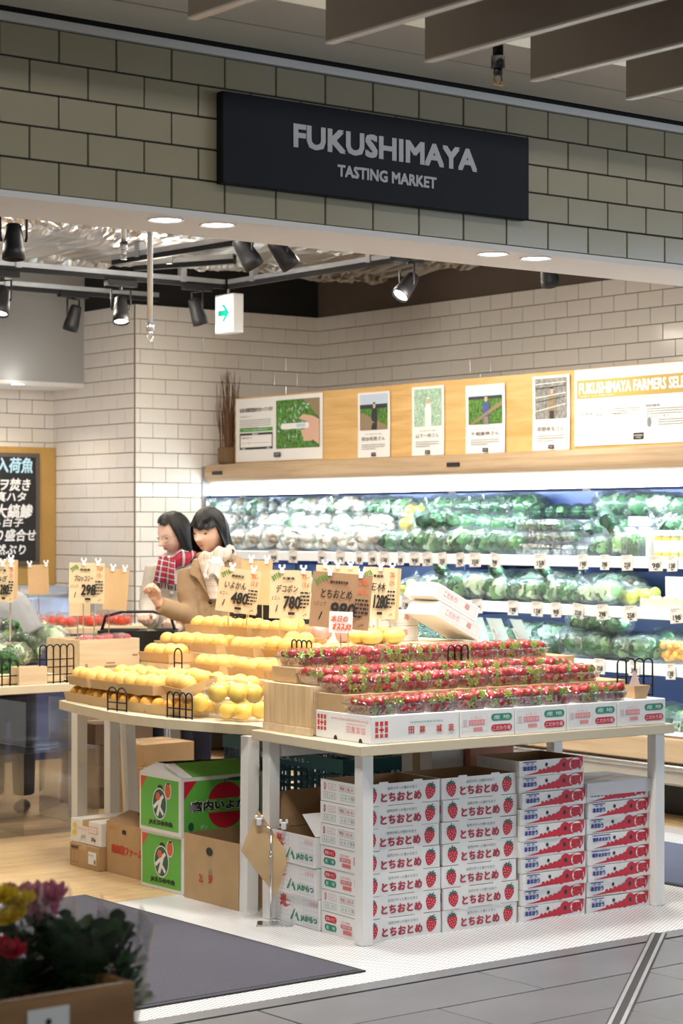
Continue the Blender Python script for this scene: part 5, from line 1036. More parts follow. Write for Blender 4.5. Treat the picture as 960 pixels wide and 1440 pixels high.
def plain(name, label, a0, a1, b0, b1, z0, z1, m0, cat, plank=False):
    t = thing(name, label, cat, I((a0+a1)/2, (b0+b1)/2, z0), IA); wd, dp, h = a1-a0, b1-b0, z1-z0
    if plank:
        n = 4
        for k in range(n):
            y0 = -dp/2 + dp*k/n; MB().box(-wd/2, -wd/2+.012, y0+.001, y0+dp/n-.001, .03, h, bev=.001).build('slat', ['wood_crate'], t)
        MB().box(-wd/2+.0125, wd/2, -dp/2, dp/2, .004, h-.001).build('crate_body', ['wood_crate_x'], t); MB().box(-wd/2-.004, -wd/2+.012, -dp/2, dp/2, 0, .029, bev=.001).build('base_rail', ['wood_crate_x'], t)
    else: MB().box(-wd/2, wd/2, -dp/2, dp/2, 0, h, bev=.002).build('carton_body', [m0], t)
    return t
for k in range(4): plain('riser_carton', 'flat brown riser carton under the second strawberry row, %s from left' % ORD[k], .02 + .345*k, .36 + .345*k, .155, .325, ZB, .885, 'kraft', 'carton')
for k in range(4): plain('wooden_crate', 'upright pale wooden crate under the strawberry rows, %s from left' % ORD[k], .0 + .355*k, .35 + .355*k, .34, .67, ZTOP + .0005, .905, 'wood_crate', 'crate', True)
for k in range(4): plain('riser_carton', 'small brown riser carton on the wooden crates, %s from left' % ORD[k], .03 + .345*k, .37 + .345*k, .485, .655, .906, .965, 'kraft', 'carton')
for k, (b0, b1, z, a0, a1) in enumerate(((.145, .315, .8855, 1.06, 1.44), (.485, .66, .9655, 1.02, 1.42))): pass
# strawberry meshes
def berrymat():
    m = bpy.data.materials.new('berry'); m.use_nodes = True; nt = m.node_tree; b = nt.nodes['Principled BSDF']; L = nt.links.new
    tc = nt.nodes.new('ShaderNodeTexCoord'); vo = nt.nodes.new('ShaderNodeTexVoronoi'); vo.inputs['Scale'].default_value = 210; L(tc.outputs['Object'], vo.inputs['Vector'])
    cr = nt.nodes.new('ShaderNodeValToRGB'); e = cr.color_ramp.elements; e[0].position = .10; e[1].position = .22; e[0].color = (.75, .36, .12, 1); e[1].color = (.36, .006, .012, 1); L(vo.outputs['Distance'], cr.inputs[0])
    oi = nt.nodes.new('ShaderNodeObjectInfo'); hs = nt.nodes.new('ShaderNodeHueSaturation'); mr = nt.nodes.new('ShaderNodeMapRange'); mr.inputs[3].default_value = .75; mr.inputs[4].default_value = 1.25
    L(oi.outputs['Random'], mr.inputs[0]); L(mr.outputs[0], hs.inputs['Value']); L(cr.outputs[0], hs.inputs['Color']); L(hs.outputs[0], b.inputs['Base Color'])
    bp = nt.nodes.new('ShaderNodeBump'); bp.inputs['Strength'].default_value = .35; bp.inputs['Distance'].default_value = .003; L(vo.outputs['Distance'], bp.inputs['Height']); L(bp.outputs[0], b.inputs['Normal'])
    b.inputs['Roughness'].default_value = .28; MATS['berry'] = m
berrymat()
berry_me = MB().lathe([(.001, -.022), (.007, -.019), (.0125, -.011), (.0168, .0), (.0178, .009), (.0145, .016), (.006, .0185)], 10).mesh('strawberry', ['berry'])
m = MB()
for i in range(7):
    a = 2*math.pi*i/7; d = Vector((math.cos(a), math.sin(a), 0)); n = Vector((-math.sin(a), math.cos(a), 0))
    m.add([Vector((0, 0, .0185)), d*.009 + n*.0045 + Vector((0, 0, .0195)), d*.019 + Vector((0, 0, .0165)), d*.009 - n*.0045 + Vector((0, 0, .0195))], [(0, 1, 2, 3)])
m.cyl((0, 0, .018), (.001, 0, .026), .0012, n=5); calyx_me = m.mesh('calyx', [mat('calyx', (0.22, 0.42, 0.05), 0.55)])
PW, PDP = .128, .158
tray_me = MB().tray(PW, PDP, .036, .0016, flare=.010).box(-PW/2-.004, PW/2+.004, -PDP/2-.004, -PDP/2, .034, .037).box(-PW/2-.004, PW/2+.004, PDP/2, PDP/2+.004, .034, .037).box(-PW/2-.004, -PW/2, -PDP/2, PDP/2, .034, .037).box(PW/2, PW/2+.004, -PDP/2, PDP/2, .034, .037).mesh('tray', ['film'])
def filmtop(seed):
    def f(u, v):
        x, y = (u-.5)*(PW+.008), (v-.5)*(PDP+.008); e = max(0, 1-(abs(2*u-1))**3)*max(0, 1-(abs(2*v-1))**3)
        return (x, y, .038 + .030*e**.5 + .004*noise.noise((x*40+seed, y*40, seed)))
    return MB().grid(f, 12, 14).mesh('film_lid', ['wrap_film'])
films = [filmtop(s) for s in (1.3, 7.7, 15.1)]
rb = random.Random(21)
def strawberry_pack(loc, rz, label, group):
    t = thing('strawberry_pack', label, 'strawberry pack', loc, rz, group); inst(tray_me, 'tray', t, (0, 0, 0)); inst(rb.choice(films), 'film_lid', t, (0, 0, 0), math.pi*rb.randrange(2))
    spots = [(-.037, -.052), (0, -.054), (.037, -.052), (-.037, 0), (0, 0), (.037, 0), (-.037, .05), (0, .05), (.037, .05)]
    low = [(-.03, -.052), (.004, -.053), (.036, -.052), (-.036, 0.005), (-.035, .05)]
    for j, (x, y) in enumerate(spots + low):
        z = .045 if j < 9 else .0195
        tilt = rb.choice((1, 1, -1))*rb.uniform(1.15, 1.75); yaw = rb.uniform(-.7, .7) + (math.pi/2 if rb.random() < .3 else 0)
        s = rb.uniform(.98, 1.16)
        o = inst(berry_me, 'strawberry', t, (x + rb.uniform(-.003, .003), y + rb.uniform(-.003, .003), z + rb.uniform(-.002, .003)), Euler((tilt, rb.uniform(-.4, .4), yaw)), s); inst(calyx_me, 'calyx', o)
for r, (b, z, a0, n, nm) in enumerate(((.065, ZB + .0005, .075, 9, 'front'), (.24, .8855, .085, 9, 'second'), (.405, .9055, .09, 9, 'third'), (.57, .9655, .105, 9, 'back'))):
    for k in range(n):
        strawberry_pack(I(a0 + .1385*k, b + rb.uniform(-.004, .004), z), IA + rb.uniform(-.06, .06), 'clear strawberry pack in the %s row, %s from left' % (nm, ORD[k]), 'strawberry packs, %s row' % nm)
# small tray with papers and wire divider at the right end
# ---- black wire dividers
def wire_divider(label, loc, rz, wd, h, n, depth=.0, group='black wire dividers'):
    t = thing('wire_divider', label, 'wire rack', loc, rz, group); m = MB(); r = .0035; s = wd/n
    for k in range(n):
        x0 = -wd/2 + s*k; m.tube([(x0, 0, 0), (x0, 0, h - s/2)] + [(x0 + s/2 - s/2*math.cos(a), 0, h - s/2 + s/2*math.sin(a)) for a in [math.pi*i/6 for i in range(1, 6)]] + [(x0+s, 0, h - s/2), (x0+s, 0, 0)], r, 6)
    m.build('arch_bars', ['black_metal'], t); m = MB()
    k = max(1, int(h/.045)) 
    for i in range(k): m.tube([(-wd/2, 0, .006 + (h-.04)*i/k), (wd/2, 0, .006 + (h-.04)*i/k)], r*.85, 6)
    m.build('cross_bars', ['black_metal'], t)
    if depth: MB().tube([(-wd/2, 0, .004), (-wd/2, depth, .004), (wd/2, depth, .004), (wd/2, 0, .004)], r, 6).build('foot', ['black_metal'], t)
wire_divider('black wire divider at the right end of the strawberry table', I(1.40, .11, ZB + .0005), CAMROT + .25, .15, .15, 4); wire_divider('black wire divider between the strawberry packs of the upper rows', I(.80, .487, .906), IA, .10, .12, 3)
t = thing('sample_tray', 'small kraft tray holding pink papers beside the right strawberry pack', 'tray', I(1.345, .055, ZB + .0005), IA)
MB().tray(.085, .10, .05, .002, flare=.012).build('paper_tray', ['kraft'], t)
for k, (x, a) in enumerate(((-.012, .3), (.018, -.2))): MB().add([(x-.03, .0, .02), (x+.03, .005, .02), (x+.01+.05*a, .012, .11)], [(0, 1, 2)]).build('folded_paper', [mat('pink_paper', (0.80, 0.62, 0.58), 0.6)], t)
# ================================================================== CITRUS
steps = [(4.905, 5.074, .80, 7.00, 8.05), (5.078, 5.247, .86, 6.80, 8.12), (5.251, 5.420, .93, 6.80, 8.20), (5.424, 6.04, 1.0, 6.80, 8.25)]
for k, (x0, x1, z, y0, y1) in enumerate(steps): tag(MB().box(x0, x1, y0, y1, ZTOP + .0005, z, bev=.003).build('display_riser', ['wood_pale']), 'wooden step riser under the citrus trays, %s step from the table edge' % ORD[k], 'riser')
mat('orange_peel', (0.86, 0.44, 0.06), 0.42, noise_amt=0.06, nscale=12, bump=0.22, bscale=260); mat('iyokan_peel', (0.88, 0.53, 0.13), 0.42, noise_amt=0.06, nscale=12, bump=0.22, bscale=260)
def citrus_mesh(m0, r):
    mb = MB().ell((0, 0, 0), (r, r, r*.90), 18, 12, 0, fn=lambda d: 1 - .05*max(0, d.z-.9)*10*.5); mb.cyl((0, 0, r*.845), (0, 0, r*.885), .004, .0035, 6, 1); return mb.mesh('orange', [m0, 'leaf_mid'])
big_me = citrus_mesh('iyokan_peel', .0415); small_me = citrus_mesh('orange_peel', .034)
TW, TD, TH = .250, .164, .040
ptray = MB().tray(TW, TD, TH, .002, 0, 0, flare=.008).mesh('paper_tray', [mat('tray_kraft', (0.60, 0.42, 0.22), 0.7, noise_amt=0.05, nscale=15)]); m = MB(); P = m.plane((-.015, -TD/2 + .0065, .012), (1, 0, 0), (0, .28, 1)); P.rect(0, 0, .032, .026, 0); psticker = m.mesh('price_sticker', ['paper'])
m = MB(); P = m.plane((TW/2 - .0065, -.015, .012), (0, 1, 0), (.28, 0, 1)); P.rect(0, 0, .032, .026, 0); psticker2 = m.mesh('price_sticker', ['paper'])
ro = random.Random(33)
def orange_tray(X, Y, z, rz, where, tilt=0.0, me=None, sticker=True, n=5):
    t = thing('citrus_tray', 'kraft paper tray of oranges, ' + where, 'fruit tray', (X, Y, z + .0008), (0, 0, rz) if not tilt else (tilt, 0, rz), 'kraft citrus trays'); inst(ptray, 'paper_tray', t)
    if sticker: inst(psticker if ro.random() < .5 else psticker2, 'price_sticker', t)
    me = me or big_me; r = .0415 if me is big_me else .034; M = Matrix.Translation((X, Y, z + .0008)) @ Euler((tilt, 0, rz)).to_matrix().to_4x4()
    sp = [(-.080, -.034), (.0, -.036), (.080, -.034), (-.041, .036), (.041, .036), (0, -.002)][:n]
    for j, (x, y) in enumerate(sp):
        p = M @ Vector((x + ro.uniform(-.001, .001), y + ro.uniform(-.001, .001), r*.94 + .004 + (.062 if j == 5 else 0)))
        tag(inst(me, 'orange', None, p, (ro.uniform(-.6, .6), ro.uniform(-.6, .6), ro.uniform(0, 6)), ro.uniform(.94, .99)), ('left front', 'middle front', 'right front', 'left rear', 'right rear', 'heaped top')[j] + ' orange in the tray ' + where, 'orange', 'oranges in the tray ' + where)
hp = math.pi/2
for k, (X, Y, rz) in enumerate(((4.818, 8.02, -hp - .10), (4.782, 7.76, -hp - .06), (4.760, 7.50, -hp), (4.760, 7.243, -hp + .05))): orange_tray(X, Y, ZTOP, rz, '%s from the far end of the bottom row' % ORD[k], me=small_me)
for k, (X, Y, rz, tl) in enumerate(((4.822, 8.01, -hp - .18, 0), (4.795, 7.745, -hp - .02, 0), (4.78, 7.485, -hp + .08, 0), (4.80, 7.20, -hp - .25, .30))): orange_tray(X, Y, ZTOP + .072 + .1*tl, rz, '%s from the far end of the second layer' % ORD[k], tl)
for k, (Y, rz) in enumerate(((7.91, -1.50), (7.65, -1.64), (7.39, -1.52), (7.13, -1.6))): orange_tray(4.99, Y, .80, rz, '%s from the far end on the first step' % ORD[k])
for k, (Y, rz) in enumerate(((7.93, -1.57), (7.52, -1.62), (7.22, -1.5), (6.95, -1.62))): orange_tray(5.162, Y, .86 + (.03 if k == 0 else 0), rz, '%s from the far end on the second step' % ORD[k])
for k, (Y, rz, tl) in enumerate(((8.06, -1.5, 0), (7.79, -1.64, 0), (7.50, -1.66, 0), (7.20, -1.45, .28), (6.93, -1.6, 0))): orange_tray(5.335, Y, .93 + .1*tl, rz, '%s from the far end on the third step' % ORD[k], tl)
for k, (X, Y, rz) in enumerate(((5.52, 8.08, -1.45), (5.51, 7.81, -1.6), (5.52, 7.54, -1.5))): orange_tray(X, Y, 1.0, rz, '%s from the far end on the top step' % ORD[k])
tag(MB().box(5.09, 5.235, 7.82, 8.05, .8605, .8895, bev=.002).build('tray_spacer', ['wood_pale']), 'small wooden block under the far tray on the second step', 'block')
for k, (x, y, z, lb) in enumerate(((266, 1011, ZTOP, 'left'), (315, 1016, ZTOP, 'right'))):
    q = G(x, y, z); fruit_bag('bagged_yellow_citrus', 'clear bag of yellow citrus on the table edge, lower ' + lb, (q.x + .09, q.y + .02, z + .001), 6, .036, mat('yellow_peel', (0.82, 0.56, 0.10), 0.4, bump=0.15, bscale=200), (.05, .075, .03), 'wrap_film', fname='citrus', seed=40+k)
q = G(312, 995, ZTOP + .085); fruit_bag('bagged_yellow_citrus', 'clear bag of yellow citrus lying on top of the two lower bags', (q.x + .08, q.y + .04, ZTOP + .095), 7, .036, 'yellow_peel', (.05, .11, .01), 'wrap_film', fname='citrus', seed=43)
fruit_bag('bagged_yellow_citrus', 'clear bag of yellow citrus beside the wooden crates', (4.985, 6.87, .721), 5, .036, 'yellow_peel', (.03, .03, .03), 'wrap_film', fname='citrus', seed=44)
for (x, y, z, wd, h, n, lb) in ((168, 1000, ZTOP, .13, .10, 2, 'at the bottom row of citrus trays, far end'), (256, 1010, ZTOP, .16, .105, 4, 'left of the bagged yellow citrus')):
    q = G(x, y, z); wire_divider('black wire divider ' + lb, (q.x - .012, q.y, z + .0005), -hp + .1, wd, h, n)
wire_divider('black wire divider standing on the second citrus step', (5.083, 7.73, .8605), -hp, .06, .10, 1); wire_divider('black wire divider on the third citrus step near the crates', (5.256, 7.05, .9305), -hp, .14, .09, 4)
# things on the top step behind: green apples, yellow fruit, pale apples, white-pink cartons
mat('apple_green', (0.55, 0.66, 0.12), 0.3, noise_amt=0.08, nscale=20); mat('apple_pink', (0.78, 0.36, 0.30), 0.35, noise_amt=0.15, nscale=25); mat('mango', (0.86, 0.66, 0.18), 0.35, noise_amt=0.06, nscale=12)
def apple(m0, r): return MB().lathe([(.002, -r*.80), (r*.45, -r*.86), (r*.82, -r*.55), (r, 0), (r*.9, r*.5), (r*.55, r*.8), (r*.2, r*.72), (.002, r*.62)], 16).cyl((0, 0, r*.6), (.003, 0, r*1.05), .0018, n=5, mi=1).mesh('apple', [m0, 'twig'])
ag, ap = apple('apple_green', .042), apple('apple_pink', .040)
q = PX(410, 897, 5.75); t = thing('apple_tray', 'kraft tray of green apples behind the brown price card', 'fruit tray', (5.75, q.y, 1.0008), .3); inst(ptray, 'paper_tray', t)
for k, (x, y, sd_) in enumerate(((-.05, -.005, 'left'), (.035, .0, 'right'))): tag(inst(ag, 'green_apple', None, Matrix.Translation((5.75, q.y, 1.0)) @ RZ(.3) @ Vector((x, y, .04)), (0, .1, k)), sd_ + ' shiny green apple in the tray behind the price cards', 'apple', 'green apples')
for k, (x, y) in enumerate(((357, 897), (372, 900), (388, 902), (400, 905), (415, 907), (345, 903))):
    q = PX(x, y, 5.46); tag(inst(ap, 'pink_apple', None, (5.50 + .09*(k % 2), 7.33 - .085*((5, 0, 1, 2, 3, 4)[k]) , 1.036), (0, .1, k)), 'pink apple on the top step beside the citrus trays, %s from left' % ORD[(1, 2, 3, 4, 5, 0)[k]], 'apple', 'pink apples')
for k, (x, lb) in enumerate(((450, 'left'), (472, 'second'), (496, 'third'), (518, 'right'))):
    q = Vector((5.47 + .12*(k % 2), 6.90 + .09*(k // 2), 0)); tag(MB().ell((0, 0, 0), (.055, .04, .036), 14, 10, fn=lambda d: 1 + .12*d.x).build('mango', ['mango'], None, (q.x - .0, q.y - .05, 1.037), .1), 'pale yellow mango behind the strawberries, %s of four' % lb, 'mango', 'yellow mangoes')
def pw_carton(loc, rot, label, wd=.27, dp=.20, h=.065):
    t = thing('pink_print_carton', label, 'carton', loc, rot, 'white cartons with pink print'); MB().box(-wd/2, wd/2, -dp/2, dp/2, 0, h, bev=.002).build('carton_body', ['white_card'], t)
    m = MB(); P = m.plane((-wd/2, -dp/2-.0002, 0), (1, 0, 0), (0, 0, 1))
    for q in ((.02, .012, wd-.02, .012), (.02, h-.012, wd-.02, h-.012), (.02, .012, .02, h-.012), (wd-.02, .012, wd-.02, h-.012), (wd/2, .012, wd/2, h-.012)): P.line(*q, .001, 1)
    P.text('こだわり', .05, .025, .13, .05, 0); P.text('苺', .18, .025, .21, .05, 0); m.build('front_print', ['ink_salmon', 'ink_pale'], t)
    m = MB(); P = m.plane((-wd/2, -dp/2, h + .0002), (1, 0, 0), (0, 1, 0)); P.poly([(.02, .02), (wd-.03, .05), (wd-.05, .10), (.1, .07)], 0); P.disc(.15, .15, .05, .03, 0); P.disc(.10, .12, .012, .008, 1); m.build('top_print', ['ink_salmon', 'black'], t); return t
base = PX(610, 890, 5.86)
pw_carton((5.72, 7.10, 1.0008), .0, 'white carton with pink print lying flat at the bottom of the heap'); pw_carton((5.725, 7.10, 1.0668), .03, 'white carton with pink print lying flat in the middle of the heap')
TL = .45; pw_carton((5.90, 6.90, 1.062), (0, TL, .0), 'lower tilted white carton with pink print leaning on the heap'); pw_carton((5.90 + .067*math.sin(TL) - .03, 6.91, 1.062 + .067*math.cos(TL) + .02), (0, TL, .0), 'upper tilted white carton with pink print leaning on the heap')
plastic_crate('shopping_crate', 'black plastic crate with white marks behind the orange price card', (5.80, 8.02, 1.001), .35, .30, .24, .13, 'crate_black', '||| ||| |||', 3, 10)
# ================================================================== PRICE CARDS
def scrib(P, x0, x1, y1, n, lh, mi, seed): rows(P, x0, y1, x1, n, lh, mi, random.Random(seed), .5)
def price_card(name, label, x, y, wpx, hpx, d, mt, zs, draw=None, roll=-.12, yaw=0.0, group='handwritten price cards', stakes=(-.25, .2), clips=(-.22, .3), stake_m='steel'):
    k = d/FPX; wd, h = wpx*k, hpx*k; p = PD(x, y, d); t = thing(name, label, 'price card', (p.x, p.y, zs), CAMROT + yaw, group); zc = p.z - zs
    Mr = Matrix.Translation((0, 0, zc)) @ Matrix.Rotation(-roll, 4, 'Y')
    m = MB(); m.grid(lambda u, v: ((u-.5)*wd, .004*math.sin(math.pi*u) - .002, (v-.5)*h), 6, 4, M=Mr); m.grid(lambda u, v: ((u-.5)*wd, .004*math.sin(math.pi*u) - .0005, (v-.5)*h), 6, 4, M=Mr, flip=True); m.build('card', [mt], t)
    if draw: m = MB(); P = m.plane((-wd/2, -.0035, -h/2), (1, 0, 0), (0, 0, 1)); draw(P, wd, h); m.v = [tuple(Mr @ Vector(v)) for v in m.v]; m.build('writing', ['ink', 'ink_orange', 'green_leaf_ink', 'paper', 'kraft_cream'], t)
    for s in stakes: MB().cyl((s*wd, .006, 0), (s*wd, .006, zc + h*.45), .003, n=6).build('stake', [stake_m], t)
    for s in clips:
        Mc = Mr @ Matrix.Translation((s*wd, 0, h/2)); MB().box(-.009, .009, -.007, .007, -.016, .012, bev=.003, M=Mc).box(-.015, -.006, -.005, .005, .008, .024, bev=.002, M=Mc).box(.006, .015, -.005, .005, .008, .024, bev=.002, M=Mc).build('clip', ['clip_clear'], t)
    return t
def draw_card(title, price, sub, seed, red=('250.-', '12.9.-'), unit='1パック'):
    def f(P, w_, h):
        P.text('おすすめ', w_*.04, h*.80, w_*.26, h*.93, 2, .02, 0, False, .55); P.text(sub, w_*.30, h*.80, w_*.60, h*.86, 0, .03); P.text(title, w_*.16, h*.54, w_*.68, h*.70, 0, .012, .15); P.text(price, w_*.34, h*.20, w_*.76, h*.47, 0, .03, .12)
        P.text(unit, w_*.06, h*.38, w_*.26, h*.47, 0); P.text('1', w_*.15, h*.14, w_*.21, h*.28, 0, .03, .5); P.rect(w_*.46, h*.08, w_*.62, h*.135, 0); P.text(red[0], w_*.78, h*.82, w_*.95, h*.92, 1, .02, .2); P.text(red[1], w_*.78, h*.66, w_*.95, h*.75, 1, .02, .2); scrib(P, w_*.74, w_*.97, h*.56, 5, h*.075, 0, seed); P.text('〆', w_*.82, h*.06, w_*.92, h*.12, 0)
    return f
price_card('price_card', 'cream price card reading 480 in front of the woman in the tan coat', 335, 831, 58, 62, 9.25, 'kraft_cream', 1.06, draw_card('いよかん', '480', '愛媛県産', 1, ('55.-', '12.9'), '4コ入'), -.13, stake_m='wood_pale')
price_card('price_card', 'blank kraft card behind the 480 price card', 360, 819, 44, 62, 9.6, 'kraft_paper', 1.001, None, -.05, clips=(-.2, .3))
price_card('price_card', 'cream price card reading 780 left of the brown card', 408, 836, 58, 68, 9.0, 'kraft_cream', 1.001, draw_card('デコポン', '780', '佐賀県', 2, ('75.-', '13.6'), '3コ入'), -.03)
price_card('price_card', 'dark brown price card reading 980 above the strawberries', 479, 845, 84, 78, 8.35, 'kraft_brown', .9665, draw_card('とちおとめ', '980', '栃木県真岡市産', 3, ('230.-', '16.7.-')), -.085, stakes=(.0, .12))
price_card('note_card', 'small white note with red handwriting clipped below the brown price card', 479, 875, 33, 30, 8.30, 'paper', .9665, lambda P, w_, h: (P.text('本日の', w_*.08, h*.52, w_*.8, h*.82, 1, .03, .2), P.text('オススメ!!', w_*.15, h*.14, w_*.95, h*.46, 1, .04, .2)), -.04, stakes=(.0,), clips=())
price_card('price_card', 'cream price card with red figures right of the brown card', 533, 834, 48, 72, 8.8, 'kraft_cream', 1.001, draw_card('王林', '1280', '青森県', 4, ('230.-', '12.9.-')), -.06, stakes=(-.3, -.05), clips=(.0,))
price_card('price_card', 'blank kraft card edge behind the right price card', 540, 834, 44, 72, 9.0, 'kraft_paper', 1.001, None, -.07, clips=(.2,)); price_card('price_card', 'blank cream card half hidden behind the brown card top', 474, 818, 60, 46, 9.1, 'kraft_cream', 1.001, None, -.03, clips=(-.3, 0, .3))
# ================================================================== VEGETABLE TABLE AT THE LEFT
ZV = .75
vt = thing('vegetable_table', 'pale wooden vegetable table at the left edge with bagged greens', 'table', (0, 0, 0)); VY = G(48, 963.5, ZV).y
MB().box(3.3, 5.60, VY, VY + .75, ZV - .04, ZV, bev=.003).build('tabletop', ['table_top'], vt)
for (x, y) in ((3.4, VY + .06), (3.4, VY + .69), (5.52, VY + .69)): MB().box(x-.025, x+.025, y-.025, y+.025, 0, ZV - .0405, bev=.002).build('leg', ['leg_white'], vt)
def on_v(x, y, z=None): return G(x, y, z or ZV)
broc_me = None
def broccoli(rnd):
    mb = MB(); mb.cyl((0, 0, 0), (0, 0, .06), .018, .026, 10, 1)
    for k in range(60):
        d = Vector((rnd.gauss(0, 1), rnd.gauss(0, 1), abs(rnd.gauss(0, 1)) + .1)).normalized(); s = rnd.uniform(.011, .018); mb.ell(Vector((d.x*.055, d.y*.055, .058 + d.z*.04)), (s, s, s), 7, 5, 0, fn=lambda q: 1 + .25*noise.noise(q*3 + d*9), smooth=False)
    return mb.mesh('floret_head', [mat('broccoli', (0.035, 0.12, 0.03), 0.7, noise_amt=0.5, nscale=220), 'leaf_light'])
brs = [broccoli(random.Random(s)) for s in (1, 2)]
def bagbroc(x, y, z, label, k, sc=1.0):
    q = G(x, y, z); t = thing('bagged_broccoli', label, 'broccoli', (q.x, q.y + .06, z + .001), k, 'bagged broccoli'); inst(brs[k % 2], 'floret_head', t, (0, 0, .004), (1.1, 0, k), sc); inst(PR[('greens', 0)][0][1], 'bag_film', t, (0, -.01, 0), k, .95)
prep('greens', 0)
for k, (x, y, z, lb) in enumerate(((8, 945, .79, 'left edge of the vegetable table'), (32, 920, .86, 'in the middle of the vegetable pile'), (58, 915, .84, 'beside the black wire basket'), (30, 890, .93, 'at the top of the vegetable pile'), (10, 900, .92, 'top left of the vegetable pile'))): bagbroc(x, y, z, 'dark green broccoli in a clear bag, ' + lb, k, 1.1)
rv = random.Random(5)
for k, (kd, x, y, z) in enumerate((('pale_greens', 2, 925, .83), ('pale_greens', 22, 940, .80), ('pale_greens', 45, 935, .79), ('pale_greens', 75, 915, .83), ('pale_greens', 92, 910, .83), ('pale_greens', 5, 880, .96), ('pale_greens', 20, 875, .98), ('greens', 40, 902, .90), ('pale_greens', -20, 930, .84), ('pale_greens', 62, 900, .88))):
    q = G(x, y, z); produce(kd, rv.randrange(3), (q.x, q.y + .08, z), rv.uniform(0, 3), '%s heaped on the left vegetable table, heap piece %s from the front' % (('bag of leafy lettuce' if kd[0] == 'p' else 'bag of dark greens'), ORD[k]), 'vegetables', 'bagged greens on the left table', sc=rv.uniform(.9, 1.15))
tag(MB().box(4.2, 5.12, VY + .11, VY + .7, ZV + .0005, ZV + .035, bev=.003).build('display_riser', ['wood_pale']), 'low wooden riser under the vegetable pile', 'riser')
def wbox(label, x0, x1, y0, y1, z0, h, brand=False):
    t = thing('wooden_crate', label, 'crate', ((x0+x1)/2, (y0+y1)/2, z0)); MB().tray(x1-x0, y1-y0, h, .012).build('crate_body', ['wood_crate_x'], t)
    if brand: m = MB(); P = m.plane((-(x1-x0)/2, -(y1-y0)/2-.0005, 0), (1, 0, 0), (0, 0, 1)); P.rect(.14, h*.28, .21, h*.34, 0); P.rect(.15, h*.38, .20, h*.42, 0); P.rect(.03, h*.3, .045, h*.4, 0); P.rect(.30, h*.55, .33, h*.6, 0); m.build('branding', ['kraft_dark'], t)
    return t
q0, q1 = on_v(24, 964), on_v(64, 962); wbox('small pale wooden box at the front of the vegetable table', q0.x, q1.x, VY + .01, VY + .10, ZV + .0005, .085)
wire_divider('tall black wire basket front on the vegetable table', (on_v(88, 962).x, VY + .03, ZV + .0005), 0.0, .185, .185, 5, .2); wire_divider('black wire basket front at the left edge of the vegetable table', (on_v(2, 965).x, VY + .03, ZV + .0005), 0.0, .17, .12, 4, .1)
q0 = PY(112, 905, VY + .13); q1 = PY(196, 905, VY + .13); wbox('large pale wooden crate with branding behind the orange trays', q0.x, min(q1.x, 5.59), VY + .13, VY + .45, ZV + .0005, .195, True)
# packs standing in the crate: tomatoes and garlic
tom_me = MB().ell((0, 0, 0), (.030, .030, .025), 12, 8).mesh('tomato', [mat('tomato', (0.66, 0.07, 0.035), 0.25)])
tl_lid = MB().lathe([(.075, .0), (.082, .05), (.075, .07), (.02, .078)], 18, sx=1.0, sy=.8).mesh('film_cover', ['bag_film'])
def tomato_pack(loc, label, k, me=tom_me):
    t = thing('tomato_pack', label, 'tomato pack', loc, k, 'packs of red tomatoes'); inst(tl_lid, 'film_cover', t)
    for (x, y) in ((-.035, -.02), (.03, -.025), (.0, .03), (.045, .025), (-.045, .03)): inst(me, 'tomato', t, (x, y, .028), (0, 0, k))
TY = VY + 1.66; tt = thing('tomato_stand', 'low wooden stand for tomato packs behind the wooden crate', 'stand', (5.85, TY, 0)); MB().box(-.65, .65, -.25, .25, .90, .935, bev=.003).build('stand_top', ['wood_pale'], tt)
for (x, y) in ((-.6, -.2), (.6, -.2), (-.6, .2), (.6, .2)): MB().box(x-.022, x+.022, y-.022, y+.022, 0, .8995).build('leg', ['leg_white'], tt)
for r in range(2):
    for k in range(7): tomato_pack((5.27 + .175*k + .05*r, TY - .12 + .20*r, .936), 'clear pack of red tomatoes in the %s row, %s from left' % (('front', 'back')[r], ORD[k]), .3*k)
mat('garlic', (0.82, 0.74, 0.72), 0.5); mat('radish_pink', (0.55, 0.08, 0.10), 0.5)
for k, x in enumerate((118, 132, 146, 160, 174, 187)):
    q = PY(x, 900, VY + .25); fruit_bag('bagged_onions', 'small clear bag of red onions in the wooden crate, %s from left' % ORD[k], (min(q.x, 5.53), VY + .25 + .05*(k % 2), ZV + .15), 3, .021, 'radish_pink', (.02, .03, .02), 'bag_film', 'vegetables', 'onion', 60 + k)
tag(MB().box(q0.x + .014, min(q1.x, 5.59) - .014, VY + .144, VY + .436, ZV + .0125, ZV + .149).build('crate_filler', ['kraft']), 'brown filler board inside the large wooden crate', 'board')
price_card('price_card', 'cream price card reading 298 over the wooden crate', 122, 820, 50, 57, 10.25, 'kraft_cream', .94, draw_card('ブロッコリー', '298', '長崎県', 8, ('14.9', '10.-')), -.02, stakes=(-.1, .2), clips=(-.1, .3))
price_card('price_card', 'blank kraft card hanging right of the 298 price card', 163, 829, 34, 58, 10.5, 'kraft_paper', .94, None, -.08, stakes=(-.3,), clips=(-.2, .3)); price_card('price_card', 'blank cream card low behind the 298 price card', 112, 846, 30, 40, 10.7, 'kraft_cream', .785, None, 0, stakes=(-.1,), clips=())
price_card('price_card', 'small blank kraft card in front of the blackboard', 54, 815, 29, 42, 12.0, 'kraft_paper', .936, None, .04, stakes=(0,), clips=(-.4, .4)); price_card('price_card', 'cream price card cut by the left picture edge', 5, 820, 30, 54, 10.0, 'kraft_cream', .95, draw_card('ねぎ', '280', '千葉', 9), -.05, stakes=(0.3,), clips=(-.1, .3)); price_card('price_card', 'blank kraft card behind the card at the left edge', 8, 815, 34, 56, 10.25, 'kraft_paper', .95, None, -.02, stakes=(.2,), clips=(.2,))
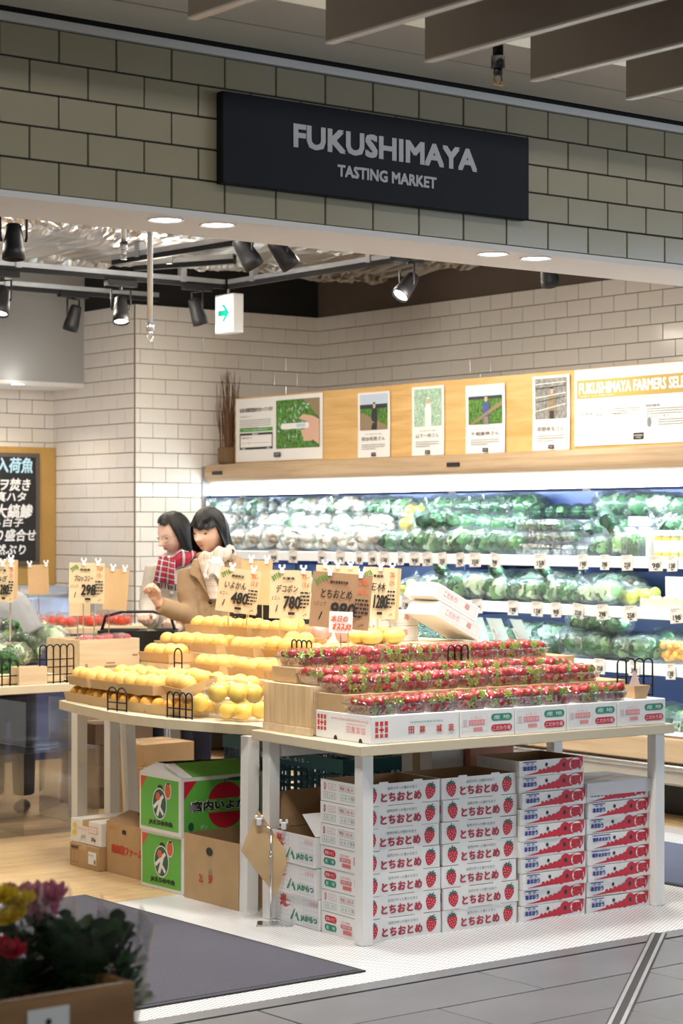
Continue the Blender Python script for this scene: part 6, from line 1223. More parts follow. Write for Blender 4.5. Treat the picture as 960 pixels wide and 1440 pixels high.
# ================================================================== FISH COUNTER AND BLACKBOARD
fc = thing('fish_counter', 'glass fish display counter glowing blue at the back left', 'counter', (0, 0, 0)); FY = 11.75
MB().box(4.2, 6.98, FY + .12, FY + .62, 0, .86, bev=.004).build('counter_body', ['case_white'], fc); MB().box(4.2, 6.98, FY + .02, FY + .12, 0, .80).build('counter_front', [mat('fish_navy', (0.05, 0.06, 0.16), 0.4)], fc)
MB().add([(4.2, FY + .02, .80), (6.98, FY + .02, .80), (6.98, FY + .16, 1.03), (4.2, FY + .16, 1.03)], [(0, 1, 2, 3)]).build('glass_front', [filmmat('blue_glass', tint=(0.75, 0.82, 1.0), base=0.12, fres=0.6, rough=0.05, milk=0.25, bump=0)], fc)
MB().box(4.2, 6.98, FY + .15, FY + .20, 1.03, 1.06, bev=.005).build('chrome_rail', ['steel'], fc); MB().box(6.985, 7.06, FY - .02, FY + .64, 0, 1.10, bev=.004).build('end_panel', ['case_grey'], fc)
l = lamp('AREA', (5.6, FY + .20, 1.02), 10, (0.6, 0.75, 1.0), (5.6, FY + .4, .6), name='fish_counter_lamp', shape='RECTANGLE', size=2.6, size_y=.03)
for k in range(7): tag(MB().tray(.20, .15, .03, .003).build('fish_tray', ['white'], None, (4.9 + .28*k, FY + .38, .862)), 'white fish tray inside the glass counter, %s from left' % ORD[k], 'tray', 'fish trays')
WY = 12.712; kk = WY/(C - S*uu(40))/FPX
bz = lambda y: CAMH + (HOR - y)*kk; q0, q1 = PY(-110, 700, WY - .03), PY(77, 700, WY - .03)
bp = thing('notice_board', 'ochre wooden board on the tiled wall behind the blackboard', 'board', (q0.x, WY - .045, bz(822))); MB().box(0, q1.x - q0.x, 0, .03, 0, bz(629) - bz(822), bev=.003).build('panel_sheet', [mat('ochre_wood', (0.46, 0.27, 0.07), 0.5, noise_amt=.1, nscale=3)], bp)
q1 = PY(56, 700, WY - .08); q0 = PY(-90, 700, WY - .08)
bb = thing('blackboard', 'black chalkboard with white handwritten fish names in a dark frame', 'blackboard', (q0.x, WY - .075, bz(795)), (math.radians(0), 0, 0)); wd = q1.x - q0.x; h = bz(638) - bz(795)
MB().box(.03, wd-.03, .0, .02, .03, h-.03).build('slate', [mat('slate', (0.014, 0.014, 0.016), 0.7)], bb); MB().box(0, wd, -.008, .024, 0, .03, bev=.003).box(0, wd, -.008, .024, h-.03, h, bev=.003).box(0, .03, -.008, .024, .03, h-.03, bev=.003).box(wd-.03, wd, -.008, .024, .03, h-.03, bev=.003).build('frame', [mat('frame_brown', (0.09, 0.07, 0.055), 0.5)], bb)
m = MB(); P = m.plane((0, -.001, 0), (1, 0, 0), (0, 0, 1))
for k, (tx, ya, yb2, xa, xb, mi) in enumerate((('本日入荷魚', 644, 666, -40, 46, 1), ('天然松ヲ焚き', 673, 691, -50, 43, 0), ('活〆真ハタ', 692, 706, -36, 37, 0), ('活け大縞鯵', 709, 729, -44, 46, 0), ('生たら白子', 729, 741, -44, 33, 0), ('鮮魚お造り盛合せ', 744, 761, -70, 51, 0), ('天然ぶり', 765, 780, -24, 36, 0), ('一切れ 切', 783, 791, -30, 18, 0))):
    X0, X1 = PY(xa, 700, WY - .078).x - q0.x, PY(xb, 700, WY - .078).x - q0.x; P.text(tx, max(X0, .05), bz(yb2) - bz(795), X1, bz(ya) - bz(795), mi, .022, .15)
m.build('chalk_writing', ['white', mat('chalk_blue', (0.45, 0.72, 0.88), 0.7)], bb)
# ================================================================== FLOWER CRATE IN THE FOREGROUND
FD = 3.6; q = PD(190, 1380, FD); FZ = q.z; fx, fy = q.x, q.y
cr = thing('flower_crate', 'brown wooden crate of wrapped flowers in the lower left corner', 'crate', (fx, fy, FZ - .24)); LW, LD = .50, .29
MB().box(-LW, 0, 0, .015, 0, .24, bev=.002).build('front_board', ['wood_dark'], cr); MB().box(-LW, 0, LD-.015, LD, 0, .24, bev=.002).build('back_board', ['wood_dark'], cr); MB().box(-LW, -LW+.015, .0155, LD-.0155, 0, .24, bev=.002).build('end_board', ['wood_dark'], cr); MB().box(-.015, 0, .0155, LD-.0155, 0, .24, bev=.002).build('end_board', ['wood_dark'], cr); MB().box(-LW+.015, -.015, .015, LD-.015, 0, .012).build('bottom_board', ['wood_dark'], cr)
p0, p1 = PY(38, 1420, fy), PY(97, 1412, fy); m = MB(); P = m.plane((p0.x - fx, -.0008, p1.z - (FZ-.24) - .062), (1, 0, 0), (0, 0, 1)); P.rect(0, 0, p1.x - p0.x, .062, 0).up(); P.disc((p1.x-p0.x)/2, .038, .006, .006, 1); m.build('label_card', ['paper', 'black'], cr)
sd = thing('crate_stool', 'dark stool carrying the flower crate', 'stool', (fx, fy, 0)); MB().box(-LW+.02, -.02, .02, LD-.02, FZ-.275, FZ-.241, bev=.003).build('stool_top', ['wood_dark'], sd)
for (x, y) in ((-LW+.05, .05), (-.05, .05), (-LW+.05, LD-.05), (-.05, LD-.05)): MB().box(x-.02, x+.02, y-.02, y+.02, 0, FZ-.2755).build('leg', ['wood_dark'], sd)
mat('petal_yellow', (0.92, 0.70, 0.02), 0.5); mat('petal_pink', (0.78, 0.25, 0.42), 0.5); mat('petal_red', (0.55, 0.015, 0.05), 0.5); mat('bouquet_leaf', (0.012, 0.05, 0.015), 0.5); mat('bouquet_leaf2', (0.03, 0.10, 0.02), 0.5); mat('lavender_paper', (0.50, 0.42, 0.55), 0.5)
def bloom(rnd, r, layers=4):
    m = MB()
    for L in range(layers):
        n = 9 - L; rr = r*(1 - .2*L); el = .25 + .33*L
        for k in range(n):
            a = 2*math.pi*(k + .5*L)/n + rnd.uniform(-.1, .1); d = Vector((math.cos(a)*math.cos(el), math.sin(a)*math.cos(el), math.sin(el))); n_ = Vector((-math.sin(a), math.cos(a), 0)); up = d.cross(n_)*-1
            m.grid(lambda u, v: d*(rr*(.12 + .88*u)) + n_*((v-.5)*rr*.75*math.sin(math.pi*(.15 + .75*u))) + up*(rr*.18*(2*v-1)**2 - rr*.15*u*u), 3, 2)
    m.ell((0, 0, r*.25), (r*.3, r*.3, r*.35), 10, 6); return m
def leafsprig(rnd, h, n, size, m=None):
    m = m or MB()
    for k in range(n):
        z = h*(.35 + .65*rnd.random()); a = rnd.uniform(0, 6.3); r0 = rnd.uniform(.0, .05); el = rnd.uniform(-.1, 1.1); d = Vector((math.cos(a)*math.cos(el), math.sin(a)*math.cos(el), math.sin(el))); n_ = Vector((-math.sin(a), math.cos(a), 0)); up = n_.cross(d); c = Vector((math.cos(a)*r0, math.sin(a)*r0, z)); s = size*rnd.uniform(.7, 1.2)
        # lobed leaf outline, slightly folded along the midrib
        lob = [(0, .04), (.10, .20), (.20, .31), (.30, .30), (.36, .20), (.46, .36), (.58, .42), (.68, .38), (.73, .24), (.84, .28), (.94, .20), (1, 0)]
        vs = [c + d*(s*u) + up*(-.25*s*u*u) for u, _ in lob] + [c + d*(s*u) + n_*(s*q) + up*(.1*s*q - .25*s*u*u) for u, q in lob] + [c + d*(s*u) - n_*(s*q) + up*(.1*s*q - .25*s*u*u) for u, q in lob]
        L = len(lob); fs = [(i, i+1, L+i+1, L+i) for i in range(L-1)] + [(2*L+i, 2*L+i+1, i+1, i) for i in range(L-1)]; m.add(vs, fs, rnd.randrange(2), True)
    for k in range(6): a = rnd.uniform(0, 6.3); m.tube([(0, 0, 0), (math.cos(a)*.02, math.sin(a)*.02, h*.6), (math.cos(a)*.05, math.sin(a)*.05, h)], [.003, .003, .002], 5, 0)
    return m
def bouquet(px_, py_, dpt, h, rtop, label, blooms, seed, leaves=60, lsize=.06, lean=(0, 0)):
    rnd = random.Random(seed); dpt *= .8; rtop *= .9; lsize *= .78; blooms = [(a*.8, b*.8, c*.8, r*.92, q) for a, b, c, r, q in blooms]; p = PD(px_, py_, dpt); z0 = FZ - .2275; H = p.z - z0; t = thing('bouquet', label, 'bouquet', (p.x, p.y, z0), (lean[0], lean[1], 0))
    leafsprig(rnd, H*.86, leaves, lsize).build('foliage', ['bouquet_leaf', 'bouquet_leaf2'], t)
    for (dx, dy, dz, r, mt) in blooms: bloom(rnd, r).build('bloom', [mt], t, (dx*C, -dx*S + dy, H + dz), (rnd.uniform(.2, .7), rnd.uniform(-.3, .3), -YAW))
    n = 22; f = lambda u, v: ((.035 + (rtop-.035)*v**.8)*(1 + .06*math.sin(7*2*math.pi*u))*math.cos(2*math.pi*u), (.035 + (rtop-.035)*v**.8)*(1 + .06*math.sin(7*2*math.pi*u))*math.sin(2*math.pi*u), H*1.02*v + .02*v*math.sin(6*math.pi*u)); MB().grid(f, 28, 8).build('cellophane_wrap', ['wrap_film'], t); return t
bouquet(95, 1275, 4.72, 0, .085, 'leafy green bouquet without open flowers in clear wrap', [], 4, 130, .075); bouquet(140, 1292, 4.66, 0, .105, 'dark green bouquet at the right end of the crate', [], 6, 120, .075)
bouquet(12, 1262, 4.66, 0, .08, 'bouquet with yellow blooms at the left picture edge', [(-.02, 0, .0, .04, 'petal_yellow'), (.03, .01, -.012, .036, 'petal_yellow'), (-.005, -.02, -.045, .038, 'petal_yellow'), (-.05, 0, -.02, .04, 'petal_yellow')], 7, 50, .06)
bouquet(52, 1262, 4.78, 0, .08, 'bouquet with pink blooms behind the yellow one', [(-.01, .0, .005, .042, 'petal_pink'), (.035, .01, .0, .04, 'petal_pink'), (.0, -.02, -.035, .04, 'petal_pink'), (-.045, .01, -.005, .04, 'petal_pink')], 8, 60, .06); bouquet(-8, 1335, 4.58, 0, .055, 'small bouquet with a crimson bloom at the lower left edge', [(.03, -.02, .0, .03, 'petal_red'), (-.01, -.02, .01, .03, 'petal_red')], 9, 40, .05)
# ================================================================== PEOPLE
def fuse(mb, mats, name, parent, voxel, smooth=3, loc=None, assign=None):
    me = mb.mesh('f', ['white']); o = bpy.data.objects.new('f', me)
    r = o.modifiers.new('r', 'REMESH'); r.mode = 'VOXEL'; r.voxel_size = voxel
    if smooth: sm_ = o.modifiers.new('s', 'SMOOTH'); sm_.factor = .5; sm_.iterations = smooth
    out = tmp_eval(o); bpy.data.objects.remove(o); bpy.data.meshes.remove(me); out.materials.clear(); out.name = name
    for m in mats: out.materials.append(MATS[m])
    mi = [0]*len(out.polygons)
    if assign:
        for p in out.polygons: mi[p.index] = assign(p.center)
    out.polygons.foreach_set('material_index', mi); out.polygons.foreach_set('use_smooth', [True]*len(out.polygons)); out.update()
    return inst(out, name, parent, loc)
mat('skin', (0.74, 0.47, 0.34), 0.5, sss=0.15); mat('skin_pale', (0.78, 0.52, 0.41), 0.5, sss=0.15); mat('hair_black', (0.007, 0.006, 0.006), 0.36, spec=.28, bump=0.35, bscale=90, stretch=(3, 3, .4)); mat('lips', (0.48, 0.15, 0.12), 0.45); mat('eye_dark', (0.02, 0.014, 0.012), 0.25)
mat('coat_tan', (0.37, 0.245, 0.135), 0.8, noise_amt=.06, nscale=30, bump=.08, bscale=200); mat('coat_tan_dark', (0.36, 0.24, 0.13), 0.8); mat('coat_cream', (0.52, 0.47, 0.41), 0.85, noise_amt=.06, nscale=30); mat('jacket_grey', (0.30, 0.31, 0.325), 0.8, noise_amt=.08, nscale=14, bump=.3, bscale=30); mat('trousers_navy', (0.012, 0.014, 0.035), 0.8); mat('button_dark', (0.04, 0.02, 0.012), 0.3)
def plaid(name, base, bands, sc=9.0):
    """woven check from two crossed stripe ramps"""
    m = bpy.data.materials.new(name); m.use_nodes = True; nt = m.node_tree; b = nt.nodes['Principled BSDF']; L = nt.links.new; tc = nt.nodes.new('ShaderNodeTexCoord'); sp = nt.nodes.new('ShaderNodeSeparateXYZ'); L(tc.outputs['UV'], sp.inputs[0]); cs = []
    for ax in (0, 1):
        ml = nt.nodes.new('ShaderNodeMath'); ml.operation = 'MULTIPLY'; ml.inputs[1].default_value = sc; fr = nt.nodes.new('ShaderNodeMath'); fr.operation = 'FRACT'; L(sp.outputs[ax], ml.inputs[0]); L(ml.outputs[0], fr.inputs[0])
        cr = nt.nodes.new('ShaderNodeValToRGB'); cr.color_ramp.interpolation = 'CONSTANT'; e = cr.color_ramp.elements; e[0].position = 0; e[0].color = (*bands[0][1], 1); e[1].position = bands[1][0]; e[1].color = (*bands[1][1], 1)
        for (p, c) in bands[2:]: q = e.new(p); q.color = (*c, 1)
        L(fr.outputs[0], cr.inputs[0]); cs.append(cr)
    mx = nt.nodes.new('ShaderNodeMix'); mx.data_type = 'RGBA'; mx.inputs[0].default_value = .5; L(cs[0].outputs[0], mx.inputs[6]); L(cs[1].outputs[0], mx.inputs[7]); L(mx.outputs[2], b.inputs['Base Color']); b.inputs['Roughness'].default_value = .9; MATS[name] = m
plaid('plaid_beige', None, [(0, (.62, .48, .36)), (.45, (.80, .74, .66)), (.62, (.12, .11, .14)), (.68, (.80, .74, .66)), (.85, (.42, .30, .22))], 3.0)
plaid('plaid_red', None, [(0, (.42, .02, .04)), (.34, (.03, .03, .07)), (.52, (.72, .70, .70)), (.74, (.03, .03, .06)), (.84, (.42, .02, .04))], 2.6)
def uvgrid(fn, nu, nv, mt, parent, su=1.0, sv=1.0, name='scarf'):
    o = MB().grid(fn, nu, nv).build(name, [mt], parent); uv = o.data.uv_layers.new(name='UVMap'); n = nv+1
    for lp in o.data.loops: i, j = divmod(lp.vertex_index, n); uv.data[lp.index].uv = (i/nu*su, j/nv*sv)
    return o
def gauss(x, z, cx, cz, sx, sz): return math.exp(-((x-cx)/sx)**2 - ((z-cz)/sz)**2)
def head_geo(mb, M):
    """head facing local -y, centre at the origin"""
    nu, nv = 48, 36; vs = []
    for i in range(nv+1):
        th = math.pi*i/nv
        for j in range(nu):
            ph = 2*math.pi*j/nu; d = Vector((math.sin(th)*math.sin(ph), -math.sin(th)*math.cos(ph), math.cos(th)))
            x, y, z = d.x*.073, d.y*.092, d.z*.115
            t = max(0, -d.z); x *= 1 - .34*t**1.6; 
            if d.y < 0: y = y*(1 - .10*t) - .012*t*(1-t)*2
            else: y *= 1 - .25*t
            if d.y < -.2 and abs(x) < .07:
                f = min(1, (-d.y-.2)*2.5)
                y -= f*(.030*math.exp(-(x/.011)**2)*max(0, min(1, (.030-z)/.050))*(1 if z > -.026 else max(0, 1-(-.026-z)/.008)) + .010*gauss(x, z, 0, -.020, .017, .010) - .007*gauss(x, z, .030, .010, .015, .011) - .007*gauss(x, z, -.030, .010, .015, .011) + .004*gauss(x, z, 0, .030, .05, .010) + .004*gauss(abs(x), z, .036, -.022, .018, .018) + .0055*gauss(x, z, 0, -.053, .018, .008) - .003*gauss(x, z, 0, -.066, .02, .006) + .007*gauss(x, z, 0, -.088, .02, .016))
            vs.append(M @ Vector((x, y, z)))
    mb.add(vs, [(i*nu+j, (i+1)*nu+j, (i+1)*nu+(j+1) % nu, i*nu+(j+1) % nu) for i in range(nv) for j in range(nu)], 0, True)
    for s in (-1, 1): mb.ell((0, 0, 0), (.010, .018, .030), 10, 8, M=M @ Matrix.Translation((s*.073, .012, -.004)) @ Matrix.Rotation(s*.3, 4, 'Z'))
def face_parts(p, M, glasses=False):
    F = lambda x, z, e=0.0: M @ Vector((x, -(.0885 - 8.5*x*x + (-.010 if z < -.03 else 0)*0) - e, z))
    for s in (-1, 1):
        m = MB(); m.ell((0, 0, 0), (.0145, .0060, .0036), 12, 8, 0); o = m.build('eye', ['eye_dark'], p); o.matrix_local = Matrix.Translation(F(s*.030, .006, -.0035)) @ M.to_3x3().to_4x4() @ Matrix.Rotation(-s*.35, 4, 'Z')
        pts = [F(s*(.014 + .010*k), .026 + .003*math.sin(k*1.1), -.001 - .001*k) for k in range(4)]; MB().tube(pts, [.0022, .0030, .0028, .0012], 6).build('eyebrow', ['hair_black'], p)
    m = MB(); m.ell((0, 0, .0022), (.019, .0045, .0030), 12, 6); m.ell((0, 0, -.0030), (.016, .005, .0038), 12, 6); o = m.build('lips', ['lips'], p); o.matrix_local = Matrix.Translation(F(0, -.053, -.0025)) @ M.to_3x3().to_4x4()
    if glasses:
        m = MB()
        for s in (-1, 1): m.tube([F(s*.031 + .021*math.cos(a), .004 + .015*math.sin(a), .012) for a in [2*math.pi*i/16 for i in range(16)]], .0014, 5, closed=True); m.tube([F(s*.052, .006, .010), M @ Vector((s*.072, -.03, .006)), M @ Vector((s*.074, .02, .002))], .0014, 5)
        m.tube([F(-.010, .006, .012), F(.010, .006, .012)], .0014, 5); m.build('glasses', ['steel'], p)
def hair(p, M, length, bang, seed, wave=.010, part=0.0, open_=.62, name='hair'):
    """curtain of hair: u runs around the head (0 = front), v from crown to tip"""
    def f(u, v, k=1.0):
        ph = 2*math.pi*u; c = math.cos(ph - part); fr = min(1, max(0, (c - open_)/.30)); fr = fr*fr*(3 - 2*fr)
        tip = (1-fr)*length(ph) + fr*(bang + .010*math.sin(ph*3 + seed) + .004*math.sin(ph*17)); ztop = .126
        z = ztop - (ztop - tip)*v; n = noise.noise((math.cos(ph)*3 + seed, math.sin(ph)*3, v*2.2)); st = noise.noise((math.cos(ph)*16 + seed, math.sin(ph)*16, v*1.5))
        zz = max(min(z/.126, 1), 0); rr = math.sqrt(max(0, 1 - zz*zz)) if z > 0 else 1.0
        fl = 1 + (max(0, -z)*.55 if c < .55 else 0); w_ = 1 + wave*8*n*min(1, v*1.4) + .035*st
        return M @ Vector((.090*rr*fl*w_*k*math.sin(ph), -(.104 if c < 0 else .104 + .010*min(1, c*2))*rr*(fl if c < 0 else 1)*w_*k*math.cos(ph) + .004, z + .004*st*v))
    m = MB(); m.grid(lambda u, v: f(u, v), 72, 22); m.grid(lambda u, v: f(u, .12 + .88*v, .90), 72, 14, flip=True); return m.build(name, ['hair_black'], p)
def hand_geo(mb, wrist, palm, fdir, side, curl=1.0, sc=1.0):
    """palm block with five bent fingers; fdir: knuckle direction, side: direction from little finger to index"""
    w_, c = Vector(wrist), Vector(palm); f = Vector(fdir).normalized(); s = Vector(side); s = (s - f*s.dot(f)).normalized(); n = f.cross(s).normalized()
    mb.tube([w_, w_*.5 + c*.5, c], [.024*sc, .025*sc, .028*sc], 10)
    for k in (-1, 0, 1): mb.ell(c + s*(.018*k*sc) + f*.012*sc, (.019*sc,)*3, 10, 8)
    for k, L in enumerate((.058, .072, .078, .070)):
        b = c + s*((k-1.5)*.0185*sc) + f*.030*sc; a1 = .6*curl; a2 = 1.7*curl; a3 = 2.7*curl
        p1 = b + (f*math.cos(a1) - n*math.sin(a1))*L*.45*sc; p2 = p1 + (f*math.cos(a2) - n*math.sin(a2))*L*.33*sc; p3 = p2 + (f*math.cos(a3) - n*math.sin(a3))*L*.26*sc
        mb.tube([c + s*((k-1.5)*.016*sc), b, p1, p2, p3], [.010*sc, .0098*sc, .0092*sc, .0085*sc, .0068*sc], 8); mb.ell(p3, (.0068*sc,)*3, 8, 6)
    b = c + s*.03*sc - f*.012*sc; p1 = b + (s*.6 + f*.6 - n*.5).normalized()*.034*sc; p2 = p1 + (f*.8 - n*.6 - s*.2).normalized()*.03*sc; mb.tube([c - f*.01*sc, b, p1, p2], [.014*sc, .0125*sc, .0105*sc, .008*sc], 8); mb.ell(p2, (.008*sc,)*3, 8, 6)
def legs(mb, hip, feet, r=.085):
    for (fx_, fy_) in feet:
        h = Vector(hip) + Vector((fx_*.7, 0, 0)); mb.tube([h, Vector((fx_, fy_ - .01, .48)), Vector((fx_, fy_ + .01, .09))], [r, r*.68, r*.55], 12)
def shoes(p, feet, M=None):
    for (x, y) in feet: MB().ell((x, y - .05, .035), (.042, .12, .0345), 14, 8, fn=lambda d: 1 if d.z > -.3 else .98).build('shoe', ['black'], p)
# ---------------- woman in the tan coat
W1 = 10.5; k1 = W1/FPX; b1 = PD(300, 740, W1)
w1 = thing('person', 'woman in a tan coat and beige plaid scarf looking down at the fruit', 'person', (b1.x, b1.y, 0), CAMROT)
def L1(px_, py_, y=0.0): return Vector(((px_-300)*k1, y, CAMH + (HOR-py_)*k1))
H1 = Matrix.Translation(L1(295, 747, -.02)) @ Matrix.Rotation(math.radians(-34), 4, 'Z') @ Matrix.Rotation(math.radians(13), 4, 'X')
sR, eR, wR, hR = L1(268, 803, .0), L1(269, 866, -.06), L1(229, 849, -.17), L1(222, 836, -.185)
sL, eL, wL = L1(343, 800, .06), L1(352, 868, .06), L1(335, 930, -.05)
mb = MB(); head_geo(mb, H1); mb.tube([L1(299, 768, .01), L1(303, 785, .01), L1(306, 800, .01)], [.052, .050, .075], 14)
mb.ell(L1(306, 830, .02), (.135, .09, .17), 16, 12); mb.ell(L1(306, 880, .02), (.125, .09, .16), 16, 12); mb.ell((0.02, .02, .90), (.15, .11, .14), 16, 12)
mb.tube([sR, eR, wR], [.045, .036, .025], 10); mb.tube([sL, eL, wL], [.045, .036, .025], 10); legs(mb, (.02, .02, .88), ((-.06, .02), (.10, .02)), .075)
hand_geo(mb, wR, hR, Vector((-.25, .15, .9)), Vector((.75, -.6, .1)), 1.3, 1.02); hand_geo(mb, wL, wL + Vector((-.02, -.05, -.05)), Vector((-.2, -.6, -.6)), Vector((-1, 0, 0)), .5)
fuse(mb, ['skin', 'trousers_navy'], 'body', w1, .0052, 1, assign=lambda c: 1 if c.z < .86 else 0)
face_parts(w1, H1)
hair(w1, H1, lambda ph: -.112 + .014*math.cos(ph*5), .036, 3.0, .024, part=.10, open_=.22); shoes(w1, ((-.06, .02), (.10, .02)))
mb = MB(); mb.tube([sR + Vector((.02, 0, .0)), (sR+sL)/2 + Vector((0, 0, .02)), sL + Vector((-.02, 0, 0))], [.060, .085, .060], 14); mb.ell(L1(305, 825, .02), (.165, .115, .15), 18, 12); mb.ell(L1(306, 872, .02), (.145, .115, .20), 18, 12); mb.ell((.02, .02, .86), (.17, .135, .22), 18, 12); mb.ell((.02, .02, .70), (.18, .145, .13), 18, 12)
mb.tube([sR, sR*.5 + eR*.5 + Vector((-.012, 0, 0)), eR, eR*.5 + wR*.5, wR + (wR-eR)*.02], [.066, .060, .056, .050, .043], 14); mb.ell(eR, (.056,)*3, 12, 8); mb.tube([sL, eL, wL], [.066, .056, .044], 14); mb.ell(eL, (.056,)*3, 12, 8)
ct = fuse(mb, ['coat_tan'], 'coat', w1, .010, 4)
# lapels, collar, button, cuff strap as parts of the coat
fr = -.112
MB().add([L1(281, 786, -.075), L1(272, 790, -.085), L1(268, 806, -.095), L1(279, 812, -.108), L1(296, 838, -.118), L1(290, 810, -.110)], [(0, 1, 2, 3, 4, 5)]).build('lapel', ['coat_tan'], ct)
MB().tube([L1(282, 782, -.07), L1(300, 778, .09), L1(325, 780, .05)], [.02, .024, .02], 10).build('collar', ['coat_tan'], ct)
for (x, y) in ((298, 845), (301, 878)): MB().cyl(L1(x, y, -.128), L1(x, y, -.12), .0115, n=14).build('button', ['button_dark'], ct)
MB().cyl(L1(327, 775, -.06), L1(327, 775, -.05), .012, n=14).build('button', ['button_dark'], ct)
# scarf: roll round the neck, hanging end and fringe
def roll(c, rx, ry, tube_r, tilt, u, v, squash=.75, z_=0):
    a = 2*math.pi*u; q = 2*math.pi*v; r = tube_r*(1 + .12*math.sin(5*a)); return c + Vector(((rx + r*math.cos(q)*squash)*math.sin(a), -(ry + r*math.cos(q)*squash)*math.cos(a), r*math.sin(q)*1.15 + tilt*math.sin(a) + .006*math.sin(7*a)))
uvgrid(lambda u, v: roll(L1(303, 783, -.01), .075, .085, .034, .022, u, v), 40, 12, 'plaid_beige', w1, 4, 1.2)
uvgrid(lambda u, v: L1(289 + 16*v + (u-.5)*16, 786 + 55*v, -.128 - .012*math.sin(math.pi*u) - .008*math.sin(6*v)), 8, 14, 'plaid_beige', w1, .6, 2, 'scarf_end')
m = MB(); m.ell(L1(305, 793, -.125), (.040, .026, .036), 20, 14, fn=lambda d: 1 + .22*noise.noise((d.x*2.5, d.y*2.5, d.z*2.5)) + .10*math.sin(9*d.x + 4*d.z)); m.grid(lambda u, v: L1(291 + 26*u - 3*v, 791 + (17 + 3*math.sin(9*u))*v, -.140 - .016*math.sin(math.pi*u) - .006*math.sin(20*u)), 20, 6); m.build('scarf_fold', [mat('scarf_white', (0.74, 0.71, 0.68), 0.95, bump=.5, bscale=90)], w1)
m = MB(); rf = random.Random(2)
for k in range(22): u = k/21; p = L1(289 + 24*u, 806 + 3*math.sin(9*u), -.146); m.tube([p, p + Vector((rf.uniform(-.006, .006), -.004, -.018))], .0022, 4)
stuff(m.build('scarf_fringe', ['scarf_white'], w1))
# ---------------- woman in the cream coat
W2 = 11.35; k2 = W2/FPX; b2 = PD(245, 740, W2)
w2 = thing('person', 'woman with glasses in a cream coat and red plaid scarf by the tiled wall', 'person', (b2.x, b2.y, 0), CAMROT)
def L2(px_, py_, y=0.0): return Vector(((px_-245)*k2, y, CAMH + (HOR-py_)*k2))
H2 = Matrix.Translation(L2(245, 750, -.02)) @ Matrix.Rotation(math.radians(-48), 4, 'Z') @ Matrix.Rotation(math.radians(24), 4, 'X')
sR, eR, wR, hR = L2(221, 797), L2(211, 850, -.04), L2(214, 872, -.17), L2(211, 864, -.21); sL, eL, wL = L2(272, 797, .05), L2(280, 850, .02), L2(255, 880, -.14)
mb = MB(); head_geo(mb, H2); mb.tube([L2(247, 770, .01), L2(248, 786, .01), L2(249, 798, .01)], [.052, .050, .075], 14); mb.ell(L2(247, 828, .02), (.13, .09, .17), 16, 12); mb.ell(L2(247, 875, .02), (.125, .09, .16), 16, 12); mb.ell((0, .02, .90), (.15, .11, .14), 16, 12)
mb.tube([sR, eR, wR], [.045, .036, .025], 10); mb.tube([sL, eL, wL], [.045, .036, .025], 10); legs(mb, (0, .02, .88), ((-.08, .02), (.08, .02)), .075); hand_geo(mb, wR, hR, Vector((-.2, -.8, .3)), Vector((1, 0, .1)), .9); hand_geo(mb, wL, wL + Vector((-.03, -.05, -.01)), Vector((-.2, -.8, 0)), Vector((-1, 0, 0)), .8)
fuse(mb, ['skin_pale', 'trousers_navy'], 'body', w2, .0056, 1, assign=lambda c: 1 if c.z < .86 else 0); face_parts(w2, H2, True)
hair(w2, H2, lambda ph: -.165, .088, 9.0, .006, part=-.15, open_=.15); shoes(w2, ((-.08, .02), (.08, .02)))
mb = MB(); mb.tube([sR + Vector((.02, 0, 0)), (sR+sL)/2 + Vector((0, 0, .02)), sL - Vector((.02, 0, 0))], [.060, .085, .060], 14); mb.ell(L2(246, 823, .02), (.165, .12, .16), 18, 12); mb.ell(L2(246, 870, .02), (.155, .12, .22), 18, 12); mb.ell((0, .02, .80), (.18, .14, .25), 18, 12)
mb.tube([sR, eR, wR], [.068, .060, .048], 14); mb.ell(eR, (.06,)*3, 12, 8); mb.tube([sL, eL, wL], [.068, .060, .048], 14); mb.ell(eL, (.06,)*3, 12, 8); c2 = fuse(mb, ['coat_cream'], 'coat', w2, .011, 4)
for (x, y) in ((244, 833), (244, 866)): MB().cyl(L2(x, y, -.135), L2(x, y, -.10), .0105, n=14).build('button', ['coat_cream'], c2)
uvgrid(lambda u, v: roll(L2(250, 788, .0), .080, .085, .038, .03, u, v), 40, 12, 'plaid_red', w2, 4, 1.3)
uvgrid(lambda u, v: L2(227 + 22*u + (u-.5)*8*v - 4*v, 781 + 6*u + 36*v, -.13 - .016*math.sin(3*math.pi*u) - .02*math.sin(math.pi*v)), 14, 14, 'plaid_red', w2, 1, 1.8, 'scarf_end')
m = MB()
for k in range(26): u = k/25; p = L2(219 + 34*u, 815 + 6*u, -.135); m.tube([p, p + Vector((rf.uniform(-.006, .006), -.004, -.035))], .0022, 4)
stuff(m.build('scarf_fringe', [mat('fringe_dark', (0.10, 0.05, 0.06), 0.9)], w2))
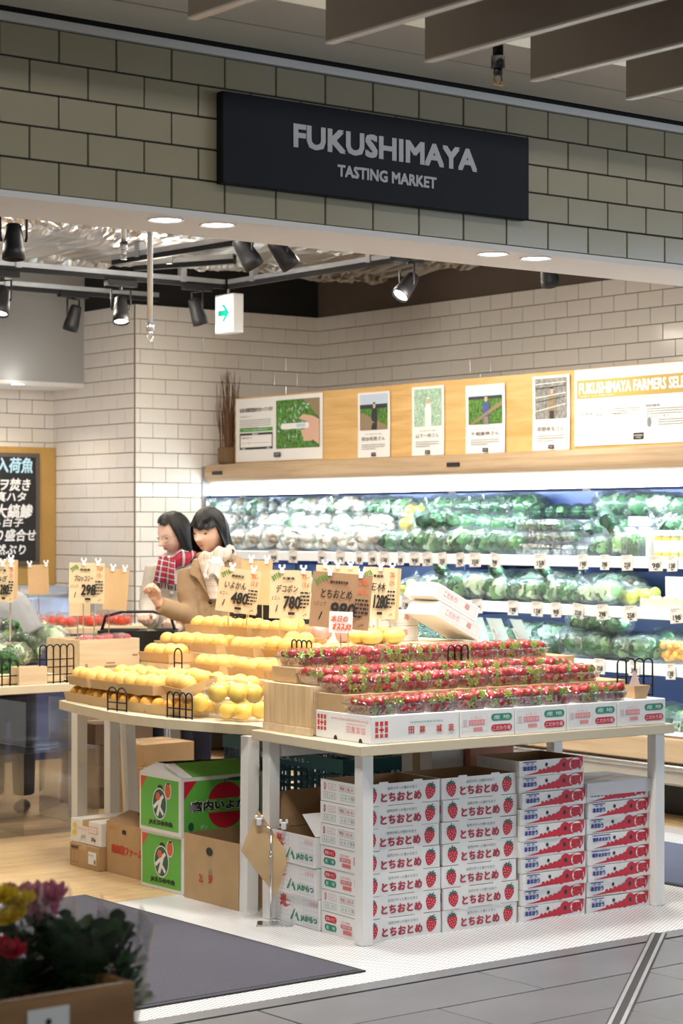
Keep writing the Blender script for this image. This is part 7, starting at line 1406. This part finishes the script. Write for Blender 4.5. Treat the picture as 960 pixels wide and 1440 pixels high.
# ---------------- stooping person at the left edge
W3 = 10.95; b3 = PD(8, 740, W3); w3 = thing('person', 'stooping person in a grey jacket and navy trousers behind the vegetable table', 'person', (b3.x, b3.y, 0), CAMROT)
H3 = Matrix.Translation((-.50, -.05, 1.30)) @ Matrix.Rotation(math.radians(-60), 4, 'Z') @ Matrix.Rotation(math.radians(35), 4, 'X')
mb = MB(); head_geo(mb, H3); mb.tube([(-.46, -.03, 1.24), (-.38, 0, 1.20)], [.052, .07], 14); mb.ell((-.24, 0, 1.12), (.17, .11, .12), 16, 12); mb.ell((-.05, 0, .98), (.16, .11, .14), 16, 12); legs(mb, (0, 0, .90), ((-.07, .02), (.09, .02)), .09)
sh, el_, wr = Vector((-.34, -.13, 1.16)), Vector((-.36, -.2, .95)), Vector((-.45, -.30, .92)); mb.tube([sh, el_, wr], [.045, .036, .025], 10); hand_geo(mb, wr, wr + Vector((-.06, -.04, -.02)), Vector((-.8, -.4, -.2)), Vector((0, -.4, .9)), .7); mb.tube([(-.34, .13, 1.16), (-.40, .15, .95), (-.50, .05, .93)], [.045, .036, .025], 10); hand_geo(mb, Vector((-.50, .05, .93)), Vector((-.56, .03, .92)), Vector((-.9, -.2, -.2)), Vector((0, .2, .9)), .7)
fuse(mb, ['skin', 'trousers_navy'], 'body', w3, .0065, 1, assign=lambda c: 1 if c.z < .90 else 0); face_parts(w3, H3); hair(w3, H3, lambda ph: -.07, .04, 5.0, .01); shoes(w3, ((-.07, .02), (.09, .02)))
mb = MB(); mb.ell((-.25, 0, 1.13), (.20, .15, .14), 18, 12); mb.ell((-.02, 0, 1.00), (.19, .15, .17), 18, 12); mb.tube([(-.30, 0, 1.17), (.0, .0, 1.02), (.06, 0, .90)], [.13, .16, .16], 16); mb.tube([sh, el_, wr], [.07, .06, .045], 12); mb.tube([(-.34, .13, 1.16), (-.40, .15, .95), (-.48, .06, .935)], [.07, .06, .045], 12); fuse(mb, ['jacket_grey'], 'jacket', w3, .012, 4)
mb = MB(); legs(mb, (0, 0, .90), ((-.07, .02), (.09, .02)), .105); mb.ell((0.01, 0, .90), (.155, .125, .12), 16, 10); fuse(mb, ['trousers_navy'], 'trousers', w3, .012, 3)
# ---------------- shopping cart of the second woman
q = PD(203, 880, 10.95); ca = thing('shopping_basket', 'black shopping basket with a bag inside in front of the cream-coated woman', 'basket', (q.x - .05, q.y - .02, .80), CAMROT)
MB().tray(.40, .26, .16, .006, flare=.03).build('basket_body', ['crate_black'], ca); MB().tube([(-.19, 0, .16), (-.17, -.02, .23), (-.08, -.03, .255), (.08, -.03, .255), (.17, -.02, .23), (.19, 0, .16)], .008, 8).build('basket_handle', ['crate_black'], ca)
cs = thing('cart_frame', 'grey cart frame carrying the black shopping basket', 'cart', (q.x - .05, q.y - .02, 0), CAMROT)
for (x, y) in ((-.15, -.09), (.15, -.09), (-.15, .09), (.15, .09)): MB().cyl((x, y, .04), (x, y, .785), .011, n=8).build('post', ['zinc'], cs); MB().cyl((x-.012, y, .03), (x+.012, y, .03), .03, n=12).build('wheel', ['black'], cs)
MB().box(-.17, .17, -.11, .11, .786, .798).build('deck', ['zinc'], cs)
fruit_bag('bagged_purchase', 'clear plastic bag of shopping lying in the black basket', (q.x + .0, q.y - .02, .808), 4, .035, 'apple_green', (.06, .05, .07), 'bag_film', 'plastic bag', 'vegetable', 71)
bpy.data.scenes.remove(TMP)
